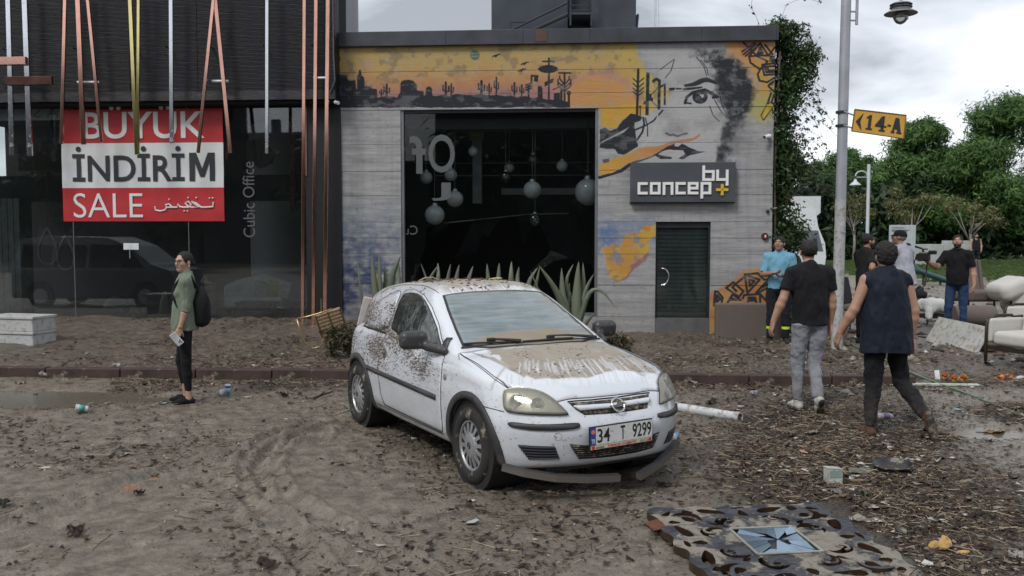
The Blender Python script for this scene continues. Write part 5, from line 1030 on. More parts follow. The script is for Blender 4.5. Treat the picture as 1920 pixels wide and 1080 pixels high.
# ------------------------------------------------------------------ the other side of the street: mirrored in glass and polished bars
def build_opposite():
 bm_ = mat('opposite_render', (.05, .048, .05), .9, var=.3, vs=.6); gm = mat('opposite_window', (.03, .035, .04), .2)
 for (x, y, w, h, lab) in ((-46.5, -24, 40, 12.4, 'tall dark rendered building far left across the street'), (-21.3, -24, 9.4, 8.2, 'lower dark building with chimneys across the street'), (-13.6, -24, 5.4, 6.3, 'lowest dark building filling a gap across the street'), (1, -24, 23, 14, 'tallest dark building across the street opposite the concrete shop'), (25, -24, 22, 9, 'dark rendered building far right across the street')):
  r = thing('opposite_building', lab, 'building', (x, y, 0), 0, 'buildings across the street'); MB().bx(-w/2, w/2, -8, 0, 0, h).done('wall', bm_, r); MB().bx(-w/2-.1, w/2+.1, -8.1, .12, h, h+.25).done('roof', BLACK, r)
  for fl in range(int(h/3)):
   for k in range(int(w/3)): o = MB().bx(-w/2+.8+k*3, -w/2+2.2+k*3, .0, .05, 1+fl*3, 2.4+fl*3).done('window', gm, r)
  for k in range(3): MB().bx(-w/2+1.5+k*2.6, -w/2+2.0+k*2.6, -2, -1.5, h+.2, h+1.3).done('chimney', bm_, r)
 rs = random.Random(3)
 for k in range(8):
  x = -30+k*8.2+rs.uniform(-1.5, 1.5); cs = []; ra = []
  for j in range(16): cs.append((rs.uniform(-2.2, 2.2), rs.uniform(-1.4, 1.4), rs.uniform(2.2, 6.4))); ra.append(rs.uniform(.7, 1.2))
  t = thing('street_tree', 'dark street tree across the street, number '.replace(', number ', '') + ' ' + ['at the far left end', 'second from the left end', 'third from the left end', 'fourth from the left end', 'fourth from the right end', 'third from the right end', 'second from the right end', 'at the far right end'][k], 'tree', (x, -14, 0), 0, 'trees across the street'); leaf_cloud('crown', cs, ra, 1800, .22, DARKG, t, .9, 60+k); MB().cyl((0, 0, 0), (0, 0, 3), .16, .1).done('trunk', BARK, t)
build_opposite()
def build_van():
 d = ray(208, 560); t_ = 23./d[1]; p = d[:2]*t_; n = FN; q = p-2*((p-FO)@n)*n
 r = thing('parked_van', 'grey people carrier parked along the kerb, mirrored in the dark shop glass', 'van', (q[0], q[1], .03), -FA)
 F = Field((-2.2, -.95, .15), (2.2, .95, 1.9), .035)
 def body(P):
  x, y, z = P[..., 0], np.abs(P[..., 1]), P[..., 2]; top = np.interp(x, [-2.1, -1.9, -1.2, .3, .9, 1.45, 2.0, 2.15], [1.0, 1.72, 1.80, 1.78, 1.55, 1.12, .95, .6]); side = y-(.86-.16*np.clip(z-.95, 0, 1))
  f = np.maximum(np.maximum(side, (z-top)*.8), np.maximum(np.abs(x)-2.12, .25-z)); c = np.minimum(np.hypot(x-1.35, z-.3), np.hypot(x+1.35, z-.3))-.36; return np.maximum(f, -np.maximum(c, .55-y))
 F.put(body, F.lo, F.lo+F.h*F.n, k=.001); link('body', F.mesh('body'), mat('van_grey', (.09, .10, .115), .3, coat=.6), r)
 g = mat('van_glass', (.012, .014, .016), .08)
 for a, b in ((-1.85, -1.1), (-1.0, -.2), (-.1, .85)):
  for s in (-1, 1): MB().prism([(a, 1.02), (b+(.45 if b > .5 else 0), 1.02), (b, 1.58), (a+.08, 1.6)], s*.83, s*.865).done('side_window', g, r)
 for x in (-1.35, 1.35):
  for s in (-1, 1): w = MB().cyl((x, s*.70, .31), (x, s*.88, .31), .31, n=28).done('wheel', mat('tyre', (.02, .02, .02), .8), r); MB().cyl((x, s*.87, .31), (x, s*.89, .31), .19, n=20).done('rim', STEEL, w)
 for s in (-1, 1): MB().box((.75, s*.98, 1.1), (.12, .16, .14), bev=.03).done('mirror', BLACK, r)
build_van()
# ================================================================== THE MUDDY WHITE CAR (x forward, y left, z up; body half-section shaped by a distance function)
CT = rad(61.0); CX, CY = -.203, 8.06
CF = np.array([math.cos(CT), -math.sin(CT), 0]); CL = np.array([math.sin(CT), math.cos(CT), 0]); CO = np.array([CX, CY, 0])
def smx(a, b, k): h = np.clip(k-np.abs(a-b), 0, None)/k; return np.maximum(a, b)+h*h*k/4
def smn(a, b, k): h = np.clip(k-np.abs(a-b), 0, None)/k; return np.minimum(a, b)-h*h*k/4
def cub(x, xs, ys):
 """smooth monotone-ish interpolation"""
 xs = np.asarray(xs, float); ys = np.asarray(ys, float); d = np.gradient(ys, xs); x = np.clip(x, xs[0], xs[-1])
 i = np.clip(np.searchsorted(xs, x)-1, 0, len(xs)-2); h = xs[i+1]-xs[i]; t = (x-xs[i])/h
 return (2*t**3-3*t**2+1)*ys[i]+(t**3-2*t**2+t)*h*d[i]+(-2*t**3+3*t**2)*ys[i+1]+(t**3-t**2)*h*d[i+1]
def hull(P, arches=False):
 x, y, z = P[..., 0], np.abs(P[..., 1]), P[..., 2]
 Wd = cub(x, [-1.9, -1.5, -1.0, -.3, .5, 1.1, 1.5, 2.1], [.765, .80, .816, .824, .824, .822, .812, .79])
 ins = cub(z, [.15, .24, .31, .40, .55, .66, .74, .82, .90, .98], [.09, .050, .022, .010, .0, .002, .012, .022, .050, .11])
 fl = .012*np.exp(-((x-1.245)/.38)**2)*np.exp(-((z-.5)/.22)**2)+.012*np.exp(-((x+1.245)/.38)**2)*np.exp(-((z-.5)/.22)**2)
 side = y-(Wd-ins+fl)
 zh = cub(x, [-1.9, -1.2, 0, .6, .95, 1.25, 1.5, 1.7, 1.85, 1.94, 2.05], [.99, .985, .975, .975, .955, .910, .862, .812, .757, .703, .62])
 crown = np.where(x > .7, .105, .06)*y**2+np.where(x > .7, .035*np.exp(-((y-.62)/.09)**2)*0, 0)
 zh = zh+.010*np.exp(-((y-.40-.10*(1.2-x))/.05)**2)*sstep(.8, 1.2, x)*(1-sstep(1.75, 1.92, x))
 top = (z-(zh-crown))*.97
 xf = cub(z, [.1, .22, .30, .40, .50, .55, .60, .68, .76, .9], [1.90, 1.965, 1.995, 2.025, 2.035, 2.02, 1.992, 1.942, 1.87, 1.75])
 front = (x-(xf-.40*(y/.8)**3.1))*.92
 xr = cub(z, [.2, .32, .48, .58, .70, .9, 1.0, 1.2], [-1.70, -1.76, -1.795, -1.79, -1.80, -1.79, -1.76, -1.66])
 rear = -(x-(xr+.24*(y/.8)**3))*.95
 f = smx(side, top, .05); f = smx(f, front, .06); f = smx(f, rear, .12); f = smx(f, .2+.03*sstep(1.6, 2.0, x)-z, .04)
 gy = cub(z, [.85, .93, 1.05, 1.2, 1.33, 1.45], [.770, .748, .715, .655, .582, .49])-.10*np.clip((-x-.7)/1.0, 0, 2)**2-.03*np.clip(x-.1, 0, 1)
 gs = (y-gy)*.92
 zr = cub(x, [-1.8, -1.55, -1.2, -.8, -.4, -.1, .15, .4], [1.27, 1.325, 1.385, 1.420, 1.434, 1.425, 1.372, 1.27])
 gt = z-(zr-.10*y**2-.05*(y/.6)**6)
 a = math.atan2(.40, .80); ws = (x-(.905-.10*(y/.7)**2-.03*(y/.7)**4))*math.sin(a)+(z-.950)*math.cos(a)
 rw = -(x-cub(z, [.9, 1.05, 1.3, 1.4], [-1.78, -1.74, -1.59, -1.42])-.22*(y/.7)**3)*.9
 g = smx(gs, gt, .10); g = smx(g, ws, .05); g = smx(g, rw, .12); g = smx(g, .80-z, .02)
 f = smn(f, g, .035)
 if arches:
  for cx_ in (1.245, -1.245):
   c = np.maximum(np.hypot(x-cx_, z-.30)-.352, .50-y); f = smx(f, -c, .008)
 return f
def hgrad(P):
 e = 2e-3; g = np.stack([hull(P+np.eye(3)[i]*e)-hull(P-np.eye(3)[i]*e) for i in range(3)], -1); return g/np.maximum(np.linalg.norm(g, axis=-1), 1e-9)[..., None]
def hit(O_, D, t0=0., n=140):
 """march rays O+tD to the hull"""
 t = np.full(len(O_), t0, float); done = np.zeros(len(O_), bool)
 act = np.arange(len(O_))
 for _ in range(n):
  d = hull(O_[act]+D[act]*t[act][:, None]); t[act] += np.where(d > 1e-4, np.clip(d*.8, 2e-4, .25), d*.7); act = act[(np.abs(d) > 2e-4) & (t[act] < 9)]
  if not len(act): break
 return O_+D*t[:, None]
def camray_car(x, y):
 r = ray(x, y); d = np.array([r@CF, r@CL, r[2]]); o = np.array([0, 0, CAM_H])-CO; return np.array([o@CF, o@CL, CAM_H]), d/np.linalg.norm(d)
def cz(*pts):
 """points of the car seen at positions of the photo (enlarged crop coordinates) -> 3d on the hull"""
 Q = [camray_car(640+x/2.571, 500+y/2.571) for x, y in pts]; O_ = np.array([q[0] for q in Q]); D = np.array([q[1] for q in Q])
 return hit(O_, D, 4.5, 260)
def mir(P): P = np.array(P); return P*np.array([1, -1, 1])
def dense(P, step, closed=True):
 P = np.asarray(P, float); out = []; n = len(P)
 for i in range(n if closed else n-1):
  a, b = P[i], P[(i+1) % n]; k = max(1, int(np.linalg.norm(b-a)/step)); out += [a+(b-a)*j/k for j in range(k)]
 if not closed: out.append(P[-1])
 return np.array(out)
def smooth_closed(P, it=2):
 P = np.asarray(P, float)
 for _ in range(it): Q = np.roll(P, -1, 0); P = np.stack([P*.75+Q*.25, P*.25+Q*.75], 1).reshape(-1, P.shape[1])
 return P
from mathutils.geometry import delaunay_2d_cdt
def patch(name, outline, d, off, m, parent, step=.03, thick=.006, holes=(), rim=True, disp=None):
 """panel lying on the body: outline (3d), viewed along -d, raised by off, with an edge going in by thick"""
 d = np.array(d, float); d /= np.linalg.norm(d); u = np.cross([0, 0, 1], d)
 u = u/np.linalg.norm(u) if np.linalg.norm(u) > .1 else np.array([0, 1, 0]); v = np.cross(d, u)
 B = dense(outline, step*.7); loops = [B]+[dense(h, step*.7) for h in holes]; pts = []; ed = []; base = 0
 for L in loops:
  q = np.stack([L@u, L@v], 1); pts += [Vector(p) for p in q]; n = len(L); ed += [(base+i, base+(i+1) % n) for i in range(n)]; base += n
 P2 = [np.array([tuple(p) for p in pts[sum(len(l) for l in loops[:i]):sum(len(l) for l in loops[:i+1])]]) for i in range(len(loops))]
 def ins(P, X, Y):
  c = np.zeros(X.shape, bool)
  for i in range(len(P)):
   a, b = P[i-1], P[i]; k = (a[1] > Y) != (b[1] > Y); c ^= k & (X < (b[0]-a[0])*(Y-a[1])/(b[1]-a[1]+1e-12)+a[0])
  return c
 def bd(P, X, Y):
  r = np.full(X.shape, 9.)
  for i in range(len(P)):
   a, b = P[i-1], P[i]; e = b-a; t = np.clip(((X-a[0])*e[0]+(Y-a[1])*e[1])/max(e@e, 1e-12), 0, 1); r = np.minimum(r, np.hypot(X-a[0]-t*e[0], Y-a[1]-t*e[1]))
  return r
 lo, hi = P2[0].min(0), P2[0].max(0); X, Y = np.meshgrid(np.arange(lo[0], hi[0], step), np.arange(lo[1], hi[1], step)); X = X.ravel(); Y = Y.ravel()
 k = ins(P2[0], X, Y)
 for h in P2[1:]: k &= ~ins(h, X, Y)
 X, Y = X[k], Y[k]
 if len(X):
  dd = np.minimum.reduce([bd(p, X, Y) for p in P2]); X, Y = X[dd > step*.45], Y[dd > step*.45]
 pts += [Vector((a, b)) for a, b in zip(X, Y)]
 vo, _, fo, *_ = delaunay_2d_cdt(pts, ed, [], 0, 1e-6)
 W2 = np.array([tuple(p) for p in vo]); c = np.array([[np.mean([vo[i][0] for i in f]), np.mean([vo[i][1] for i in f])] for f in fo]); ok = ins(P2[0], c[:, 0], c[:, 1])
 for h in P2[1:]: ok &= ~ins(h, c[:, 0], c[:, 1])
 F = [f for f, o_ in zip(fo, ok) if o_]
 far = 3.; O_ = W2[:, :1]*u+W2[:, 1:]*v+d*far; H = hit(O_, np.tile(-d, (len(O_), 1)), .2, 240); N = hgrad(H); bad = np.abs(hull(H)) > .01; F = [f for f in F if not any(bad[i] for i in f)]
 o_ = off if disp is None else off+disp(H); o_ = np.broadcast_to(o_, (len(H),))[:, None]
 top = H+N*o_
 b = bmesh.new(); vs = [b.verts.new(p) for p in top]
 for f in F:
  fc = b.faces.new([vs[i] for i in f]); fc.smooth = True
 bmesh.ops.recalc_face_normals(b, faces=b.faces[:]); b.normal_update()
 s = sum(f.normal.dot(Vector(d)) for f in b.faces)
 if s < 0: bmesh.ops.reverse_faces(b, faces=b.faces[:])
 if thick:
  be = [e for e in b.edges if e.is_boundary]; r = bmesh.ops.extrude_edge_only(b, edges=be); nv = [g for g in r['geom'] if isinstance(g, bmesh.types.BMVert)]
  bv = {}
  idx = {tuple(round(c_, 5) for c_ in vs[i].co): i for i in range(len(vs))}
  for w in nv:
   i = idx.get(tuple(round(c_, 5) for c_ in w.co))
   w.co -= Vector(N[i] if i is not None else d)*thick
  for g in r['geom']:
   if isinstance(g, bmesh.types.BMFace): g.smooth = False
 bmesh.ops.delete(b, geom=[v for v in b.verts if not v.link_faces], context='VERTS')
 me = bpy.data.meshes.new(name); b.to_mesh(me); b.free(); return link(name, me, m, parent)
def seam(name, P, m, parent, r=.0028, off=.0008, closed=False, step=.03):
 P = dense(P, step, closed); 
 for _ in range(12): P = P-hgrad(P)*hull(P)[:, None]
 P = P+hgrad(P)*off; return MB().tube([tuple(p) for p in P], r, 5, closed=closed).done(name, m, parent, smooth=True)
def paint_car():
 cv = Canvas(-1.85, 2.1, -.86, .86, 230); U, V = cv.U, cv.V; n1 = fb2(U, V, 4, 4); n2 = fb2(U, V, 16, 4, z=2.)
 A = np.zeros(U.shape, np.float32)
 def add(sm, a=1., mode='max'):
  if sm is None: return
  sl, m = sm; A[sl] = np.maximum(A[sl], m*a) if mode == 'max' else A[sl]*(1-m*a)
 def T(*p): return cz(*p)[:, :2]
 add(cv.mask(T((700, 408), (900, 385), (1262, 366), (1330, 405), (1420, 440), (1490, 480), (1500, 510), (1420, 505), (1330, 500), (1250, 520), (1160, 540), (1040, 545), (930, 550), (860, 520), (800, 490), (790, 465), (760, 440)), .015, .03))
 add(cv.mask(T((615, 413), (680, 425), (770, 455), (840, 485), (900, 520), (880, 540), (800, 490), (720, 455), (640, 425)), .008, .01), .9)
 add(cv.stroke_mask(T((800, 475), (770, 510), (745, 545), (725, 585)), .02, .01), .7)
 rs = np.random.RandomState(4)
 for k in range(64):
  f = (k/63)**.8; x0 = 850+f*610+rs.uniform(-12, 12); y0 = 468-22*f+rs.uniform(-26, 16); L = rs.uniform(30, 62)+28*f*rs.rand(); sl_ = -.15+1.7*f+rs.uniform(-.15, .15)
  P = [(x0+L*sl_*t+rs.uniform(-2.5, 2.5), y0+L*t) for t in (0, .2, .4, .6, .8, 1)]
  try: add(cv.stroke_mask(T(*P), rs.uniform(.003, .013), .006), rs.uniform(.45, .95), 'sub')
  except Exception: pass
 for k in range(30):
  f = k/29; x0 = 800+f*690+rs.uniform(-10, 10); y0 = 505-10*f+rs.uniform(-10, 20); L = rs.uniform(20, 70); P = [(x0+L*.5*f*t, y0+L*t) for t in (0, .5, 1)]
  add(cv.stroke_mask(T(*P), .006, .006), rs.uniform(.25, .6))
 add(cv.mask(T((640, 362), (700, 340), (760, 322), (850, 312), (950, 304), (1040, 303), (1090, 312), (1110, 335), (1160, 355), (1235, 352), (1225, 368), (900, 385), (600, 398)), .012, .015), .93)
 add(cv.mask(T((505, 175), (590, 150), (585, 172), (520, 180)), .03, .02), .5); add(cv.mask(T((900, 140), (1000, 150), (1110, 270), (1040, 230)), .06, .04), .35); add(cv.mask(T((1090, 300), (1200, 300), (1230, 345), (1110, 330)), .02, .02), .45)
 rf = (U < .07)&(U > -1.62); A[:] = np.maximum(A, rf*sstep(-.62, -.38, V+.10*n1)*(.9+.1*n2)*sstep(.12, .0, U+.03*n2))
 for k in range(60):
  v = rs.uniform(-.40, .55); add(cv.stroke_mask(np.array([(.09, v), (.02-rs.uniform(0, .05), v+rs.uniform(-.01, .01))]), rs.uniform(.006, .014), .003), .85, 'sub')
 A = A*np.clip(1.03+.10*n2, 0, 1); grit = (fb2(U, V, 60, 2, z=7.) > .62)&(rf | (A > .5))&(fb2(U, V, 7, 2, z=5.) > -.1)
 cv.A[..., 0] = A; cv.A[..., 1] = grit.astype(np.float32); cv.A[..., 2] = .5+.5*n2; cv.A[..., 3] = 1
 h, w = cv.A.shape[:2]; im = bpy.data.images.new('car_silt_mask', w, h, alpha=True); im.colorspace_settings.name = 'Non-Color'; im.pixels.foreach_set(np.clip(cv.A, 0, 1).ravel()); im.pack(); return im
def build_car():
 root = thing('parked_car', 'small white three door hatchback covered in dried mud, standing in the street', 'car', (CX, CY, 0), -CT)
 im = paint_car()
 def silt(t):
  co = t.coord('Object'); mp = t.new('ShaderNodeMapping'); t.l.new(co, mp.inputs[0]); mp.inputs['Location'].default_value = (1.85/3.95, .5, 0); mp.inputs['Scale'].default_value = (1/3.95, 1/1.72, 1)
  ti = t.new('ShaderNodeTexImage'); ti.image = im; ti.extension = 'CLIP'; ti.interpolation = 'Cubic'; t.l.new(mp.outputs[0], ti.inputs[0]); s_ = t.sep(ti.outputs[0]); g = t.new('ShaderNodeNewGeometry')
  vt = t.new('ShaderNodeVectorTransform'); vt.vector_type = 'NORMAL'; vt.convert_from = 'WORLD'; vt.convert_to = 'OBJECT'; t.l.new(g.outputs['Normal'], vt.inputs[0]); nz = t.sep(vt.outputs[0])[2]
  up = t.ramp(nz, [(.30, 0.), (.5, 1.)]); return co, t.math('MULTIPLY', s_[0], up), t.math('MULTIPLY', s_[1], up), nz
 def paint(name, base, rough, coat, splat=1.):
  t = NT(name); co, a, gr, nz = silt(t); X, Y, Z_ = t.sep(co)
  n = t.noise(co, 2, 4); base_ = t.mix(n, tuple(c*.9 for c in base), base)
  s1 = t.noise(t.coord('Object', (.28, 1, 1)), 75, 5, .75); s2 = t.noise(t.coord('Object', (.6, 1, 1), (5, 3, 2)), 3.2, 5, .6); s3 = t.noise(t.coord('Object', (1, 1, 1), (1, 7, 2)), 45, 4, .7, 1.2)
  side = t.math('SUBTRACT', 1., t.ramp(nz, [(.45, 0.), (.75, 1.)]))
  hgt = t.ramp(Z_, [(.24, .0), (.42, .55), (.75, 1.), (1.25, 1.)]); bk = t.ramp(t.math('ADD', .5, t.math('MULTIPLY', X, .28)), [(.1, .95), (.45, 1.), (.72, .75), (.86, .3), (1., .10)])
  dn = t.math('MULTIPLY', t.math('MULTIPLY', hgt, bk), side)
  th = t.math('SUBTRACT', .82, t.math('MULTIPLY', t.math('MULTIPLY', dn, t.ramp(s2, [(.28, .62), (.60, 1.)])), .405*splat))
  m1 = t.math('MULTIPLY', t.math('SUBTRACT', s1, th), 16., clamp=True)
  up = t.math('MULTIPLY', t.ramp(Z_, [(1.05, 0.), (1.2, 1.)]), t.ramp(t.math('ADD', .5, t.math('MULTIPLY', X, .28)), [(.12, .0), (.22, 1.), (.50, 1.), (.56, .0)]))
  m2 = t.math('MULTIPLY', t.math('SUBTRACT', t.math('ADD', s3, t.math('MULTIPLY', t.math('MULTIPLY', up, side), .10*splat)), .60), 14., clamp=True)
  m = t.math('MAXIMUM', m1, t.math('MULTIPLY', m2, side), clamp=True)
  c = t.mix(t.math('MULTIPLY', t.math('MULTIPLY', dn, t.ramp(s2, [(.4, 0.), (.7, 1.)])), .38), base_, (.30, .265, .22))
  lo = t.math('MULTIPLY', t.math('SUBTRACT', 1., t.math('DIVIDE', t.math('SUBTRACT', Z_, .22), .10), clamp=True), side); c = t.mix(t.math('MULTIPLY', lo, .45), c, (.20, .17, .14))
  c = t.mix(m, c, t.mix(s2, (.045, .034, .026), (.13, .105, .08)))
  tan = t.mix(t.noise(co, 14, 5), (.20, .168, .128), (.33, .285, .225)); c = t.mix(t.math('MULTIPLY', a, .93), c, tan); c = t.mix(gr, c, (.06, .045, .035))
  mm = t.math('MAXIMUM', a, m, clamp=True); r = t.math('ADD', rough, t.math('MULTIPLY', mm, .8-rough))
  hb = t.math('ADD', t.math('MULTIPLY', m, .6), t.math('ADD', a, t.math('MULTIPLY', gr, 1.5)))
  return t.pr(col=c, rough=r, coat=t.math('MULTIPLY', t.math('SUBTRACT', 1., mm), coat), crough=.10, nrm=t.bump(hb, .5, .003))
 wp = paint('muddy_white_paint', (.62, .65, .70), .26, 1.); pl = paint('muddy_black_plastic', (.030, .031, .035), .55, .0, .5)
 def glassm(name, kind):
  t = NT(name); co, a, gr, nz = silt(t); st = t.noise(t.coord('Object', (.8, .5, 9)), 5, 6, .6); n = t.noise(co, 6, 5, .6)
  if kind == 'front':
   c = t.mix(t.ramp(st, [(.35, 0.), (.65, 1.)]), (.105, .140, .152), (.20, .245, .255)); c = t.mix(t.math('MULTIPLY', t.ramp(n, [(.45, 0.), (.7, 1.)]), .35), c, (.27, .28, .26)); tan = t.mix(n, (.22, .175, .125), (.30, .25, .18)); c = t.mix(a, c, tan); r = t.math('ADD', .16, t.math('MULTIPLY', a, .6))
   return t.pr(col=c, rough=r, coat=t.math('MULTIPLY', t.math('SUBTRACT', 1., a), .5), crough=.04)
  w = t.noise(t.coord('Object', (3, 1, .6), (0, 0, 0), (0, .35, 0)), 16, 5, .65, 1.8); w2 = t.noise(t.coord('Object', (1, 1, 1), (4, 2, 1)), 3.4, 3)
  f = t.math('MULTIPLY', t.ramp(w, [(.50, 0.), (.60, 1.)]), t.ramp(w2, [(.40, .1), (.60, 1.)]))
  c = t.mix(f, (.018, .022, .022), (.17, .195, .18)); c = t.mix(t.math('MULTIPLY', t.ramp(n, [(.5, 0.), (.7, 1.)]), .25), c, (.10, .09, .07))
  return t.pr(col=c, rough=t.math('ADD', .10, t.math('MULTIPLY', f, .6)), coat=.3)
 gf = glassm('dusty_windscreen', 'front'); gs_ = glassm('splashed_side_glass', 'side'); dk = mat('car_shadow_gap', (.012, .012, .013), .8); rub = mat('window_rubber', (.02, .02, .022), .6)
 F = Field((-1.95, -.92, .12), (2.12, .92, 1.52), .0185); X = np.meshgrid(*[F.lo[i]+F.h*np.arange(F.n[i]) for i in range(3)], indexing='ij'); P = np.stack(X, -1)
 F.F = np.concatenate([hull(P[i:i+24], True).astype(np.float32) for i in range(0, P.shape[0], 24)]); V, Q = nets(F.F, F.lo, F.h)
 def full(p): return hull(p, True)
 for _ in range(3):
  e = 1e-3; f0 = full(V); g = np.stack([(full(V+np.eye(3)[i]*e)-f0)/e for i in range(3)], 1); gn = (g*g).sum(1)[:, None]; V = V-np.clip(f0[:, None]*g/np.maximum(gn, .2), -.01, .01)
 link('body_shell', fast_mesh('body_shell', V, Q), wp, root)
 MB().bx(-1.6, 1.8, -.49, .49, .17, .6).done('underbody', BLACK, root)
 sL, sR = (0, -1, .0), (0, 1, .0); FR = (1, 0, .25)
 bl = cz((572, 418), (660, 470), (740, 532), (806, 585), (870, 588), (930, 602), (985, 625), (1040, 652)); bl = [p for p in bl]
 half = bl+[hit(np.array([[2.6, y, .70]]), np.array([[-1., 0, 0]]), 0)[0] for y in (-.36, -.2, 0.)]
 for p in half[-3:]: p[2] = .70
 half = np.array(half); half[:, 1] = -np.abs(half[:, 1]); full_l = np.concatenate([half, mir(half)[::-1][1:]])
 rear_c = [(.885, .45, .95), (.93, 0., .96), (.885, -.45, .95)]; outl = np.concatenate([full_l, rear_c])
 patch('bonnet', outl, (.25, 0, 1), .004, wp, root, .03, .012)
 seam('bonnet_gap', outl, dk, root, .0040, .0005, True)
 do = cz((497, 440), (488, 360), (470, 275), (438, 195), (400, 138), (355, 108), (310, 112)); do = list(do)+[np.array((-.60, -.70, 1.12)), np.array((-.62, -.78, .93)), np.array((-.66, -.82, .62)), np.array((-.62, -.81, .38)), np.array((-.56, -.8, .29)), np.array((.70, -.8, .275)), np.array((.745, -.8, .33)), np.array((.755, -.82, .6))]
 do = np.array(do); wi = smooth_closed(cz((484, 418), (478, 350), (460, 280), (432, 205), (400, 148), (360, 126), (312, 126), (296, 140), (262, 225), (236, 322)), 1)
 for k, (S_, d) in enumerate(((lambda q: q, sL), (mir, sR))):
  o = S_(do); w = S_(wi); dr = patch('door', o, d, .0035, wp, root, .035, .010)
  seam('door_gap', o, dk, dr, .0036, .0006, True)
  patch('window_rubber', w, d, .0055, rub, dr, .03, .006); c = w.mean(0); wi2 = c+(w-c)*.955; patch('side_window', wi2, d, .0075, gs_, dr, .03, .004)
  lw = S_(cz((232, 322), (290, 352), (290, 362), (230, 332))); patch('window_strip', lw, d, .009, mat('strip_brown', (.13, .10, .075), .6, mud=.3), dr, .03, .006)
  h = S_(cz((210, 418)))[0]; n = hgrad(h[None])[0]; hd = MB().ball((0, 0, 0), 1, 20, (.048, .012, .062)).done('handle', pl, dr, smooth=True, loc=h+n*.002)
  MB().box((0, -.012*(1 if k == 0 else -1), .008), (.052, .014, .022), bev=.005).done('handle_bar', pl, hd)
  s0, s1 = cz((457, 630))[0], cz((118, 482))[0]; s_ = S_(np.array([(s0[0], s0[1], s0[2]+.022), (s1[0], s1[1], s1[2]+.022), (s1[0], s1[1], s1[2]-.018), (s0[0], s0[1], s0[2]-.022)])); patch('rub_strip', s_, d, .012, pl, root, .04, .014)
  q = S_(smooth_closed(cz((92, 285), (112, 248), (150, 200), (192, 160), (240, 130), (282, 112), (290, 130), (262, 210), (215, 318)), 1)); seam('quarter_panel_gap', q, dk, root, .0035, .0005, True); patch('quarter_panel', q.mean(0)+(q-q.mean(0))*.97, d, .003, wp, root, .035, .006)
  lw = S_(cz((90, 281), (215, 316), (214, 324), (90, 289))); patch('quarter_strip', lw, d, .007, dk, root, .03, .006)
  h = S_(cz((500, 532)))[0]; n = hgrad(h[None])[0]; MB().ball((0, 0, 0), 1, 20, (.028, .012, .028)).done('side_repeater', mat('repeater_grey', (.20, .19, .16), .35), root, smooth=True, loc=h)
  seam('wing_gap', S_(cz((806, 588), (740, 545), (660, 480), (572, 420))), dk, root, .003); seam('wing_gap', S_(cz((566, 418), (568, 450))), dk, root, .0025, .0003); seam('bumper_gap', S_(cz((785, 700), (740, 688), (690, 675), (672, 666))), dk, root, .003)
  seam('sill_gap', S_(np.array([(.72, -.8, .262), (0, -.8, .262), (-.78, -.8, .262)])), dk, root, .003); seam('roof_gap', S_(cz((470, 128), (440, 108), (400, 92), (350, 88), (300, 88), (240, 100), (190, 128))), dk, root, .003)
  seam('rear_bumper_gap', S_(np.array([(-1.60, -.8, .63), (-1.70, -.72, .63), (-1.8, -.5, .62)])), dk, root, .003)
  hl = S_(smooth_closed(cz((779, 615), (788, 597), (830, 590), (900, 592), (950, 602), (1000, 626), (1050, 665), (1100, 712), (1085, 718), (1000, 718), (900, 714), (820, 705), (788, 694), (780, 660)), 1)); dd = (.8, -.6 if k == 0 else .6, .15)
  patch('lamp_rim', hl, dd, .004, dk, root, .02, .006)
  c = hl.mean(0)
  t = NT('yellowed_lens'); co = t.coord('Object'); n_ = t.noise(co, 9, 3); Yv = t.sep(co)[1]; w_ = t.math('ABSOLUTE', Yv); ring = t.ramp(w_, [(.50, 0.), (.52, .9), (.545, .2), (.60, .1), (.66, .9), (.72, .5), (.75, 0.)])
  cc = t.mix(ring, (.15, .15, .135), (.62, .61, .56)); cc = t.mix(t.ramp(n_, [(.4, 0.), (.7, .5)]), cc, (.32, .32, .29)); lm = _mc.setdefault('lens', t.pr(col=cc, rough=.22, coat=.7, crough=.08, nrm=t.bump(t.noise(t.coord('Object', (1, 12, 1)), 9, 2), .15, .01)))
  lamp = patch('headlamp', c+(hl-c)*.955, dd, .007, mat('lamp_housing', (.42, .42, .40), .3, .55, var=.3, vs=9), root, .02, .006)
  for (bx_, by_), rr in (((850, 655), .062), ((945, 662), .050)): q_ = S_(cz((bx_, by_)))[0]; MB().lathe([(rr, .012), (rr*.94, .016), (rr*.7, .002), (rr*.3, -.004), (rr*.26, .016), (0, .02)], 24, (0, 0, 0), Matrix.Translation(tuple(q_)) @ Vector(tuple(hgrad(q_[None])[0]*.5+np.array(dd)*.6)).to_track_quat('Z', 'Y').to_matrix().to_4x4()).done('reflector', STEEL, lamp, smooth=True)
  patch('lens', c+(hl-c)*.965, dd, .030, glass_mat('lamp_lens', .86, (.46, .45, .38), .34, tint=(.95, .94, .86)), lamp, .02, .026)
  bs = S_(smooth_closed(cz((803, 752), (830, 748), (920, 760), (1030, 760), (1140, 752), (1150, 762), (1146, 780), (1040, 790), (920, 788), (830, 775), (808, 765)), 1)); patch('bumper_strip', bs, dd, .014, pl, root, .025, .018)
  fg = S_(cz((850, 858), (1030, 866), (1052, 926), (905, 928))); patch('fog_recess', fg, (1, -.35 if k == 0 else .35, 0), .002, dk, root, .025, .004)
  for j in range(5):
   f = (j+.5)/5; a = fg[0]*(1-f)+fg[3]*f; b = fg[1]*(1-f)+fg[2]*f; P = dense(np.array([a, b]), .05, False)
   for _ in range(8): P = P-hgrad(P)*hull(P)[:, None]
   MB().tube([tuple(p+hgrad(p[None])[0]*.004) for p in P], .006, 6).done('grille_bar', pl, root)
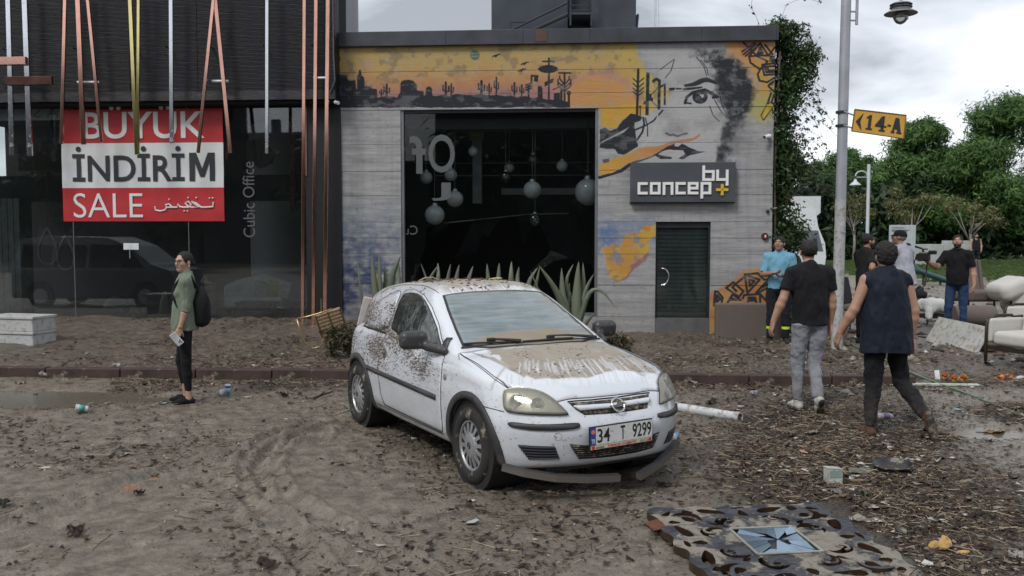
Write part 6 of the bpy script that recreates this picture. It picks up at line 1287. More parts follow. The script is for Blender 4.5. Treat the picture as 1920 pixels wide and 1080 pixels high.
  for cx_ in (1.245, -1.245):
   a0, a1 = (-12, 196) if cx_ > 0 else (-14, 200)
   ang = [rad(a) for a in np.linspace(a0, a1, 34)]; ro, ri = .405, .345; sy = -.82 if k == 0 else .82
   ou = [(cx_+ro*math.cos(a)*(1.02), sy, .295+ro*math.sin(a)*.99) for a in ang]; inn = [(cx_+ri*math.cos(a), sy, .298+ri*math.sin(a)) for a in ang[::-1]]
   patch('arch_trim', np.array(ou+inn), d, .012, pl, root, .03, .03)
   MB().lathe([(.352, -.32), (.352, 0)], 30, (0, 0, 0), Matrix.Translation((cx_, .80 if k else -.48, .30)) @ Matrix.Rotation(rad(-90), 4, 'X')).done('wheel_well', dk, root) 
 wsl = cz((583, 385), (545, 300), (510, 210), (487, 140)); wsl[:, 1] = -np.abs(wsl[:, 1]); ws = np.concatenate([wsl, [(.085, -.25, 1.36), (.09, 0, 1.365), (.085, .25, 1.36)], mir(wsl)[::-1], [(.875, .45, .955), (.93, 0, .955), (.875, -.45, .955)]])
 patch('windscreen_rubber', ws, (.5, 0, .9), .003, rub, root, .04, .006); c = ws.mean(0); q = c+(ws-c)*np.array([.965, .965, .965]); patch('windscreen', q, (.5, 0, .9), .006, gf, root, .03, .004)
 MB().tube([tuple(p) for p in (lambda A: A+hgrad(A)*.0)(hit(np.array([[.86-.09*(y/.7)**2, y, 2.] for y in np.linspace(-.66, .66, 20)]), np.tile([0., 0, -1.], (20, 1)), .5))], .012, 6).done('cowl_seal', rub, root, smooth=True)
 def wiper(P, arm, knob):
  A = cz(*P); N = hgrad(A); w = MB().tube([tuple(a+n*.022) for a, n in zip(A, N)], .0075, 6).done('wiper', rub, root); B = cz(*arm); N = hgrad(B); MB().tube([tuple(a+n*.034) for a, n in zip(B, N)], [.015, .012, .008, .006][:len(B)], 6).done('wiper_arm', rub, w)
  kx = cz(knob)[0]; MB().box(tuple(kx+hgrad(kx[None])[0]*.028), (.035, .07, .03), (0, 0, rad(8)), bev=.006).done('wiper_knuckle', rub, w)
 wiper(((585, 383), (660, 378), (760, 376), (862, 372)), ((865, 376), (800, 370), (735, 366), (700, 368)), (720, 366)); wiper(((872, 372), (950, 366), (1040, 358), (1112, 354)), ((1222, 356), (1160, 350), (1090, 346), (1000, 348)), (1005, 352))
 patch('rear_window', np.array([(-1.75, -.50, 1.05), (-1.75, .50, 1.05), (-1.6, .44, 1.27), (-1.6, -.44, 1.27)]), (-1, 0, .3), .004, gs_, root, .05, .004)
 for s in (-1, 1): patch('tail_lamp', np.array([(-1.7, s*.60, .72), (-1.7, s*.70, .72), (-1.7, s*.66, 1.0), (-1.7, s*.58, 1.0)]), (-.8, s*.5, 0), .006, mat('tail_red', (.30, .02, .02), .25), root, .05, .006)
 g = cz((1095, 657), (1200, 650), (1300, 640), (1400, 628), (1481, 614), (1478, 645), (1474, 682), (1400, 695), (1300, 708), (1172, 716), (1130, 690)); gm = mat('grille_dirt', (.030, .024, .020), .85, var=.8, vs=25, bump=1., bs=60, mud=.35, ms=22)
 patch('grille_recess', g, (1, 0, .2), .003, gm, root, .025, .004)
 b = cz((1115, 676), (1290, 664), (1482, 634), (1480, 658), (1300, 684), (1150, 697)); patch('grille_bar', b, (1, 0, .2), .020, wp, root, .025, .018)
 P = cz((1090, 652), (1200, 643), (1330, 630), (1484, 608)); seam('bonnet_lip', P, dk, root, .006, .0)
 h = cz((1325, 673))[0]; n = hgrad(h[None])[0]; R = Vector(n).to_track_quat('Z', 'X'); bd_ = thing('badge', None, None, tuple(h+n*.026)); bd_.parent = root; bd_.rotation_mode = 'QUATERNION'; bd_.rotation_quaternion = R
 Mx = Matrix(); ring = MB().tube([(.052*math.cos(a), .052*math.sin(a), 0) for a in [2*math.pi*k/30 for k in range(30)]], .0065, 8, closed=True).done('badge_ring', CHROME, bd_, smooth=True)
 ux = R.inverted() @ Vector((0, 1, 0)); vx = R.inverted() @ Vector((0, 0, 1)); bolt = [(-.075, -.004), (-.03, -.016), (.012, -.016), (.012, -.004), (.075, .006), (.03, .018), (-.012, .018), (-.012, .004)]
 bb = bmesh.new(); f1 = [bb.verts.new(ux*a+vx*b_+Vector((0, 0, .006))) for a, b_ in bolt]; f2 = [bb.verts.new(ux*a+vx*b_+Vector((0, 0, -.002))) for a, b_ in bolt]; bb.faces.new(f1); bb.faces.new(f2[::-1])
 for i in range(8): bb.faces.new((f1[i], f2[i], f2[(i+1) % 8], f1[(i+1) % 8]))
 bmesh.ops.recalc_face_normals(bb, faces=bb.faces[:]); me = bpy.data.meshes.new('badge_bolt'); bb.to_mesh(me); bb.free(); link('badge_bolt', me, CHROME, bd_)
 lg = cz((1100, 855), (1200, 862), (1330, 850), (1440, 825), (1532, 795), (1500, 872), (1420, 895), (1300, 915), (1145, 926)); patch('lower_grille_recess', lg, (1, 0, 0), .003, dk, root, .025, .004)
 for j in range(6):
  f = (j+.6)/6.4; a = cz((1100+45*f, 858+66*f))[0]; b = cz((1530-30*f, 800+70*f))[0]; P = dense(np.array([a, (a+b)/2, b]), .06, False)
  for _ in range(8): P = P-hgrad(P)*hull(P)[:, None]
  MB().tube([tuple(p+hgrad(p[None])[0]*.005) for p in P], .0055, 6).done('grille_bar', gm, root)
 seam('tow_cover_gap', np.array([cz((1045+17*math.cos(a), 820+18*math.sin(a)))[0] for a in [2*math.pi*k/16 for k in range(16)]]), mat('thin_grey_gap', (.25, .25, .26), .6), root, .0015, .0005, True, .01)
 pt = thing('number_plate', None, None); pt.parent = root; x = 2.048; y0, y1, z0, z1 = -.285, .262, .400, .532
 ph = MB().bx(-.006, .006, y0, y1, z0-.035, z1, bev=.004).done('plate_holder', BLACK, pt); face = mat('plate_white', (.60, .61, .60), .4, var=.06, mud=.12, ms=30); MB().bx(.006, .010, y0+.052, y1-.008, z0+.0, z1-.010).done('plate_face', face, pt)
 MB().bx(.006, .010, y0+.008, y0+.050, z0+.0, z1-.010).done('plate_band', mat('plate_blue', (.02, .06, .30), .4), pt)
 MB().bx(.006, .0095, y0+.010, y1-.01, z0-.030, z0-.003).done('plate_strip', mat('strip_cream', (.55, .50, .38), .5, mud=.1), pt)
 pk = mat('plate_black', (.012, .012, .014), .45); fp = thing('plate_lettering', None, None, (.0102, 0, 0), rot=(0, 0, rad(90))); fp.parent = pt
 fx = lambda a: a   # the lettering frame's x runs along the car's y
 for s, a, b_ in (('34', .064, .170), ('T', .262, .300), ('9299', .365, .530)): text_obj('plate_letters', s, (y0+a, y0+b_, z0+.014, z1-.020), 0, pk, fp, .0015, .01)
 text_obj('country_letters', 'TR', (y0+.014, y0+.045, z0+.012, z0+.044), 0, WHITEP, fp, .001); MB().cyl((y0+.029, 0, z1-.038), (y0+.029, -.001, z1-.038), .016).done('sticker_disc', mat('sticker_orange', (.60, .18, .10), .5), fp)
 text_obj('dealer_letters', 'THINKLER OTOMOTIV', (y0+.15, y0+.40, z0-.025, z0-.008), 0, mat('dealer_red', (.45, .03, .02), .5), fp, .001, .01); text_obj('dealer_letters', 'ekstra', (y0+.05, y0+.12, z0-.025, z0-.010), 0, pk, fp, .001); text_obj('dealer_letters', '0212', (y0+.43, y0+.50, z0-.025, z0-.010), 0, mat('dealer_green', (.05, .12, .03), .5), fp, .001)
 MB().bx(.0095, .0105, y0+.016, y0+.042, z0-.027, z0-.006).bx(.0095, .0105, y1-.042, y1-.016, z0-.027, z0-.006).done('dealer_block', mat('dealer_red', (.45, .03, .02), .5), pt)
 pt.location = (x, 0, 0); pt.rotation_euler = (rad(1.2), 0, 0)
 MB().tube([(1.72, -.79, .235), (1.86, -.70, .215), (1.98, -.52, .185), (2.05, -.30, .165), (2.08, -.06, .150)], .034, 4).done('split_lip', pl, root, ); MB().tube([(1.78, .70, .25), (1.88, .56, .225), (1.99, .34, .165), (2.04, .14, .12)], .034, 4).done('split_lip', pl, root)
 mp_ = mat('mirror_plastic', (.036, .036, .040), .42, var=.2, mud=.12, ms=20)
 for s in (-1, 1):
  F = Field((.25, -.20, -.20), (.95, .20, .25), .0085); F.rbox((.44, 0, .02), (.115, .235, .150), .05, (0, .1, .05*s), k=.02).cone((.50, .09*1, -.03), (.68, .17, -.055), .032, .028, k=.03, flat=(0, 0, 1), fs=1.2) if s < 0 else F.rbox((.44, 0, .02), (.115, .235, .150), .05, (0, .1, .05*s), k=.02).cone((.50, -.09, -.03), (.68, -.17, -.055), .032, .028, k=.03)
  o = link('door_mirror', F.mesh('door_mirror'), mp_, root, loc=(.02, s*.935, .985)); MB().box((.385, 0, .02), (.006, .18, .11), bev=.002).done('mirror_glass', CHROME, o)
  patch('mirror_base', np.array([(.70, s*.78, .90), (.56, s*.76, .915), (.60, s*.74, 1.02), (.645, s*.74, 1.02)]), (0, s, 0), .012, mp_, root, .03, .012)
 ty = mat('tyre_muddy', (.020, .019, .018), .85, var=.4, bump=.4, bs=50, mud=.16, ms=9); hc = mat('hubcap_silver', (.40, .41, .43), .38, .65, var=.15, mud=.22, ms=22); 
 for cx_, s in ((1.245, -1), (-1.245, -1), (1.245, 1), (-1.245, 1)):
  w = thing('wheel', None, None, (cx_, s*.735, .29)); w.parent = root; w.rotation_euler = (0, rad(random.uniform(0, 300)), 0) if s > 0 else (0, rad(17 if cx_ > 0 else 4), 0)
  M = Matrix.Rotation(rad(90 if s < 0 else -90), 4, 'X'); 
  MB().lathe([(.185, -.085), (.20, -.09), (.255, -.09), (.278, -.078), (.290, -.055), (.292, 0), (.290, .055), (.278, .078), (.255, .092), (.215, .094), (.195, .085), (.185, .07), (.185, -.085)], 56, (0, 0, 0), M).done('tyre', ty, w, smooth=True, auto=50)
  b = MB()
  for k in range(44):
   a = 2*math.pi*k/44
   for yy in (-.05, -.017, .017, .05): b.box((math.cos(a+yy*2)*.2915, yy, math.sin(a+yy*2)*.2915), (.006, .026, .026), (0, -a, 0))
  tr = b.done('tread', ty, w); tr['kind'] = 'stuff'
  MB().lathe([(.0, .045), (.18, .045), (.186, .02)], 36, (0, 0, 0), M).done('rim', BLACK, w)
  b = MB(); b.lathe([(0., .088), (.045, .088), (.085, .082), (.10, .070)], 36, (0, 0, 0), M).lathe([(.168, .060), (.176, .076), (.187, .078), (.192, .066), (.188, .05)], 48, (0, 0, 0), M)
  for k in range(14):
   a = 2*math.pi*k/14; ca, sa = math.cos(a), math.sin(a); sy = s; yo = lambda t: (s*t)
   P = []
   for rr, hw in ((.085, .0125), (.13, .0135), (.172, .0165)):
    for e in (-1, 1): P.append((rr*ca-e*hw*sa, rr*sa+e*hw*ca, rr))
   hgt = {.085: .080, .13: .074, .172: .066}; v = [b.b.verts.new((p[0], s*hgt[p[2]], p[1])) for p in P]; v2 = [b.b.verts.new((p[0], s*(hgt[p[2]]-.02), p[1])) for p in P]
   for q in ((0, 1, 3, 2), (2, 3, 5, 4)): b.b.faces.new([v[i] for i in q])
   for q in ((0, 2), (2, 4), (1, 3), (3, 5)): b.b.faces.new((v[q[0]], v[q[1]], v2[q[1]], v2[q[0]]))
  h_ = b.done('hubcap', hc, w); MB().tube([(.022*math.cos(a), s*.090, .022*math.sin(a)) for a in [2*math.pi*k/20 for k in range(20)]], .0035, 6, closed=True).box((0, s*.090, 0), (.05, .006, .008), (0, .3, 0)).done('hub_badge', BLACK, h_)
 rs = random.Random(5); b = MB()
 for k in range(260):
  x, y = rs.uniform(-1.2, .05), rs.uniform(-.42, .55)
  if rs.random() < .5: x = rs.gauss(-.55, .12)
  p = hit(np.array([[x, y, 2.]]), np.array([[0, 0, -1.]]), .4)[0]; b.box(tuple(p+np.array([0, 0, .004])), (rs.uniform(.01, .05), rs.uniform(.004, .015), .004), (rs.uniform(-.4, .4), rs.uniform(-.4, .4), rs.uniform(0, 6)))
 o = b.done('leaf_litter', mat('litter_brown', (.10, .07, .045), .9, var=.5, vs=40), root); o['kind'] = 'stuff'
 p = hit(np.array([[-.62, -.30, 2.], [-.60, .38, 2.]]), np.tile([0, 0, -1.], (2, 1)), .4)
 MB().tube([tuple(p[0]+np.array(v)) for v in ((-.02, -.12, .0), (0, -.06, .03), (0, .02, .032), (0, .09, .0))], .007, 6).done('twig', mat('twig_pale', (.28, .24, .18), .8), root); MB().box(tuple(p[1]+np.array((0, 0, .012))), (.06, .12, .012), (.1, .1, .2)).done('leaf', mat('leaf_yellow', (.40, .36, .10), .7), root)
build_car()
# ================================================================== PEOPLE (local frame: facing +y, right hand at +x)
SKIN = {}
def skin_mat(k):
 if k not in SKIN:
  base = {'light': (.42, .26, .19), 'tan': (.31, .175, .115), 'warm': (.36, .205, .14)}[k]; t = NT('skin_'+k); n = t.noise(t.coord('Object'), 14, 4)
  SKIN[k] = t.pr(col=t.mix(n, tuple(c*.85 for c in base), tuple(c*1.12 for c in base)), rough=.55, sss=.0, nrm=t.bump(t.noise(t.coord('Object'), 90, 3), .15, .003))
 return SKIN[k]
def cloth(name, col, var=.18, rough=.9, mud=0., st=.85, z=None):
 if name in _mc: return _mc[name]
 t = NT(name); co = t.coord('Object'); n = t.noise(t.coord('Object', (1, 1, .6)), 7, 5, .6); c = t.mix(n, tuple(v*(1-var) for v in col), tuple(min(1, v*(1+var)) for v in col))
 if mud: zz = t.sep(co)[2]; f = t.math('MULTIPLY', t.math('SUBTRACT', 1., t.math('DIVIDE', zz, .55), clamp=True), t.ramp(t.noise(co, 11, 6, .7), [(.35, 0.), (.6, mud)])); c = t.mix(f, c, (.13, .105, .08))
 w = t.noise(t.coord('Object', (1, 1, .45), (0, 0, 0), (.3, .2, 0)), 13, 4, .55, .6)
 _mc[name] = t.pr(col=c, rough=rough, spec=.25, sheen=.02, nrm=t.bump(w, st, .02)); return _mc[name]
def nv(v): v = np.array(v, float); return v/np.linalg.norm(v)
def make_person(label, px, depth, rz, H, pose, wear, vox=.0075, group=None, skin='tan', female=False, dz=0.):
 s = H/1.75; X = (px-960)/FPX*depth; q = {}
 lean = pose.get('lean', 0.); side = pose.get('side', 0.); R = np.array(Euler((-lean, side, 0)).to_matrix()); pel = np.array([0, 0, .95])*s
 tp = lambda v: pel+R@(np.array(v, float)*s-pel)
 shw = .155 if female else .185; hipw = .098 if female else .092
 sh = {1: tp((shw, 0, 1.415)), -1: tp((-shw, 0, 1.415))}; hp = {1: pel+np.array([hipw, 0, -.03])*s, -1: pel+np.array([-hipw, 0, -.03])*s}
 el, wr, kn, an = {}, {}, {}, {}
 for k in (1, -1):
  u, f = pose['arm'][k][:2]; el[k] = sh[k]+nv(u)*.285*s; wr[k] = el[k]+nv(f)*.245*s
  t_, c_ = pose['leg'][k][:2]; kn[k] = hp[k]+nv(t_)*.435*s; an[k] = kn[k]+nv(c_)*.405*s
 soles = []
 for k in (1, -1):
  fd = nv(pose['leg'][k][2]); up_ = nv(pose['leg'][k][3]) if len(pose['leg'][k]) > 3 else np.array([0, 0, 1.]); soles += [an[k]-up_*.085*s, an[k]+fd*.17*s-up_*.085*s]
 z0 = min(p[2] for p in soles); gz = float(ground_h(np.array([X]), np.array([depth]))[0])
 root = thing('person', label, 'person', (X, depth, gz-z0-.012+dz), rz, group)
 hy, hpz = pose.get('head', (0, 0)); RH = R@np.array(Euler((-hpz, 0, -hy)).to_matrix()); nb = tp((0, -.005, 1.49)); hc = nb+R@(np.array([0, .02, .145])*s)+np.array([0, .01, 0]); hh = lambda v: hc+RH@(np.array(v, float)*s); eH = tuple(Matrix(RH.tolist()).to_euler()); eT = tuple(Matrix(R.tolist()).to_euler())
 allp = [*sh.values(), *el.values(), *wr.values(), *kn.values(), *an.values(), hc, pel]; lo = np.min(allp, 0)-np.array([.25, .25, .22]); hi = np.max(allp, 0)+np.array([.25, .25, .2])
 F = Field(lo, hi, vox)
 F.ell(tp((0, 0, 1.31)), np.array([.14, .095, .17])*s, eT, k=.05).ell(tp((0, 0, 1.08)), np.array([.125, .09, .17])*s, eT, k=.05).ell(pel, np.array([.14, .10, .10])*s, k=.05)
 F.cone(nb-R@np.array([0, .0, .06])*s, hc+RH@np.array([0, -.01, -.04])*s, .056*s if not female else .047*s, .050*s if not female else .043*s, k=.02); F.cone(sh[1], sh[-1], .048*s, k=.04).cone(nb, sh[1], .045*s, .04*s, k=.04).cone(nb, sh[-1], .045*s, .04*s, k=.04)
 ar = .84 if female else 1.12
 for k in (1, -1):
  F.cone(sh[k], el[k], .050*s*ar, .039*s*ar, k=.02).cone(el[k], el[k]+(wr[k]-el[k])*.3, .040*s*ar, .043*s*ar, k=.015).cone(el[k]+(wr[k]-el[k])*.3, wr[k], .043*s*ar, .027*s*ar, k=.015, flat=None)
  F.cone(hp[k], kn[k], .070*s, .048*s, k=.03).cone(kn[k], an[k], .047*s, .034*s, k=.02); uf = nv(pose['leg'][k][3]) if len(pose['leg'][k]) > 3 else np.array([0, 0, 1.]); F.cone(an[k]-uf*.030*s, an[k]+nv(pose['leg'][k][2])*.11*s-uf*.052*s, .030*s, .020*s, k=.02)
  hd = nv(pose['arm'][k][2]); pn = np.array(pose['arm'][k][3], float); pn = nv(pn-hd*(pn@hd)); sp = np.cross(hd, pn); curl = pose['arm'][k][4]; th = pose['arm'][k][5] if len(pose['arm'][k]) > 5 else 1; w = wr[k]; g = s*(.92 if female else 1.03)
  F.cone(w, w+hd*.03*g, .027*g, .030*g, k=.012, flat=pn, fs=.75).cone(w+hd*.035*g-sp*.014*g, w+hd*.088*g-sp*.018*g, .026*g, k=.01, flat=pn, fs=.5).cone(w+hd*.035*g+sp*.014*g, w+hd*.088*g+sp*.018*g, .026*g, k=.01, flat=pn, fs=.5)
  for j, (o_, L) in enumerate(((-.031, .066), (-.0105, .080), (.0105, .084), (.031, .076))):
   o_ *= -th; p = w+hd*.088*g+sp*o_*g; d = hd.copy(); a = curl*(1.15-.08*j)
   for m_, (ln, rr) in enumerate(((.45, .0098), (.32, .0088), (.25, .0078))):
    ang = a*(.45, .75, .55)[m_]; d = nv(d*math.cos(ang)+np.cross(np.cross(d, pn), d)*math.sin(ang)) if abs(d@pn) < .98 else nv(-hd); e = p+d*L*ln*g; F.cone(p, e, rr*g, rr*.92*g, k=.0035); p = e
  p = w+hd*.022*g-sp*th*-.022*g*-1; sdv = sp*th*-1; p = w+hd*.025*g-sdv*-.022*g; d = nv(hd*.75+sdv*.62+pn*.25)
  for ln, rr in ((.036, .0125), (.031, .0105), (.025, .0090)): e = p+d*ln*g; F.cone(p, e, rr*g, rr*.9*g, k=.006); p = e; d = nv(d+hd*.28+pn*.18*curl)
 F.ell(hh((0, -.012, .030)), np.array([.076, .097, .087])*s, eH, k=.02).ell(hh((0, .026, -.035)), np.array([.058, .066, .074])*s, eH, k=.03).ell(hh((0, .064, -.088)), np.array([.026, .024, .022])*s, eH, k=.03)
 F.cone(hh((0, .092, .016)), hh((0, .108, -.020)), .009*s, .0135*s, k=.012).cone(hh((-.034, .080, .030)), hh((.034, .080, .030)), .013*s, k=.015).cone(hh((-.016, .089, -.052)), hh((.016, .089, -.052)), .0095*s, k=.008)
 for k in (1, -1):
  F.ell(hh((.045*k, .060, -.018)), np.array([.022, .022, .024])*s, eH, k=.02).cone(hh((.011*k, .100, -.024)), hh((.012*k, .098, -.022)), .009*s, k=.006).ell(hh((.030*k, .099, .010)), np.array([.016, .012, .009])*s, eH, k=.01, cut=True)
  F.ell(hh((.079*k, -.004, -.006)), np.array([.010, .020, .031])*s, eH, k=.008)
 link('body', F.mesh('body'), skin_mat(skin), root)
 eb = mat('eyebrow_dark', (.018, .012, .010), .9); 
 for k in (1, -1):
  e = MB().ball(tuple(hh((.030*k, .083, .009))), .0115*s, 10).done('eye', mat('eye_white', (.55, .53, .50), .3), root, smooth=True); MB().ball(tuple(hh((.030*k, .0905, .009))), .0058*s, 8).done('iris', mat('iris_dark', (.02, .012, .008), .2), e, smooth=True)
  MB().tube([tuple(hh((.014*k, .095, .027))), tuple(hh((.032*k, .094, .033))), tuple(hh((.050*k, .082, .027)))], .0042*s, 6).done('eyebrow', eb, root)
 MB().tube([tuple(hh((-.022, .092, -.053))), tuple(hh((-.008, .0985, -.049))), tuple(hh((.008, .0985, -.049))), tuple(hh((.022, .092, -.053)))], .0052*s, 6).done('lips', mat('lips_'+skin, (.24, .09, .075), .5), root, smooth=True)
 nz = lambda a, f, sd_=0.: (lambda V: a*fbm(V*np.array(f)+sd_, 3))
 hcol = mat('hair_black', (.012, .010, .009), .75, var=.4, vs=40, bump=.8, bs=120); style = wear.get('hair', 'short')
 F = Field(hc-.2*s, hc+.2*s, min(vox, .0075))
 if style in ('short', 'thick', 'thin', 'bun'):
  t_ = {'short': .007, 'thick': .016, 'thin': .004, 'bun': .006}[style]; F.ell(hh((0, -.016, .036)), np.array([.078+t_, .098+t_, .086+t_])*s, eH, k=.01)
  if style == 'thick': F.ell(hh((0, -.045, -.02)), np.array([.072, .065, .07])*s, eH, k=.03)
  F.ell(hh((0, .110, -.022 if style != 'bun' else .004)), np.array([.072, .075 if style != 'bun' else .086, .092])*s, eH, k=.012, cut=True); F.rbox(hh((0, .0, -.145)), np.array([.3, .3, .17 if style != 'thick' else .13])*s, .01, eH, k=.01, cut=True)
  for k in (1, -1): F.ell(hh((.085*k, .005, -.02)), np.array([.018, .028, .042])*s, eH, k=.006, cut=True)
  if style == 'bun': F.ell(hh((0, -.118, -.01)), np.array([.034, .03, .036])*s, eH, k=.02)
  me = F.mesh('hair', nz(.0045 if style != 'thick' else .008, (60, 60, 60), 3.)); link('hair', me, hcol, root)
 if style == 'cap':
  F.ell(hh((0, -.014, .042)), np.array([.086, .106, .088])*s, eH, k=.01); F.rbox(hh((0, 0, -.09)), np.array([.3, .3, .2])*s, .01, eH, k=.006, cut=True); F.cone(hh((-.035, .09, .022)), hh((.035, .09, .022)), .045*s, k=.01, flat=tuple(RH@np.array([0, .25, 1.])), fs=.2); link('cap', F.mesh('cap'), cloth('cap_black', (.015, .015, .018)), root)
  F = Field(hc-.2*s, hc+.2*s, vox); F.ell(hh((0, -.018, .01)), np.array([.080, .097, .07])*s, eH, k=.01); F.ell(hh((0, .100, -.02)), np.array([.09, .09, .1])*s, eH, k=.01, cut=True); F.rbox(hh((0, .0, -.145)), np.array([.3, .3, .18])*s, .01, eH, k=.01, cut=True); link('hair', F.mesh('hair'), mat('hair_grey', (.16, .15, .14), .8, var=.3, vs=60), root)
 if wear.get('beard'):
  F = Field(hc-.2*s, hc+.2*s, min(vox, .0075)); F.ell(hh((0, .028, -.045)), np.array([.063, .073, .073])*s, eH, k=.02).ell(hh((0, .066, -.092)), np.array([.032, .030, .03])*s, eH, k=.02); F.rbox(hh((0, .05, .045)), np.array([.3, .3, .12])*s, .01, eH, k=.01, cut=True); F.ell(hh((0, .115, -.035)), np.array([.030, .035, .03])*s, eH, k=.01, cut=True)
  for k in (1, -1): F.ell(hh((.045*k, .085, -.025)), np.array([.026, .04, .028])*s, eH, k=.01, cut=True)
  link('beard', F.mesh('beard', nz(.003, (70, 70, 70))), hcol, root)
 tk = wear['top']; fat = wear.get('fat', 1.)
 F = Field(lo, hi, vox); dn = R@np.array([0, 0, -1.])
 F.ell(tp((0, .0, 1.30)), np.array([.182*(.86 if female else 1), .122*fat, .215])*s, eT, k=.05).ell(tp((0, .008*fat, 1.09)), np.array([.158*(.88 if female else 1)*(.4+.6*fat), .122*fat, .22])*s, eT, k=.06)
 if female:
  for k in (1, -1): F.ell(tp((.062*k, .085, 1.27)), np.array([.062, .055, .058])*s, eT, k=.04)
 hem = wear.get('hem', .90); wd = wear.get('wide', 1.); F.cone(tp((0, -.005, 1.08)), tp((0, -.012, hem-.02)), .152*s*wd*(.4+.6*fat), .172*s*wd*(.4+.6*fat), k=.06, flat=(0, 1, 0), fs=.80*fat/wd, end=.02)
 if wd > 1: F.cone(tp((0, -.005, 1.33)), tp((0, 0, 1.08)), .172*s, .150*s*wd*(.4+.6*fat), k=.05, flat=(0, 1, 0), fs=.66)
 F.cone(sh[1], sh[-1], .058*s*(.85 if female else 1), k=.05).cone(nb+R@np.array([0, -.005, -.02])*s, sh[1], .064*s, .052*s, k=.05).cone(nb+R@np.array([0, -.005, -.02])*s, sh[-1], .064*s, .052*s, k=.05)
 sl = wear.get('sleeve', .75)
 for k in (1, -1):
  if sl <= 0:
   pc, pd = sh[k]+R@np.array([(.030 if not wear.get('tank') else -.01)*k, 0, 0])*s, R@np.array([k*.97, 0, .22])
   F.put(lambda P: -((P-pc)@pd), tp((-.5, -.3, 1.2)) if k < 0 else tp((.02, -.3, 1.2)), tp((-.02, .3, 1.6)) if k < 0 else tp((.5, .3, 1.6)), k=.008, cut=True)
  else:
   e = sh[k]+(el[k]-sh[k])*min(1, sl); F.cone(sh[k], e, .066*s*ar, .063*s*ar*(1 if sl <= 1 else .9), k=.03, end=.0 if sl <= 1 else None)
   if sl > 1: e2 = el[k]+(wr[k]-el[k])*(sl-1); F.cone(el[k], e2, .056*s*ar, .050*s*ar, k=.02, end=0.); F.cone(e2-(wr[k]-el[k])*.08, e2, .056*s*ar, k=.004, end=0., start=0.)
 if wear.get('tank'): F.ell(tp((0, .10, 1.52)), np.array([.085, .11, .10])*s, eT, k=.02, cut=True); F.ell(tp((0, -.09, 1.52)), np.array([.075, .07, .07])*s, eT, k=.02, cut=True)
 else: F.cone(nb-R@np.array([0, 0, .0])*s, nb+R@np.array([0, 0, .03])*s, .060*s, .062*s, k=.01, end=0., start=0.) if not wear.get('collar') else F.cone(nb-R@np.array([0, 0, .02])*s, nb+R@np.array([0, .0, .045])*s, .070*s, .066*s, k=.015, end=0.)
 cx = tp((0, 0, hem))
 def below(P): return (P-cx)@(R@np.array([0, 0, 1.]))      # remove what hangs under the hem
 F.put(lambda P: below(P), lo, np.array([hi[0], hi[1], cx[2]+.02]), k=.004, cut=True)
 hemwave = lambda V: (.012*fbm(V*np.array([9, 9, 5.5])+px*.1, 3)+.006*fbm(V*np.array([22, 22, 9])+7, 2))
 link(wear.get('top_name', 'shirt'), F.mesh('shirt', hemwave), tk, root)
 F = Field(lo, hi, vox); lw = wear.get('leg', 1.); F.ell(pel+np.array([0, -.012, -.005])*s, np.array([.158 if not female else .162, .122, .12])*s, k=.04); F.cone(pel, tp((0, 0, 1.02)), .148*s, .132*s, k=.04, flat=(0, 1, 0), fs=.72, end=0.)
 cuff = wear.get('cuff', .97)
 for k in (1, -1):
  F.cone(hp[k]+np.array([0, -.012, -.02])*s, kn[k], .092*s*(.4+.6*lw), .064*s*lw, k=.035).cone(kn[k], kn[k]+(an[k]-kn[k])*.35, .063*s*lw, .060*s*lw, k=.02).cone(kn[k]+(an[k]-kn[k])*.35, kn[k]+(an[k]-kn[k])*cuff, .060*s*lw, .050*s*lw*wear.get('taper', 1.), k=.02, end=0.)
 F.put(lambda P: -below(P)+.012, np.array([lo[0], lo[1], cx[2]-.06]), hi, k=.004, cut=True, m=0.)
 link('trousers', F.mesh('trousers', lambda V: (.010*fbm(V*np.array([10, 10, 7])+px*.2, 3)+.004*fbm(V*np.array([20, 20, 26])+3, 2))*(1.1 if not female else .45)), wear['bottom'], root)
 if wear.get('stripe'):
  for k in (1, -1): a = kn[k]+(an[k]-kn[k])*.50; b = kn[k]+(an[k]-kn[k])*.60; MB().cyl(tuple(a), tuple(b), .069*s, .068*s, 20).done('reflective_band', mat('hi_vis_yellow', (.55, .75, .06), .5), root, smooth=True, auto=40)
 for k in (1, -1):
  fd = nv(pose['leg'][k][2]); up_ = nv(pose['leg'][k][3]) if len(pose['leg'][k]) > 3 else np.array([0, 0, 1.]); up_ = nv(up_-fd*(up_@fd)); sd_ = np.cross(fd, up_); a = an[k]
  F = Field(a-.27, a+.27, min(vox, .009)); hl = a-fd*.035*s-up_*.048*s; tt = a+fd*.165*s-up_*.058*s; F.cone(hl, a+fd*.08*s-up_*.042*s, .036*s, .040*s, k=.02).cone(a+fd*.07*s-up_*.045*s, tt, .041*s, .031*s, k=.025, flat=tuple(up_), fs=.85)
  if not wear.get('low'): F.cone(a-up_*.03*s, a+up_*.02*s, .045*s, .046*s, k=.02, end=0.)
  def sole_cut(P, a=a, up_=up_): return (P-a)@up_+.078*s
  F.put(sole_cut, a-.27, a+.27, k=.004, cut=True, m=0.)
  sh_ = link('shoe', F.mesh('shoe'), wear['shoe'], root)
  F = Field(a-.27, a+.27, min(vox, .009)); F.cone(hl-up_*.012*s, a+fd*.07*s-up_*.062*s, .039*s, .044*s, k=.01).cone(a+fd*.07*s-up_*.062*s, tt-up_*.012*s+fd*.004, .044*s, .034*s, k=.01)
  F.put(lambda P, a=a, up_=up_: (P-a)@up_+.096*s, a-.27, a+.27, k=.003, cut=True, m=0.); F.put(lambda P, a=a, up_=up_: -((P-a)@up_+.074*s), a-.27, a+.27, k=.003, cut=True, m=0.)
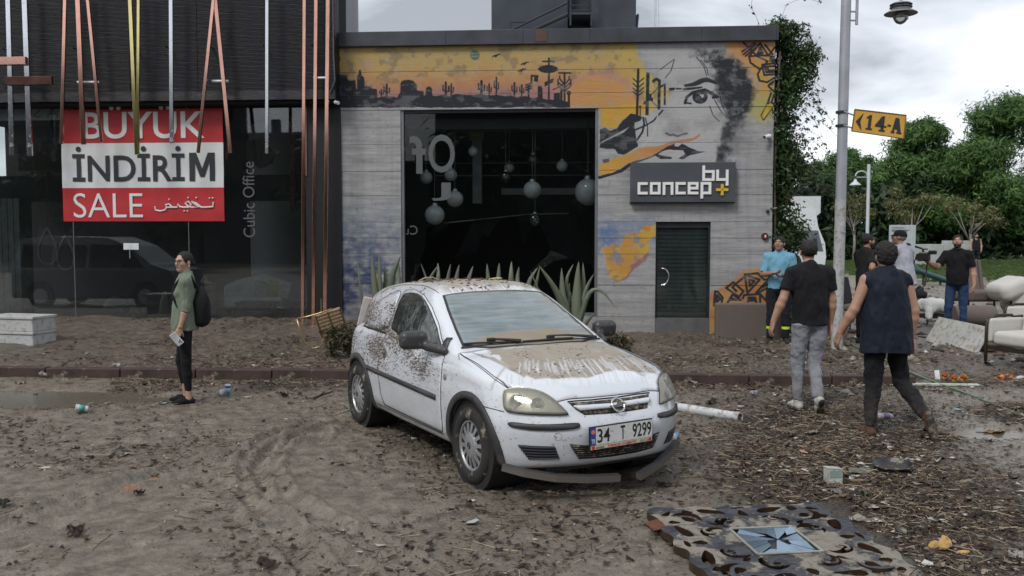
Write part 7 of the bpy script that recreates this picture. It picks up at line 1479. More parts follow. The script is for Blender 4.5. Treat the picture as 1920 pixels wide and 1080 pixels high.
  link('sole', F.mesh('sole'), wear.get('sole', mat('sole_dark', (.03, .025, .02), .85, mud=.4)), sh_)
 info = dict(root=root, wr=wr, el=el, sh=sh, hh=hh, hc=hc, tp=tp, s=s, nb=nb, eH=eH, an=an, kn=kn, pel=pel, R=R)
 return info
D = np.array
def build_people():
 Z = (0, 0, 1)
 I = make_person('woman in a green shirt and glasses standing at the left with a phone', 343, 9.8, rad(108), 1.66, dict(lean=rad(-3), head=(rad(-42), rad(2)), arm={-1: ((-.10, -.02, -1), (-.06, .30, -1), (0, .32, -1), (1, -.1, 0), .9, -1), 1: ((.12, -.02, -1), (0, .4, -.9), (0, .4, -.9), (-1, 0, 0), .6)}, leg={-1: ((.0, -.03, -1), (.02, -.06, -1), (-.10, 1, 0)), 1: ((0, .12, -1), (0, -.14, -1), (.1, 1, 0))}), 
  dict(top=cloth('green_linen_shirt', (.150, .180, .138), .15, mud=0), bottom=cloth('black_leggings', (.008, .008, .010), st=.2), shoe=cloth('black_slipons', (.010, .010, .012)), sleeve=1.22, hem=.86, cuff=.86, leg=.86, taper=.78, hair='bun', collar=True, low=True, fat=1.05), .0065, skin='light', female=True)
 r, s, hh, tp = I['root'], I['s'], I['hh'], I['tp']; gm = mat('glasses_black', (.01, .01, .012), .3)
 b = MB()
 for k in (1, -1): b.tube([tuple(hh((.031*k+.024*math.cos(a), .103, .006+.018*math.sin(a)))) for a in [2*math.pi*j/16 for j in range(16)]], .0028, 5, closed=True).tube([tuple(hh((.055*k, .10, .014))), tuple(hh((.078*k, .05, .014))), tuple(hh((.082*k, -.01, .012)))], .0024, 5)
 b.tube([tuple(hh((-.008, .105, .010))), tuple(hh((.008, .105, .010)))], .0024, 5).done('glasses', gm, r); MB().ball(tuple(hh((-.088, 0, -.038))), .007, 8).done('earring', mat('pearl', (.7, .68, .6), .3), r)
 bp = thing('backpack', 'black backpack on the back of the woman in the green shirt', 'backpack', r.location, rad(108)); F = Field(tp((-.25, -.42, .75)), tp((.25, .02, 1.55)), .011)
 F.ell(tp((0, -.185, 1.13)), D([.150, .085, .235])*s, k=.03).rbox(tp((0, -.17, 1.08)), D([.27, .15, .34])*s, .06, k=.05).ell(tp((0, -.235, 1.03)), D([.11, .06, .12])*s, k=.03); link('bag', F.mesh('bag', lambda V: .006*fbm(V*12, 3)), cloth('backpack_black', (.012, .012, .014), st=.7), bp)
 for k in (1, -1): MB().tube([tuple(tp(v)) for v in ((.075*k, -.13, 1.34), (.082*k, -.06, 1.475), (.088*k, .045, 1.46), (.088*k, .118, 1.36), (.098*k, .128, 1.24), (.125*k, .06, 1.10), (.11*k, -.10, 1.02))], .016, 8).done('strap', cloth('strap_black', (.012, .012, .014)), bp, smooth=True)
 w = I['wr'][-1]; h = w+nv((0, .32, -1))*.10; ph = thing('mobile_phone', 'silver mobile phone held low by the woman in the green shirt', 'phone', r.location, rad(108))
 Mp = Matrix.Translation(tuple(h+D([-.028, .004, -.022]))) @ Euler((rad(-38), rad(6), 0)).to_matrix().to_4x4(); MB().box((0, 0, 0), (.009, .074, .150), bev=.004, M=Mp).done('phone_body', mat('phone_silver', (.50, .52, .54), .3, .3), ph)
 for y_, z_ in ((-.018, .052), (-.018, .032), (.0, .042)): MB().box((-.006, y_, -z_), (.004, .014, .014), M=Mp, bev=.001).done('camera_lens', BLACK, ph)
 a = w-nv((-.06, .30, -1))*.012; MB().cyl(tuple(a), tuple(a+nv((-.06, .30, -1))*.014), .031, n=20).done('wrist_watch', mat('watch_gold', (.5, .36, .22), .3, .8), r, smooth=True, auto=40)
 I = make_person('man in a sleeveless navy vest and dark trousers walking away', 1665, 8.15, rad(2), 1.765, dict(lean=rad(3), side=rad(0), head=(rad(0), rad(-2)), arm={-1: ((-.42, -.05, -1), (-.46, .30, -1), (-.2, .3, -1), (.9, .2, -.3), .45), 1: ((.22, -.12, -1), (-.02, .12, -1), (-.08, .1, -1), (-.9, -.45, 0), .5)}, leg={-1: ((-.04, .03, -1), (-.05, -.04, -1), (-.12, 1, 0)), 1: ((.16, .10, -1), (.34, -.72, -.78), (.18, -.06, -1), (.12, .98, -.1))}),
  dict(top=cloth('navy_quilted_vest', (.007, .0105, .022), .2, .75, st=.55), top_name='vest', bottom=cloth('charcoal_trousers', (.011, .012, .016), mud=.5), shoe=cloth('brown_boots', (.085, .035, .022), mud=.6), sleeve=0, hem=.76, fat=1.12, wide=1.30, hair='thick', collar=True, leg=1.14), .0065, skin='warm')
 r, s, tp = I['root'], I['s'], I['tp']; w = I['wr'][1]; MB().cyl(tuple(w+D([0, 0, .03])), tuple(w+D([0, 0, .008])), .034, n=20).done('wrist_watch', BLACK, r, smooth=True, auto=40)
 I = make_person('man in a black t-shirt and light grey jeans walking away with white trainers', 1519, 9.3, rad(4), 1.76, dict(lean=rad(2), head=(rad(8), rad(-6)), arm={-1: ((-.38, -.12, -1), (-.38, .10, -1), (-.25, .1, -1), (.95, .1, -.1), .5), 1: ((.24, .02, -1), (-.02, .10, -1), (-.05, .1, -1), (-.95, -.2, 0), 1.2)}, leg={-1: ((-.02, .09, -1), (.0, -.10, -1), (-.1, 1, 0)), 1: ((-.05, .02, -1), (-.10, -.52, -.9), (.12, .55, -.80), (-.1, .8, .5))}),
  dict(top=cloth('black_tshirt', (.010, .010, .013)), bottom=cloth('light_grey_jeans', (.225, .235, .265), .22, mud=.7, st=.7), shoe=cloth('dirty_white_trainers', (.48, .48, .44), mud=.4), sleeve=.66, hem=.88, wide=1.10, hair='short', leg=1.10), .0065, skin='warm')
 I = make_person('man in a light blue shirt and black trousers with yellow shin bands', 1461, 14.6, rad(165), 1.74, dict(lean=rad(0), head=(rad(18), rad(-8)), arm={-1: ((-.25, .10, -1), (.75, .75, -.12), (.9, .5, .1), (0, -.2, 1), .6), 1: ((.25, .05, -1), (-.55, .85, .08), (-.8, .5, .1), (0, -.3, 1), .8)}, leg={-1: ((-.05, 0, -1), (-.03, -.03, -1), (-.25, 1, 0)), 1: ((.05, 0, -1), (.03, -.03, -1), (.25, 1, 0))}),
  dict(top=cloth('light_blue_shirt', (.15, .34, .46), .1), bottom=cloth('work_trousers', (.012, .013, .018)), shoe=cloth('black_boots', (.012, .012, .012), mud=.3), sleeve=.85, hem=.90, hair='short', collar=True, stripe=True, leg=1.12), .0095, skin='tan')
 I = make_person('man in a black t-shirt with one hand on his hip, in profile', 1624, 14.6, rad(-72), 1.80, dict(head=(rad(12), rad(-3)), arm={1: ((.55, -.62, -.75), (-.30, .62, -.62), (-.4, .6, -.5), (-.5, 0, .3), .5), -1: ((-.1, .25, -1), (.3, .9, .2), (.2, .8, .4), (0, -.3, -1), .8)}, leg={-1: ((-.04, .02, -1), (0, -.02, -1), (0, 1, 0)), 1: ((.05, 0, -1), (0, -.03, -1), (.1, 1, 0))}),
  dict(top=cloth('black_tshirt_faded', (.014, .014, .016)), bottom=cloth('black_trousers', (.010, .010, .012)), shoe=cloth('black_boots', (.012, .012, .012)), sleeve=.7, hem=.88, hair='short', beard=True), .0105, skin='tan')
 I = make_person('man in a pale grey shirt and black cap seen from behind', 1697, 15.2, rad(32), 1.86, dict(lean=rad(8), head=(rad(-30), rad(-14)), arm={-1: ((-.1, .45, -.9), (0, .9, .1), (0, .9, .1), (0, -.3, -1), .8), 1: ((.22, .1, -1), (.05, .5, -.8), (0, .4, -.8), (-1, 0, 0), .6)}, leg={-1: ((-.05, 0, -1), (0, 0, -1), (0, 1, 0)), 1: ((.05, 0, -1), (0, 0, -1), (.1, 1, 0))}),
  dict(top=cloth('pale_grey_shirt', (.34, .355, .41), .1), bottom=cloth('stone_trousers', (.16, .15, .14)), shoe=cloth('black_boots', (.012, .012, .012)), sleeve=.85, hem=.86, hair='cap', fat=1.15), .0105, skin='tan')
 I = make_person('bearded cameraman in black t-shirt and blue jeans holding out a video camera', 1796, 15.6, rad(140), 1.76, dict(lean=rad(2), head=(rad(-10), rad(-14)), arm={-1: ((-.22, -.05, -1), (-.15, .25, -1), (0, .3, -1), (1, 0, 0), .6), 1: ((.35, .45, -.72), (.45, .90, .42), (.3, .9, .4), (-.2, -.3, 1), 1.1)}, leg={-1: ((-.04, 0, -1), (0, -.03, -1), (0, 1, 0)), 1: ((.06, .12, -1), (0, -.1, -1), (.1, 1, 0))}),
  dict(top=cloth('black_tshirt_plain', (.009, .009, .012)), bottom=cloth('blue_jeans', (.025, .048, .115), .3), shoe=cloth('black_boots', (.012, .012, .012)), sleeve=.75, hem=.90, hair='thin', beard=True, fat=1.12), .0105, skin='warm')
 r = I['root']; w = I['wr'][1]; c = thing('video_camera', 'black shoulder video camera with a hanging strap held out by the cameraman', 'camera', r.location, rad(140)); o = w+D([.03, .10, .10]); bk = mat('camera_black', (.012, .012, .014), .4)
 MB().box(tuple(o), (.15, .30, .16), (0, 0, .2), bev=.02).done('camera_body', bk, c); MB().cyl(tuple(o+D([.03, .14, .0])), tuple(o+D([-.02, .34, -.01])), .055, .07, 16).done('lens', bk, c); MB().box(tuple(o+D([0, -.02, .125])), (.04, .24, .03), bev=.01).box(tuple(o+D([0, .08, .10])), (.03, .03, .05)).done('top_handle', bk, c); MB().box(tuple(o+D([-.12, -.05, .07])), (.12, .08, .07), bev=.01).done('viewfinder', bk, c); MB().cyl(tuple(o+D([.05, .0, .14])), tuple(o+D([.09, .20, .17])), .018).done('microphone', bk, c); MB().box(tuple(o+D([0, -.17, -.02])), (.10, .07, .13), bev=.01).done('battery', bk, c)
 MB().tube([tuple(o+D(v)) for v in ((.09, .10, .05), (.16, .12, -.2), (.17, .10, -.5), (.08, .05, -.62), (-.02, -.02, -.5), (-.03, -.08, -.1))], .012, 6).done('strap', bk, c, smooth=True)
 I = make_person('bearded man in a black tank top far off on the grass below the trees', 1829, 47, rad(172), 1.80, dict(head=(rad(0), rad(4)), arm={-1: ((-.30, -.05, -1), (.1, .25, -1), (.2, .3, -1), (1, 0, 0), .8), 1: ((.30, -.05, -1), (-.1, .25, -1), (-.2, .3, -1), (-1, 0, 0), .8)}, leg={-1: ((-.10, .1, -1), (0, -.05, -1), (-.2, 1, 0)), 1: ((.06, 0, -1), (.03, -.03, -1), (.2, 1, 0))}),
  dict(top=cloth('black_tank_top', (.012, .012, .016)), top_name='tank_top', bottom=cloth('black_trousers', (.010, .010, .012)), shoe=cloth('grey_shoes', (.3, .3, .3)), sleeve=0, tank=True, hem=.88, hair='short', beard=True), .016, skin='light')
build_people()
# ================================================================== PLANTS BY THE WALL
def gz(x, y): return float(ground_h(np.array([x]), np.array([y]))[0])
def blade(P, w, parent, m, tw=0.):
 P = [Vector(p) for p in P]; n = 12; Q = []
 for i in range(n+1):
  f = i/n*(len(P)-1); k = min(int(f), len(P)-2); t = f-k; a = P[max(k-1, 0)]; b = P[k]; c = P[k+1]; d = P[min(k+2, len(P)-1)]
  Q.append(.5*((2*b)+(c-a)*t+(2*a-5*b+4*c-d)*t*t+(3*b-a-3*c+d)*t**3))
 bm_ = bmesh.new(); rows = []
 for i, p in enumerate(Q):
  f = i/n; t = (Q[min(i+1, n)]-Q[max(i-1, 0)]).normalized(); s = t.cross(Vector((math.sin(tw), -math.cos(tw), .12))).normalized(); nr = s.cross(t); ww = w*(.62+.5*math.sin(min(1, f*1.7)*math.pi*.62))*(1-f**2.6)+.002
  rows.append([bm_.verts.new(p+s*ww+nr*ww*.35), bm_.verts.new(p), bm_.verts.new(p-s*ww+nr*ww*.35), bm_.verts.new(p-nr*ww*.28)])
 for A, B in zip(rows, rows[1:]):
  for k in range(4): bm_.faces.new((A[k], A[(k+1) % 4], B[(k+1) % 4], B[k])).smooth = True
 me = bpy.data.meshes.new('leaf'); bm_.to_mesh(me); bm_.free(); return link('leaf', me, m, parent)
def agave_mat():
 t = NT('agave_leaf'); n = t.noise(t.coord('Object', (1, 1, .4)), 7, 5, .6); r = t.new('ShaderNodeObjectInfo').outputs['Random']
 c = t.mix(n, (.065, .095, .062), (.20, .245, .185)); c = t.mix(t.math('MULTIPLY', r, .5), c, (.16, .16, .095)); c = t.mix(t.ramp(t.noise(t.coord('Object', (1, 1, 1)), 16, 6, .7), [(.50, 0.), (.68, .75)]), c, (.17, .145, .11)); return t.pr(col=c, rough=.55, nrm=t.bump(n, .2, .01))
def build_plants():
 m = agave_mat(); rs = random.Random(12)
 def group(label, px, Y, leaves, extra=()):
  x = (px-960)/FPX*Y; g = gz(x, Y); r = thing('agave_plant', label, 'agave', (x, Y, g), 0, 'agaves along the shop wall'); c = Vector((x, Y, g))
  for P, w in leaves:
   pts = [Vector(dpt(a, b, Y+dy))-c for a, b, dy in P]; base = Vector((rs.uniform(-.05, .05), rs.uniform(-.04, .04), 0)); blade([base]+pts, w, r, m, rs.uniform(-.4, .4))
  for k in range(extra[0] if extra else 0):
   a = rs.uniform(0, 6.28); L = rs.uniform(.45, extra[1]); sp = rs.uniform(.15, .55); blade([(0, 0, 0), (math.cos(a)*sp*.3, math.sin(a)*sp*.3, L*.45), (math.cos(a)*sp*.7, math.sin(a)*sp*.7, L*.8), (math.cos(a)*sp, math.sin(a)*sp, L)], rs.uniform(.035, .055), r, m, rs.uniform(-.8, .8))
 group('upright agave with broad muddy leaves at the left jamb of the window', 724, 14.9, [(((707, 570, 0), (700, 510, 0), (698, 478, 0)), .055), (((712, 570, 0), (712, 520, 0), (711, 474, 0)), .05), (((730, 570, 0), (735, 520, -.1), (752, 478, -.15)), .075), (((742, 560, 0), (748, 520, .1), (746, 488, .1)), .04), (((688, 590, 0), (676, 540, -.1), (671, 492, -.1)), .03), (((720, 570, .1), (723, 530, .1), (721, 500, .1)), .05)], (5, .8))
 group('agave behind the car roof with a leaf leaning left', 812, 14.9, [(((805, 545, 0), (797, 515, 0), (789, 494, 0)), .02), (((812, 545, 0), (806, 525, 0), (822, 497, 0)), .045), (((820, 540, 0), (822, 515, 0), (821, 493, .1)), .04)], (7, .85))
 group('agave behind the middle of the car roof', 852, 14.8, [(((838, 545, 0), (840, 520, 0), (845, 495, 0)), .04), (((852, 545, 0), (856, 520, 0), (861, 496, 0)), .045), (((872, 545, .1), (880, 520, .1), (887, 499, .1)), .045)], (8, .85))
 group('agave with three upright tips behind the car roof', 930, 14.9, [(((918, 545, 0), (915, 520, 0), (913, 494, 0)), .045), (((934, 545, 0), (935, 515, 0), (936, 493, 0)), .045), (((955, 545, 0), (958, 515, 0), (959, 490, .1)), .05), (((966, 545, 0), (970, 520, .1), (973, 500, .1)), .045)], (7, .85))
 group('agave with a tall leaf leaning right above the roof', 1000, 14.8, [(((996, 560, 0), (992, 530, 0), (1008, 502, 0)), .05), (((1030, 610, 0), (1010, 545, -.1), (994, 508, -.1)), .018), (((1000, 555, .1), (1006, 530, .1), (1012, 500, .1)), .035)], (5, .8))
 group('large spreading agave with drooping leaf right of the car', 1082, 14.5, [(((1063, 590, 0), (1040, 540, -.1), (1010, 497, -.15)), .062), (((1062, 590, 0), (1055, 550, 0), (1053, 502, 0)), .07), (((1075, 580, .1), (1062, 530, .1), (1075, 495, .1)), .04), (((1082, 590, 0), (1082, 540, 0), (1085, 490, 0)), .085), (((1086, 590, .1), (1094, 540, .1), (1093, 492, .1)), .055), (((1090, 590, 0), (1098, 545, 0), (1113, 514, 0)), .045), (((1090, 595, -.1), (1105, 550, -.2), (1127, 545, -.25), (1153, 575, -.3)), .038), (((1088, 600, -.1), (1100, 560, -.15), (1117, 543, -.2), (1140, 552, -.25)), .03), (((1065, 600, 0), (1066, 560, .1), (1068, 530, .1)), .045)], (4, .7))
 tips = []
 for lab, px, Y, w, h, n in (('small scrubby half dead bush right of the car by the wall', 1155, 13.4, .20, .20, 700), ('scrubby bush half hidden behind the rear of the car', 654, 12.7, .24, .42, 1100)):
  x = (px-960)/FPX*Y; cs = [(rs.uniform(-w, w), rs.uniform(-w*.6, w*.6), rs.uniform(.03, h)) for _ in range(14)]; r = thing('scrub_bush', lab, 'bush', (x, Y, gz(x, Y))); leaf_cloud('foliage', cs, [.09]*14, n, .022, leaf_mat('dead_scrub', (.04, .035, .02), (.10, .09, .05), (.16, .14, .09)) if px > 1000 else leaf_mat('scrub_foliage', (.02, .022, .012), (.06, .06, .03), (.12, .11, .05)), r, 1, int(px), 2.4); b = MB()
  for c in cs: b.tube([(0, 0, 0), (c[0]*.5, c[1]*.5, c[2]*.6), c], .005, 4)
  b.done('stems', BARK, r)['kind'] = 'stuff'
build_plants()
# ================================================================== FLOOD-STREWN OBJECTS
def at(px, py, z=None):
 g = gpt(px, py, 0.1 if z is None else z)
 for _ in range(3): g = gpt(px, py, gz(g[0], g[1]) if z is None else z)
 return g
TAUPE = cloth('taupe_upholstery', (.125, .100, .088), .12, .75, st=.3); CREAM = cloth('cream_upholstery', (.50, .485, .455), .10, .85, mud=.0, st=.3); WOODD = mat('dark_wood', (.022, .014, .010), .45, var=.3); WOODM = mat('muddy_wood', (.12, .085, .055), .8, var=.4, mud=.5, ms=9)
def sdf_obj(name, build, lo, hi, h, m, parent=None, disp=None, **kw):
 F = Field(lo, hi, h); build(F); return link(name, F.mesh(name, disp), m, parent, **kw)
def build_furniture():
 for k, (dz_, lab) in enumerate(((0, 'muddy white slab box, lower of two stacked at the left edge'), (.23, 'white slab box with a lid, upper of two stacked at the left edge'))):
  g = at(38, 648); t = thing('white_box', lab, 'box', (g[0]-.05, g[1]+.25, g[2]-.02+dz_), rad(-14), 'white boxes stacked at the left edge'); wm = mat('white_laminate', (.42, .43, .43), .55, var=.08, mud=.28, ms=9)
  MB().bx(-.55, .33, -.22, .26, 0, .215, bev=.01).done('box_body', wm, t); MB().bx(-.57, .35, -.24, .28, .19, .228, bev=.006).done('box_lid', wm, t)
 g = at(600, 648); Y = g[1]+.1; t = thing('rattan_stand', 'overturned rattan drum stand with bent brass hoops beside the wall', 'stand', (g[0], Y, g[2])); c = Vector((g[0], Y, g[2])); L = lambda x, y, d=0.: Vector(dpt(x, y, Y+d))-c
 br = mat('brass_rod', (.40, .30, .14), .32, .85, var=.25); rt = mat('rattan_weave', (.27, .19, .11), .85, var=.35, vs=30, bump=.8, bs=55)
 MB().tube([L(557, 597), L(575, 594), L(600, 587), L(622, 579)], .012, 8).done('brass_rod', br, t, smooth=True); MB().tube([L(557, 598), L(562, 620), L(572, 642), L(588, 653), L(600, 650), L(608, 635), L(610, 618, .05), L(603, 598, .05), L(601, 585)], .011, 8).done('brass_hoop', br, t, smooth=True)
 MB().tube([L(598, 623, -.05), L(620, 614, -.05), L(661, 604, -.05)], .011, 8).done('brass_rod', mat('brass_dark', (.10, .075, .04), .45, .7), t, smooth=True); MB().tube([L(602, 560, -.03), L(602, 585, -.03)], .006, 6).done('brass_rod', br, t)
 M = Matrix.Translation(L(620, 604, .15)) @ Euler((0, rad(-17), rad(15))).to_matrix().to_4x4(); b = MB(); b.box((0, 0, 0), (.42, .30, .34), M=M, bev=.02); b.done('rattan_drum', rt, t)
 for k in range(7): f = -.16+.32*k/6; MB().box((0, -.155, f), (.42, .008, .012), M=M).done('rattan_band', mat('rattan_dark', (.15, .10, .06), .8), t)
 MB().box((.0, -.158, 0), (.015, .012, .36), M=M).box((.19, -.158, 0), (.02, .012, .36), M=M).box((-.19, -.158, 0), (.02, .012, .36), M=M).done('frame_strip', mat('brass_dark', (.10, .075, .04), .45, .7), t)
 M2 = Matrix.Translation(L(628, 636, .2)) @ Euler((rad(70), 0, rad(20))).to_matrix().to_4x4(); MB().lathe([(.15, -.10), (.16, .0), (.15, .08), (.12, .1)], 24, (0, 0, 0), M2).done('rattan_foot', rt, t, smooth=True)
 g = dpt(676, 568, 13.2); tag(MB().box((0, 0, 0), (.24, .05, .55), bev=.02).done('pale_board', mat('board_pinkish', (.42, .38, .36), .7, var=.1, mud=.2), None, loc=(float(g[0])+.10, 13.2, .66), rot=(0, rad(14), .1)), 'pale pinkish board standing behind the rear of the car', 'board')
 b_ = at(1178, 640); 
 g = at(1395, 634); t = thing('sofa_section', 'upright taupe sofa section leaning by the orange corner of the mural', 'sofa', (g[0]+.02, g[1], g[2]-.02), rad(-3)); w = .60
 sdf_obj('upholstered_panel', lambda F: F.rbox((.05, .06, .30), (1.10, .16, .62), .03, k=.01), (-.62, -.1, -.1), (.75, .3, .75), .014, TAUPE, t); MB().bx(-.45, .55, .15, .5, 0, .05).done('base_board', WOODD, t)
 g = at(1566, 646); t = thing('wooden_pedestal', 'muddy dark wooden pedestal beside the foot of the lamp post', 'pedestal', (g[0], g[1], g[2]), .2); MB().bx(-.17, .17, -.15, .15, 0, .08, bev=.01).done('plinth', WOODM, t); MB().bx(-.14, .14, -.12, .12, .08, .46, bev=.01).done('shaft', WOODM, t); MB().bx(-.19, .19, -.17, .17, .46, .54, bev=.012).done('top', WOODM, t)
 g = at(1604, 622); t = thing('dining_chair', 'taupe upholstered chair with black legs right of the lamp post', 'chair', (g[0]+.05, g[1], g[2]), rad(50)); sdf_obj('seat', lambda F: F.rbox((0, 0, .44), (.48, .5, .12), .05), (-.4, -.4, .3), (.4, .4, .6), .014, TAUPE, t); sdf_obj('backrest', lambda F: F.rbox((0, .26, .72), (.46, .09, .52), .04, (rad(-12), 0, 0)), (-.4, .0, .35), (.4, .5, 1.1), .014, cloth('black_upholstery', (.018, .018, .02)), t)
 for sx in (-1, 1):
  for sy in (-1, 1): MB().cyl((sx*.19, sy*.2, .4), (sx*.2, sy*.22, 0), .018, .012, 8).done('leg', BLACK, t)
 g = at(1722, 532); t = thing('teal_lounger', 'dark teal moulded lounge seat lying beyond the men', 'lounger', (g[0], g[1]-1, g[2]), .1); sdf_obj('seat_shell', lambda F: F.cone((-.6, 0, .55), (.5, 0, .18), .16, .2, k=.05, flat=(0, 0, 1), fs=.5).cone((-.6, 0, .55), (-.8, 0, .80), .15, .12, k=.05), (-1.1, -.4, -.1), (.9, .4, 1.1), .03, mat('teal_plastic', (.018, .065, .075), .45), t); MB().cyl((-.3, 0, .4), (-.3, 0, 0), .04).cyl((.35, 0, .15), (.35, 0, 0), .04).done('leg', BLACK, t)
 g = at(1822, 618); t = thing('rolled_seat', 'fallen taupe channel stitched seat back lying on its side', 'sofa', (g[0]+.02, g[1]+.1, g[2]), rad(-4)); 
 for k in range(4): sdf_obj('padded_channel', lambda F, k=k: F.cone((-.30+.18*k, 0, .25), (-.14+.18*k, 0, .25), .20, k=.01, end=.02, start=.02), (-.55+.18*k, -.3, 0), (.05+.18*k, .3, .55), .013, TAUPE, t)
 MB().bx(-.35, .4, -.12, .15, 0, .1).done('frame', WOODD, t)
 g = at(1765, 610); t = thing('white_cover', 'crumpled white striped cover draped over a low frame', 'cover', (g[0]+.03, g[1]+.35, g[2]), rad(8)); sdf_obj('cloth', lambda F: F.rbox((0, 0, .36), (.58, .5, .26), .11, k=.03).cone((-.25, -.2, .3), (-.28, -.25, .15), .07, k=.06), (-.5, -.45, 0), (.5, .45, .7), .014, cloth('white_cover_cloth', (.50, .51, .49), .1, st=.8), t, lambda V: .022*fbm(V*np.array([9, 9, 3]), 3)); MB().bx(-.3, .32, -.2, .2, .12, .2).cyl((-.28, -.2, .15), (-.3, -.22, 0), .02).cyl((.2, -.2, .15), (.2, -.22, 0), .02).done('frame', WOODD, t)
 g = at(1850, 596); t = thing('armchair', 'taupe armchair with two stitched seams on its tall back', 'armchair', (g[0]+.1, g[1]+1.0, g[2]), rad(6)); t.scale = (1.2,)*3; sdf_obj('backrest', lambda F: F.rbox((0, .1, .62), (.66, .15, .78), .05, (rad(-14), 0, 0), k=.01), (-.5, -.4, .1), (.5, .5, 1.2), .016, TAUPE, t); sdf_obj('seat', lambda F: F.rbox((0, -.25, .36), (.62, .6, .2), .06), (-.5, -.7, .2), (.5, .2, .55), .016, TAUPE, t)
 for x in (-.24, .24): MB().tube([(x, -.05, .26), (x*.97, .02, .62), (x, .115, 1.0)], .010, 6).done('seam', mat('seam_dark', (.04, .03, .028), .8), t)
 for x in (-.25, .25): MB().cyl((x, -.4, .28), (x, -.42, 0), .02).done('leg', WOODD, t)
 A = [at(1738, 640), at(1832, 660)]; c = (A[0]+A[1])/2; t = thing('laminate_board', 'muddy white laminated panel leaning in the mud by the sofas', 'panel', (c[0], c[1], c[2]), math.atan2(A[1][1]-A[0][1], A[1][0]-A[0][0])); w = float(np.linalg.norm(A[1][:2]-A[0][:2])); M = Euler((rad(-28), rad(2), 0)).to_matrix().to_4x4(); MB().box((0, 0, .21), (w*1.02, .03, .46), M=M, bev=.004).done('panel_board', mat('laminate_dirty', (.40, .41, .39), .6, var=.1, mud=.33, ms=11), t); MB().box((.52, .35, .12), (.25, .4, .22), (0, 0, .3), bev=.01).done('torn_base', WOODM, t)
 def arm(label, px, py, rz, sc=1.):
  g = at(px, py); t = thing('carved_armchair', label, 'armchair', (g[0], g[1], g[2]-.01), rz, 'white armchairs at the right edge'); t.scale = (sc,)*3
  sdf_obj('seat', lambda F: F.rbox((0, 0, .40), (.60, .62, .20), .07, k=.02), (-.5, -.5, .2), (.5, .5, .6), .014, CREAM, t); sdf_obj('backrest', lambda F: F.rbox((0, .33, .66), (.62, .18, .62), .08, (rad(-10), 0, 0), k=.02).cone((-.25, .36, .93), (.25, .36, .93), .09, k=.04), (-.55, .1, .2), (.55, .65, 1.15), .015, CREAM, t, lambda V: .008*fbm(V*9, 2))
  for s in (-1, 1):
   sdf_obj('arm_panel', lambda F, s=s: F.rbox((s*.36, .0, .50), (.10, .62, .34), .04, k=.01), (s*.36-.12, -.45, .2), (s*.36+.12, .45, .8), .014, CREAM, t)
   MB().tube([(s*.36, -.33, 0), (s*.36, -.335, .3), (s*.36, -.33, .60), (s*.36, -.29, .66), (s*.36, -.20, .67), (s*.36, -.17, .70), (s*.36, .12, .70), (s*.36, .16, .67), (s*.36, .32, .68)], .022, 8).done('arm_frame', WOODD, t, smooth=True); MB().cyl((s*.34, .36, .3), (s*.36, .42, 0), .024, .018).done('leg', WOODD, t)
   MB().bx(s*.33-.02, s*.33+.02, -.31, .34, .24, .29).done('side_rail', WOODD, t)
  MB().bx(-.33, .33, -.335, -.29, .24, .30).done('front_rail', WOODD, t)
 arm('white upholstered armchair with black carved arm frames, nearest the right edge', 1924, 690, rad(-70), 1.0); arm('white upholstered armchair behind the nearest one at the right edge', 1945, 652, rad(-80), .95); arm('overturned looking white armchair deeper in the pile at the right edge', 1925, 600, rad(-120), .9)
 g = at(1905, 600); t = thing('cream_cushion_pile', 'pile of cream seat cushions behind the white armchairs', 'cushions', (g[0]+.05, g[1]+.2, g[2])); t.scale = (1.3,)*3; sdf_obj('cushion', lambda F: F.rbox((-.1, 0, .5), (.5, .6, .3), .12, (0, rad(-24), 0)), (-.6, -.5, .1), (.6, .5, 1.), .016, CREAM, t); sdf_obj('cushion', lambda F: F.rbox((.25, .1, .2), (.6, .6, .3), .12, (0, rad(14), 0)), (-.4, -.5, -.1), (.9, .6, .6), .016, CREAM, t)
 g = at(1722, 560); t = thing('black_bag', 'black cloth bag lying beyond the man in the navy vest', 'bag', (g[0], g[1], g[2])); sdf_obj('bag_body', lambda F: F.ell((0, 0, .12), (.25, .2, .15)).ell((.05, 0, .25), (.1, .1, .1)), (-.4, -.4, -.05), (.4, .4, .5), .02, cloth('bag_black', (.015, .015, .018)), t, lambda V: .02*fbm(V*8, 2)); MB().tube([(-.1, 0, .25), (0, -.05, .38), (.1, 0, .3)], .012, 6).done('handle', BLACK, t)
 P = [at(*p) for p in ((1545, 600), (1562, 622), (1598, 648), (1650, 672), (1706, 700), (1735, 712), (1765, 724), (1812, 740), (1862, 760), (1905, 778), (1960, 800))]; tag(MB().tube([(p[0], p[1], p[2]+.018) for p in P], .011, 8).done('garden_hose', mat('hose_green', (.10, .20, .10), .5, mud=.35, ms=6), None, smooth=True), 'pale green garden hose trailing across the mud at the right', 'hose')
build_furniture()
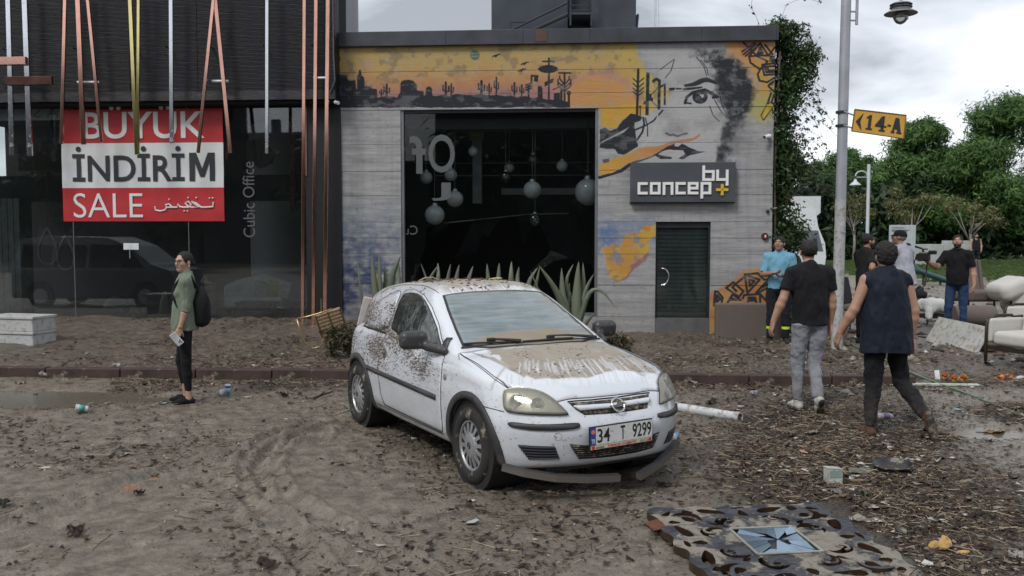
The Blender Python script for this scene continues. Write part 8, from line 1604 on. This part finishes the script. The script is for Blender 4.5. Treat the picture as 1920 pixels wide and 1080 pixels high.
def carved_panel():
 cs_ = [gpt(1228, 960, .05), gpt(1560, 948, .05), gpt(1715, 1064, .05), gpt(1322, 1090, .05)]; c = sum(cs_)/4; e = cs_[2]-cs_[3]; rz = math.atan2(e[1], e[0]); zc = gz(c[0], c[1])
 t = thing('carved_mirror', 'black fretwork wall mirror lying muddy on the ground, its small square glass cracked', 'mirror', (c[0], c[1], zc+.022), 0, rot=(rad(2.4), rad(.8), rz)); h = .605
 def ring(P, n=2): return [tuple(p) for p in smooth_closed(np.array(P), n)]
 out = []; N = 160
 for k in range(N):
  a = 2*math.pi*k/N; ca, sa = math.cos(a), math.sin(a); r_ = h/max(abs(ca), abs(sa)); r_ = min(r_, h*1.33); r_ *= 1+.035*math.cos(16*a)+.012*math.sin(9*a); out.append((r_*ca, r_*sa))
 holes = []
 def crescent(cx, cy, r, a0, a1, w, n=12):
  o = [(cx+r*math.cos(a), cy+r*math.sin(a)) for a in np.linspace(a0, a1, n)]; i = [(cx+(r-w*math.sin(math.pi*f)-.004)*math.cos(a), cy+(r-w*math.sin(math.pi*f)-.004)*math.sin(a)) for f, a in zip(np.linspace(1, 0, n)[1:-1], np.linspace(a1, a0, n)[1:-1])]; holes.append(o+i)
 def tear(cx, cy, l, w, a, n=14): holes.append([(cx+math.cos(a)*l*math.cos(q)-math.sin(a)*w*math.sin(q)*(1-.5*math.cos(q)), cy+math.sin(a)*l*math.cos(q)+math.cos(a)*w*math.sin(q)*(1-.5*math.cos(q))) for q in [2*math.pi*k/n for k in range(n)]])
 for k in range(4):
  R = rad(90*k)
  def rt(x, y): return (x*math.cos(R)-y*math.sin(R), x*math.sin(R)+y*math.cos(R))
  for s in (-1, 1):
   x, y = rt(.155*s, .315); a = R+(0 if s > 0 else math.pi); crescent(x, y, .088, a-1.2, a+2.6, .060) if s > 0 else crescent(x, y, .088, a-2.6, a+1.2, .060)
   x, y = rt(.20*s, .50); tear(x, y, .095, .036, R+(.25*s)); x, y = rt(.36*s, .50); tear(x, y, .036, .036, R)
  x, y = rt(.0, .47); tear(x, y, .048, .030, R+math.pi/2); x, y = rt(.0, .55); tear(x, y, .05, .016, R)
  x, y = rt(.405, .405); crescent(x, y, .10, R+rad(-120), R+rad(60), .05); x, y = rt(.395, .395); tear(x, y, .045, .03, R+rad(45)); x, y = rt(.50, .50); tear(x, y, .045, .022, R+rad(-45)); x, y = rt(.30, .27); tear(x, y, .04, .018, R+rad(45))
 sq = [(-.20, -.20), (.20, -.20), (.20, .20), (-.20, .20)]; loops = [out]+holes+[sq]; pts = []; ed = []; b0 = 0
 for L in loops: n = len(L); pts += [Vector(p) for p in L]; ed += [(b0+i, b0+(i+1) % n) for i in range(n)]; b0 += n
 g = np.arange(-.6, .61, .03); GX, GY = np.meshgrid(g, g); pts += [Vector((x+random.uniform(-.003, .003), y+random.uniform(-.003, .003))) for x, y in zip(GX.ravel(), GY.ravel()) if abs(x) < .58 and abs(y) < .58]
 vo, _, fo, *_ = delaunay_2d_cdt(pts, ed, [], 0, 1e-6); W2 = np.array([tuple(p) for p in vo]); ce = np.array([W2[list(f)].mean(0) for f in fo])
 def ins(P, X, Y):
  P = np.array(P); q = np.zeros(X.shape, bool)
  for i in range(len(P)): a, b = P[i-1], P[i]; k = (a[1] > Y) != (b[1] > Y); q ^= k & (X < (b[0]-a[0])*(Y-a[1])/(b[1]-a[1]+1e-12)+a[0])
  return q
 ok = ins(out, ce[:, 0], ce[:, 1])
 for L in holes+[sq]: ok &= ~ins(L, ce[:, 0], ce[:, 1])
 zt = .048+.010*fb2(W2[:, 0], W2[:, 1], 11, 3)*.7; b = bmesh.new(); T_ = [b.verts.new((p[0], p[1], z)) for p, z in zip(W2, zt)]; B_ = [b.verts.new((p[0], p[1], 0)) for p in W2]; cnt = {}
 for f, o_ in zip(fo, ok):
  if not o_: continue
  b.faces.new([T_[i] for i in f]); b.faces.new([B_[i] for i in reversed(f)])
  for i in range(len(f)): a_, c_ = f[i], f[(i+1) % len(f)]; cnt[(a_, c_)] = 1
 for (a_, c_) in list(cnt):
  if (c_, a_) not in cnt: b.faces.new((T_[a_], B_[a_], B_[c_], T_[c_]))
 bmesh.ops.delete(b, geom=[v for v in b.verts if not v.link_faces], context='VERTS'); bmesh.ops.recalc_face_normals(b, faces=b.faces[:])
 me = bpy.data.meshes.new('fretwork_board'); b.to_mesh(me); b.free()
 n = NT('lacquer_with_mud'); co = n.coord('Object'); f = n.ramp(n.math('ADD', n.noise(co, 4.5, 7, .68), n.math('MULTIPLY', n.noise(co, 20, 4), .12)), [(.545, 0.), (.61, 1.)]); ge = n.new('ShaderNodeNewGeometry'); nz = n.ramp(n.sep(ge.outputs['Normal'])[2], [(.4, 0.), (.7, 1.)]); f = n.math('MULTIPLY', f, nz)
 sidec = n.mix(n.noise(co, 9, 4), (.012, .009, .007), (.065, .038, .020)); topc = n.mix(f, (.014, .016, .024), n.mix(n.noise(co, 18, 5), (.12, .105, .085), (.25, .225, .185))); c_ = n.mix(nz, sidec, topc)
 link('fretwork_board', me, n.pr(col=c_, rough=n.math('ADD', .28, n.math('MULTIPLY', f, .5)), nrm=n.bump(n.math('ADD', f, n.math('MULTIPLY', n.noise(co, 40, 4), .6)), .6, .008)), t)
 for k in range(4):
  R = rad(90*k)
  for s in (-1, 1):
   P = [(s*(.155+.055*(1-f)*math.cos(f*6.5)), .335+.055*(1-f)*math.sin(f*6.5)) for f in np.linspace(0, .9, 14)]; P = [(x*math.cos(R)-y*math.sin(R), x*math.sin(R)+y*math.cos(R), .052) for x, y in P]; MB().tube(P, .012, 6, r2=.006).done('carved_scroll', n.m, t, smooth=True)
 MB().bx(-.20, .20, -.20, .20, -.005, .030).done('backing_board', BLACK, t)
 mm = mat('mirror_glass', (.26, .36, .47), .16, 1., var=.05, mud=.0); rs = random.Random(9); cpt = (.03, .02); rim = [(-.19, -.19), (-.08, -.19), (.04, -.19), (.13, -.19), (.19, -.15), (.19, -.02), (.19, .10), (.19, .19), (.08, .19), (-.05, .19), (-.14, .19), (-.19, .12), (-.19, .0), (-.19, -.1)]
 for i in range(len(rim)):
  a, b2 = rim[i], rim[(i+1) % len(rim)]; j = .35 if i in (3, 4, 12, 13, 10) else (.55 if i % 3 == 0 else .05); ja = lambda p, f: (p[0]+(cpt[0]-p[0])*f+rs.uniform(-.012, .012), p[1]+(cpt[1]-p[1])*f+rs.uniform(-.012, .012)); P = [a, b2, ja(b2, 1-j-.1*rs.random()), ja(a, 1-j)]; q = sum(p[0] for p in P)/4, sum(p[1] for p in P)/4; P = [(q[0]+(x-q[0])*.985, q[1]+(y-q[1])*.985) for x, y in P]
  MB().prism(P, .040, .044, ax='z').done('mirror_shard', mm, t, rot=(rad(2.6)+rs.uniform(-.02, .02), rs.uniform(-.02, .02), 0))
 for a, b2 in (((-.20, -.20), (.20, -.20)), ((.20, -.20), (.20, .20)), ((.20, .20), (-.20, .20)), ((-.20, .20), (-.20, -.20))): MB().tube([(*a, .05), (*b2, .05)], .008, 6).done('mirror_rim', mat('rim_grey', (.25, .25, .23), .5, mud=.3), t)
carved_panel()
# ------------------------------------------------------------------ single pieces of rubbish
def crumple(name, label, px, py, sx, sy, sz, col, cat='rubbish', seed=0, rough=.8, rz=None, mud=.3, group=None):
 g = at(px, py); rs = np.random.RandomState(seed+int(px)); b = bmesh.new(); n = 7; vs = {}
 for j in range(n):
  for i in range(n):
   x, y = (i/(n-1)-.5)*sx, (j/(n-1)-.5)*sy; z = sz*(.5+.5*float(vnoise(np.array([i*.7, j*.7, seed+px*.1]))))+sz*.25*rs.rand(); e = 1-.12*rs.rand(); vs[i, j] = b.verts.new((x*e, y*e, z))
 for j in range(n-1):
  for i in range(n-1):
   if rs.rand() < .05 and (i in (0, n-2) or j in (0, n-2)): continue
   b.faces.new((vs[i, j], vs[i+1, j], vs[i+1, j+1], vs[i, j+1]))
 bmesh.ops.solidify(b, geom=b.faces[:], thickness=.002); me = bpy.data.meshes.new(name); b.to_mesh(me); b.free()
 o = link(name, me, mat('rub_%d_%d_%d' % tuple(int(c*100) for c in col), col, rough, var=.2, mud=mud, ms=16), None, loc=(g[0], g[1], g[2]+.004), rot=(rs.uniform(-.12, .12), rs.uniform(-.12, .12), rs.uniform(0, 6.28) if rz is None else rz)); tag(o, label, cat, group); return o
def build_rubbish():
 def pos(px, py, dz=0.): g = at(px, py); return (g[0], g[1], g[2]+dz)
 a = at(1262, 770); b = at(1388, 786); t = thing('white_pipe', 'white plastic pipe lying on the mud right of the car', 'pipe', (a[0], a[1], a[2]+.045), math.atan2(b[1]-a[1], b[0]-a[0])); L = float(np.linalg.norm((b-a)[:2])); pm = mat('pvc_white', (.50, .52, .54), .35, var=.08, mud=.3, ms=10); MB().lathe([(.050, 0), (.050, L), (.043, L), (.043, 0)], 24, (0, 0, 0), Matrix.Rotation(rad(90), 4, 'Y')).done('pipe_tube', pm, t, smooth=True, auto=40); MB().lathe([(.056, L-.06), (.056, L), (.050, L), (.050, L-.06)], 24, (0, 0, 0), Matrix.Rotation(rad(90), 4, 'Y')).done('pipe_socket', pm, t, smooth=True, auto=40)
 def cup(name, label, px, py, r, h, rot, col, col2, cat='cup'):
  g = at(px, py); t = thing(name, label, cat, (g[0], g[1], g[2]+r*.8), 0, None, rot); MB().lathe([(0, 0), (r*.75, 0), (r, h), (r*.94, h), (r*.7, .006), (0, .006)], 20).done('cup_body', mat(name+'_%d' % px, col, .4, var=.1, mud=.15, ms=20), t, smooth=True, auto=50); MB().lathe([(r*.83, h*.25), (r*.80+.002, h*.25), (r*.935, h*.75), (r*.93, h*.75)], 20).done('cup_print', mat(name+'_print_%d' % px, col2, .4), t, smooth=True); MB().lathe([(r, h-.004), (r*1.06, h), (r, h+.004)], 20).done('cup_rim', mat(name+'_rim', (.6, .6, .6), .4), t, smooth=True)
 cup('blue_beaker', 'light blue plastic beaker lying beside the front bumper', 1268, 822, .038, .13, (rad(88), 0, rad(-25)), (.08, .30, .48), (.10, .34, .52)); cup('paper_cup', 'white paper cup with green print lying on the mud at the left', 165, 772, .038, .11, (rad(80), 0, rad(-70)), (.50, .53, .52), (.06, .27, .25)); cup('drink_can', 'small blue drink can standing near the kerb behind the woman', 427, 744, .032, .115, (rad(8), rad(4), 0), (.02, .16, .42), (.35, .45, .6), 'can'); cup('crushed_cup', 'crushed clear cup lying beside the blue can', 412, 740, .035, .09, (rad(84), 0, rad(40)), (.36, .36, .33), (.30, .30, .28))
 cup('purple_bottle', 'small white and purple bottle lying between the two walking men', 1672, 786, .035, .16, (rad(86), 0, rad(-75)), (.42, .36, .42), (.20, .10, .22), 'bottle')
 x, y, z = pos(1562, 910); t = thing('milk_carton', 'dirty white carton box standing upright in the debris', 'carton', (x, y, z), rad(12), None, (rad(-8), rad(3), rad(12))); MB().bx(-.055, .055, -.04, .04, 0, .125, bev=.004).done('carton_body', mat('carton_white', (.42, .43, .40), .6, var=.15, mud=.35, ms=22), t); MB().bx(-.050, .045, -.043, -.041, .06, .11).done('carton_print', mat('carton_green', (.20, .27, .25), .6, mud=.2), t); MB().box((0, .0, .128), (.115, .085, .006), (.1, .05, 0)).done('carton_flap', mat('carton_white', (.4, .4, .4), .6), t)
 x, y, z = pos(1674, 884); t = thing('black_bowl', 'shallow black pan lying in the debris', 'bowl', (x, y, z+.02), 0, None, (rad(4), rad(-3), 0)); MB().lathe([(0, 0), (.09, 0), (.125, .022), (.142, .045), (.150, .046), (.150, .040), (.128, .016), (.09, -.008), (0, -.008)], 32).done('bowl_body', mat('pan_black', (.016, .018, .022), .35, mud=.3, ms=12), t, smooth=True, auto=40); MB().lathe([(0, .004), (.07, .004), (.10, .008), (0, .010)], 24).done('mud_inside', mat('mud_fill', (.05, .045, .04), .4), t)
 x, y, z = pos(1782, 724); t = thing('white_tray', 'long white board under the orange flowers', 'tray', (x, y, z), rad(-5)); MB().bx(-.50, .33, -.05, .05, .01, .028).done('tray_board', mat('tray_pale', (.40, .45, .40), .6, mud=.3), t)
 x, y, z = pos(1757, 712); o = tag(MB().box((0, 0, .06), (.06, .01, .12), (rad(-15), 0, .1)).done('white_card', WHITEP, None, loc=(x, y, z)), 'small white card standing left of the orange flowers', 'card')
 fm = [mat('petal_orange', (.55, .13, .03), .6, var=.3), mat('petal_yellow', (.60, .33, .06), .6, var=.2), mat('petal_pink', (.45, .10, .08), .6)]
 for k, (px, py, lab) in enumerate(((1771, 715, 'orange artificial flower head, leftmost of three on the board'), (1789, 720, 'orange artificial flower head, middle of three on the board'), (1806, 719, 'yellow and orange artificial flower head, rightmost of three'))):
  x, y, z = pos(px, py, .05); t = thing('orange_flower', lab, 'flower', (x, y, z), 0, 'orange flowers on the white board'); rs = random.Random(k)
  for j in range(16): a = j*2.4; e = .15+j*.075; b = MB(); d = Vector((math.cos(a)*math.sin(e), math.sin(a)*math.sin(e), math.cos(e))); s = d.cross(Vector((0, 0, 1))).normalized(); p = d*.062; u = Vector((0, 0, .012)); b.b.faces.new([b.b.verts.new(v) for v in (d*.01, p*.6+s*.024, p+u, p*.6-s*.024)]); b.done('petal', fm[j % 3 if k < 2 else (j+1) % 2], t)
  MB().ball((0, 0, -.005), .025, 10).done('flower_heart', fm[1], t)
 b = MB(); rs = random.Random(2); g = pos(1896, 713)
 r_ = thing('orange_garland', 'heap of orange artificial blossoms at the right edge', 'garland', g); 
 for k in range(60):
  a = rs.uniform(0, 6.28); x = rs.uniform(-.22, .3); y = rs.uniform(-.06, .06); zz = rs.uniform(.01, .07); s = .022; b.b.faces.new([b.b.verts.new((x+s*math.cos(a+q)*(1.3 if q % 2 else 1), y+s*math.sin(a+q), zz+.012*math.cos(q))) for q in (0, 1.5, 3.1, 4.7)])
 b.done('blossoms', mat('petal_dull_orange', (.50, .14, .035), .6, var=.5, vs=30), r_)['kind'] = 'stuff'
 MB().ball((.08, -.07, .03), .07, 12, (1, .6, .6)).done('pale_lump', mat('lump_grey', (.35, .36, .36), .6), r_, smooth=True)
 x, y, z = pos(1772, 1030); t = thing('yellow_sponge', 'torn yellow brown foam piece lower right in the debris', 'foam', (x, y, z), .5); sdf_obj('foam_piece', lambda F: F.ell((0, 0, .03), (.075, .035, .022), (0, 0, .4)).ell((-.05, .03, .02), (.045, .03, .03)).ell((.03, .02, .05), (.02, .03, .02)).ell((0, 0, .055), (.03, .012, .02), cut=True), (-.2, -.15, -.03), (.2, .15, .12), .006, mat('foam_yellow', (.42, .26, .10), .9, var=.35, vs=14, bump=.6), t, lambda V: .008*fbm(V*40, 2)); sdf_obj('foam_scrap', lambda F: F.ell((.02, -.1, .01), (.05, .018, .012), (0, 0, -.3)), (-.1, -.2, -.03), (.15, 0, .08), .006, mat('foam_yellow', (.42, .26, .10), .9), t)
 x, y, z = pos(1686, 1003); tag(MB().lathe([(0, 0), (.034, 0), (.036, .04), (.03, .045), (0, .045)], 20).done('bottle_top', mat('cap_plastic', (.02, .02, .022), .5, mud=.3), None, smooth=True, auto=40, loc=(x, y, z), rot=(.3, .2, 0)), 'small black bottle cap in the brown debris', 'cap')
 x, y, z = pos(1232, 1000); t = thing('wicker_scrap', 'reddish brown woven wicker scrap left of the fretwork mirror', 'wicker', (x+.01, y, z+.02), .5, None, (.2, .25, .5))
 for k in range(7): MB().tube([(-.08, -.045+.015*k, .012), (0, -.045+.015*k, .045), (.085, -.045+.015*k, .02)], .007, 6).done('wicker_strand', mat('wicker_red', (.12, .040, .022), .7, var=.5, vs=40, bump=.6), t, smooth=True)
 MB().box((0, 0, .01), (.15, .09, .02), bev=.006).done('wicker_base', mat('wicker_dark', (.05, .02, .012), .8), t)
 L = [('flat tan cardboard sheet lying in the wet mud at the right', 1868, 812, .42, .16, .03, (.34, .22, .13), 'cardboard'), ('whitish plastic film trodden into the mud between the walking men', 1583, 738, .34, .16, .02, (.42, .41, .38), 'film'), ('torn white paper near the heel of the man in the navy vest', 1670, 836, .16, .09, .03, (.36, .36, .34), 'paper'), ('grey square tile scrap beside the upright carton', 1612, 884, .17, .14, .012, (.22, .22, .20), 'scrap'), ('white crumpled tissue on the rim of the black pan', 1695, 868, .09, .07, .05, (.55, .55, .53), 'tissue'), ('long pale strip of paper right of the black pan', 1800, 906, .20, .06, .015, (.36, .31, .25), 'paper'), ('grey paper scrap left of the carton', 1520, 812, .15, .10, .02, (.30, .28, .25), 'paper'),
  ('pale torn packet in the litter below the trainers', 1526, 814, .18, .08, .03, (.40, .37, .33), 'packet'), ('white plastic scrap half buried right of the pipe', 1352, 722, .10, .07, .03, (.46, .45, .42), 'scrap'), ('cream tube shaped scrap near the kerb right of the car', 1297, 720, .18, .07, .05, (.45, .42, .33), 'scrap'), ('white bag scrap on the mud near the blue shirted man', 1413, 742, .08, .08, .06, (.50, .52, .54), 'scrap'), ('dark brown block half buried in mud right of the car', 1335, 757, .20, .10, .06, (.06, .035, .025), 'block'), ('small orange peel scrap in the litter', 1548, 848, .09, .06, .03, (.38, .17, .08), 'scrap'), ('pinkish shell scrap in the litter', 1520, 834, .11, .07, .03, (.36, .24, .20), 'scrap'), ('green glass shard in the litter', 1622, 932, .07, .05, .04, (.14, .20, .12), 'shard'), ('translucent small plastic cup scrap below the carton', 1570, 930, .07, .07, .05, (.32, .33, .32), 'scrap'),
  ('torn brown leaf shaped scrap right of the fretwork mirror', 1740, 965, .20, .08, .04, (.30, .22, .14), 'leaf'), ('white eggshell like scrap by the mirror corner', 1608, 978, .10, .07, .04, (.50, .48, .42), 'scrap'), ('white crumpled paper at the lower left corner of the mirror', 1300, 1052, .10, .08, .06, (.46, .44, .38), 'paper'), ('white shell scrap lying on the fretwork mirror', 1500, 1050, .10, .05, .02, (.55, .55, .57), 'scrap'), ('white panel scrap at the lower right edge', 1905, 1042, .16, .08, .02, (.48, .46, .43), 'scrap'), ('blue plastic scrap right of the bumper', 1447, 850, .035, .03, .015, (.12, .25, .45), 'scrap'), ('white scrap on the pavement left of the woman', 218, 689, .15, .10, .05, (.55, .54, .52), 'scrap'), ('brown crumpled leaf on the mud at lower left', 140, 1002, .16, .10, .05, (.05, .035, .025), 'leaf'),
  ('white polystyrene chunk in the puddle at the far left', 40, 724, .13, .09, .06, (.45, .42, .36), 'chunk'), ('pale stone at the puddle edge', 124, 718, .12, .09, .07, (.40, .36, .30), 'stone'), ('pale stone right of the puddle', 160, 712, .10, .08, .05, (.42, .38, .33), 'stone'), ('white scrap by the puddle left end', 80, 706, .13, .07, .06, (.45, .43, .38), 'scrap'), ('twisted grey cloth on the mud left of the car', 530, 738, .42, .10, .04, (.28, .23, .19), 'cloth'), ('second twisted pale cloth nearer the rear wheel', 598, 742, .40, .12, .05, (.30, .24, .20), 'cloth'), ('white foam scrap beneath the sofas at the right', 1856, 684, .30, .14, .06, (.46, .48, .48), 'film'), ('small white scrap beside the foam at the right', 1834, 668, .14, .10, .05, (.42, .43, .42), 'scrap'),
  ('small pale rubble heap by the wall under the mural', 1180, 640, .20, .12, .08, (.36, .24, .18), 'rubble'), ('pale flat scrap in front of the rear wheel', 713, 853, .10, .05, .02, (.40, .39, .36), 'scrap'), ('small white scrap beside the front tyre', 836, 858, .05, .04, .02, (.48, .47, .43), 'scrap'), ('long thin pale scrap left of the tyre tracks', 268, 889, .34, .12, .03, (.17, .13, .10), 'leaf'), ('dark round clump on the mud in the foreground', 262, 929, .07, .06, .05, (.02, .017, .014), 'clump'), ('dark wet leaf near the left edge', 8, 950, .10, .08, .05, (.05, .05, .05), 'leaf'), ('dark brown dead leaf lower middle', 500, 1062, .14, .07, .04, (.055, .035, .025), 'leaf'), ('reddish dead leaf below the front bumper', 1245, 912, .13, .07, .03, (.10, .05, .035), 'leaf')]
 for k, (lab, px, py, sx, sy, sz, col, cat) in enumerate(L): crumple(cat+('_piece' if cat in ('film', 'foam') else ''), lab, px, py, sx, sy, sz, col, cat, k)
 a = at(1325, 1065); 
build_rubbish()
# ------------------------------------------------------------------ litter nobody could count
def build_far_clods():
 rs = np.random.RandomState(77); n = 3200; y = 12.5+20*rs.rand(n)**1.3; x = 3.5+rs.rand(n)*(y*.62); s = (.02+.10*rs.rand(n)**3); z = ground_h(x, y); base = np.array([[1, 0, 0], [0, 1, 0], [-1, 0, 0], [0, -1, 0], [0, 0, .5], [0, 0, -.6]]); V = base[None]*rs.uniform(.5, 1.4, (n, 6, 1))*s[:, None, None]+np.stack([x, y, z], 1)[:, None]
 T_ = np.array([[0, 1, 4], [1, 2, 4], [2, 3, 4], [3, 0, 4], [1, 0, 5], [2, 1, 5], [3, 2, 5], [0, 3, 5]]); F = (np.arange(n)[:, None, None]*6+T_[None]).reshape(-1, 3); t = NT('far_clod_tones'); g = t.new('ShaderNodeNewGeometry'); m = t.pr(col=t.ramp(g.outputs['Random Per Island'], [(0., (.03, .022, .017)), (.6, (.08, .06, .045)), (.85, (.16, .13, .10)), (.95, (.32, .30, .27)), (1., (.5, .5, .48))]), rough=.85)
 tag(link('mud_clods', fast_mesh('mud_clods', V.reshape(-1, 3), F, False), m), 'mud clods and rubble scattered between the sofas and the verge', 'clods', kind='stuff')
build_far_clods()
def build_litter():
 rs = np.random.RandomState(11)
 def scatter(n, lo=.06, pw=1.2, box=(-5.4, 6.4, 4.3, 13.5), extra=.10):
  out = []; tot = 0
  while tot < n:
   x = rs.uniform(box[0], box[1], 60000); y = rs.uniform(box[2], box[3], 60000); p = np.maximum(litter(x, y)**pw, extra*np.clip(.3+fb2(x, y, 1.5, 3, z=41.), 0, 1)); p *= np.clip(1.25-y/16, .3, 1); k = rs.rand(60000) < p; out.append(np.stack([x[k], y[k]], 1)); tot += k.sum()
  return np.concatenate(out)[:n]
 def mat_l(name, stops, rough=.85):
  t = NT(name); g = t.new('ShaderNodeNewGeometry'); return t.pr(col=t.ramp(g.outputs['Random Per Island'], stops), rough=rough, spec=.3)
 def keep(P):   # not inside the car body or on the fretwork
  q = P-np.array([CX, CY]); lx = q@CF[:2]; ly = q@CL[:2]; return P[~((np.abs(ly) < .3)&(np.abs(lx) < 1.)) & ~((np.abs(P[:, 0]-1.63) < .66)&(np.abs(P[:, 1]-5.5) < .62))]
 P = keep(scatter(72000, box=(-7., 7., 4.3, 16.5), extra=.055)); n = len(P); z = ground_h(P[:, 0], P[:, 1]); s = .0035+.020*rs.rand(n)**4.0; el_ = 1+1.6*rs.rand(n); a = rs.rand(n)*6.28; tilt = rs.normal(size=(n, 2))*.35
 def corner(u, v): x = u*s*el_; y = v*s; return np.stack([P[:, 0]+x*np.cos(a)-y*np.sin(a), P[:, 1]+x*np.sin(a)+y*np.cos(a), z+.004+np.abs(x*tilt[:, 0]+y*tilt[:, 1])+.3*s*(rs.rand(n))], 1)
 V = np.stack([corner(-1, -.3), corner(-.2, -1), corner(1, .2), corner(.3, 1)], 1).reshape(-1, 3)
 tag(link('bark_litter', fast_mesh('bark_litter', V, np.arange(4*n).reshape(-1, 4), False), mat_l('litter_tones', [(0., (.014, .011, .009)), (.45, (.034, .024, .018)), (.74, (.070, .050, .036)), (.90, (.125, .098, .074)), (.965, (.22, .175, .135)), (1., (.46, .43, .38))])), 'brown bark chips and dead leaves strewn over the mud', 'litter', kind='stuff')
 P = keep(scatter(30000, extra=.05, pw=1.5)); n = len(P); z = ground_h(P[:, 0], P[:, 1]); L = .010+.10*rs.rand(n)**3.6; w = .0010+.0016*rs.rand(n); a = rs.rand(n)*6.28; e = rs.normal(size=n)*.18; d = np.stack([np.cos(a), np.sin(a), e], 1)*L[:, None]; s_ = np.stack([-np.sin(a), np.cos(a), 0*a], 1)*w[:, None]; c = np.stack([P[:, 0], P[:, 1], z+.006+.010*rs.rand(n)], 1); up = np.array([0, 0, 1.])*w[:, None]*1.4; bend = np.stack([-np.sin(a), np.cos(a), .2+0*a], 1)*(L*rs.normal(size=n)*.12)[:, None]
 V = np.stack([c-d-s_, c-d+s_, c+bend+s_+up*0, c+bend-s_, c+d+s_*.6, c+d-s_*.6, c-d+up*1.5, c+bend+up*1.5, c+d+up*1.2], 1).reshape(-1, 3); o = np.arange(n)[:, None]*9; F = np.concatenate([o+np.array([[0, 3, 7, 6]]), o+np.array([[1, 6, 7, 2]]), o+np.array([[3, 5, 8, 7]]), o+np.array([[2, 7, 8, 4]])])
 tag(link('twig_litter', fast_mesh('twig_litter', V, F, False), mat_l('twig_tones', [(0., (.02, .014, .010)), (.45, (.07, .048, .032)), (.75, (.16, .12, .085)), (1., (.34, .28, .20))])), 'thin twigs and straw tangled in the mud', 'twigs', kind='stuff')
 P = keep(scatter(15000, box=(-6, 8, 4.4, 16), extra=.30)); n = len(P); z = ground_h(P[:, 0], P[:, 1]); s = .004+.015*rs.rand(n)**3.2; J = rs.uniform(.6, 1.3, (n, 6, 1)); base = np.array([[1, 0, 0], [0, 1, 0], [-1, 0, 0], [0, -1, 0], [0, 0, .8], [0, 0, -.6]]); rot = rs.rand(n)*6.28; V = base[None]*J*s[:, None, None]; cx_, sx_ = np.cos(rot)[:, None], np.sin(rot)[:, None]; V = np.stack([V[..., 0]*cx_-V[..., 1]*sx_, V[..., 0]*sx_+V[..., 1]*cx_, V[..., 2]], -1)+np.stack([P[:, 0], P[:, 1], z+.002], 1)[:, None]
 T_ = np.array([[0, 1, 4], [1, 2, 4], [2, 3, 4], [3, 0, 4], [1, 0, 5], [2, 1, 5], [3, 2, 5], [0, 3, 5]]); F = (np.arange(n)[:, None, None]*6+T_[None]).reshape(-1, 3)
 tag(link('pebble_litter', fast_mesh('pebble_litter', V.reshape(-1, 3), F, False), mat_l('pebble_tones', [(0., (.035, .026, .020)), (.55, (.085, .066, .050)), (.86, (.17, .14, .11)), (.95, (.30, .26, .21)), (1., (.52, .50, .46))])), 'small clods and stones scattered over mud and pavement', 'pebbles', kind='stuff')
 P = keep(scatter(620, pw=2., extra=.015)); n = len(P); z = ground_h(P[:, 0], P[:, 1]); s = .006+.034*rs.rand(n)**3; a = rs.rand(n)*6.28
 def cn(u, v): x = u*s*1.5; y = v*s; return np.stack([P[:, 0]+x*np.cos(a)-y*np.sin(a), P[:, 1]+x*np.sin(a)+y*np.cos(a), z+.006+s*.5*rs.rand(n)], 1)
 V = np.stack([cn(-1, -.6), cn(.1, -1), cn(1, .1), cn(.2, 1), cn(-.8, .5)], 1).reshape(-1, 3)
 tag(link('scrap_litter', fast_mesh('scrap_litter', V, np.arange(5*n).reshape(-1, 5), False), mat_l('scrap_tones', [(0., (.40, .38, .34)), (.3, (.50, .49, .46)), (.5, (.30, .25, .20)), (.62, (.38, .17, .10)), (.72, (.48, .46, .42)), (.9, (.30, .33, .34)), (1., (.10, .22, .36))], .6)), 'tiny scraps of paper and plastic in the debris', 'scraps', kind='stuff')
build_litter()
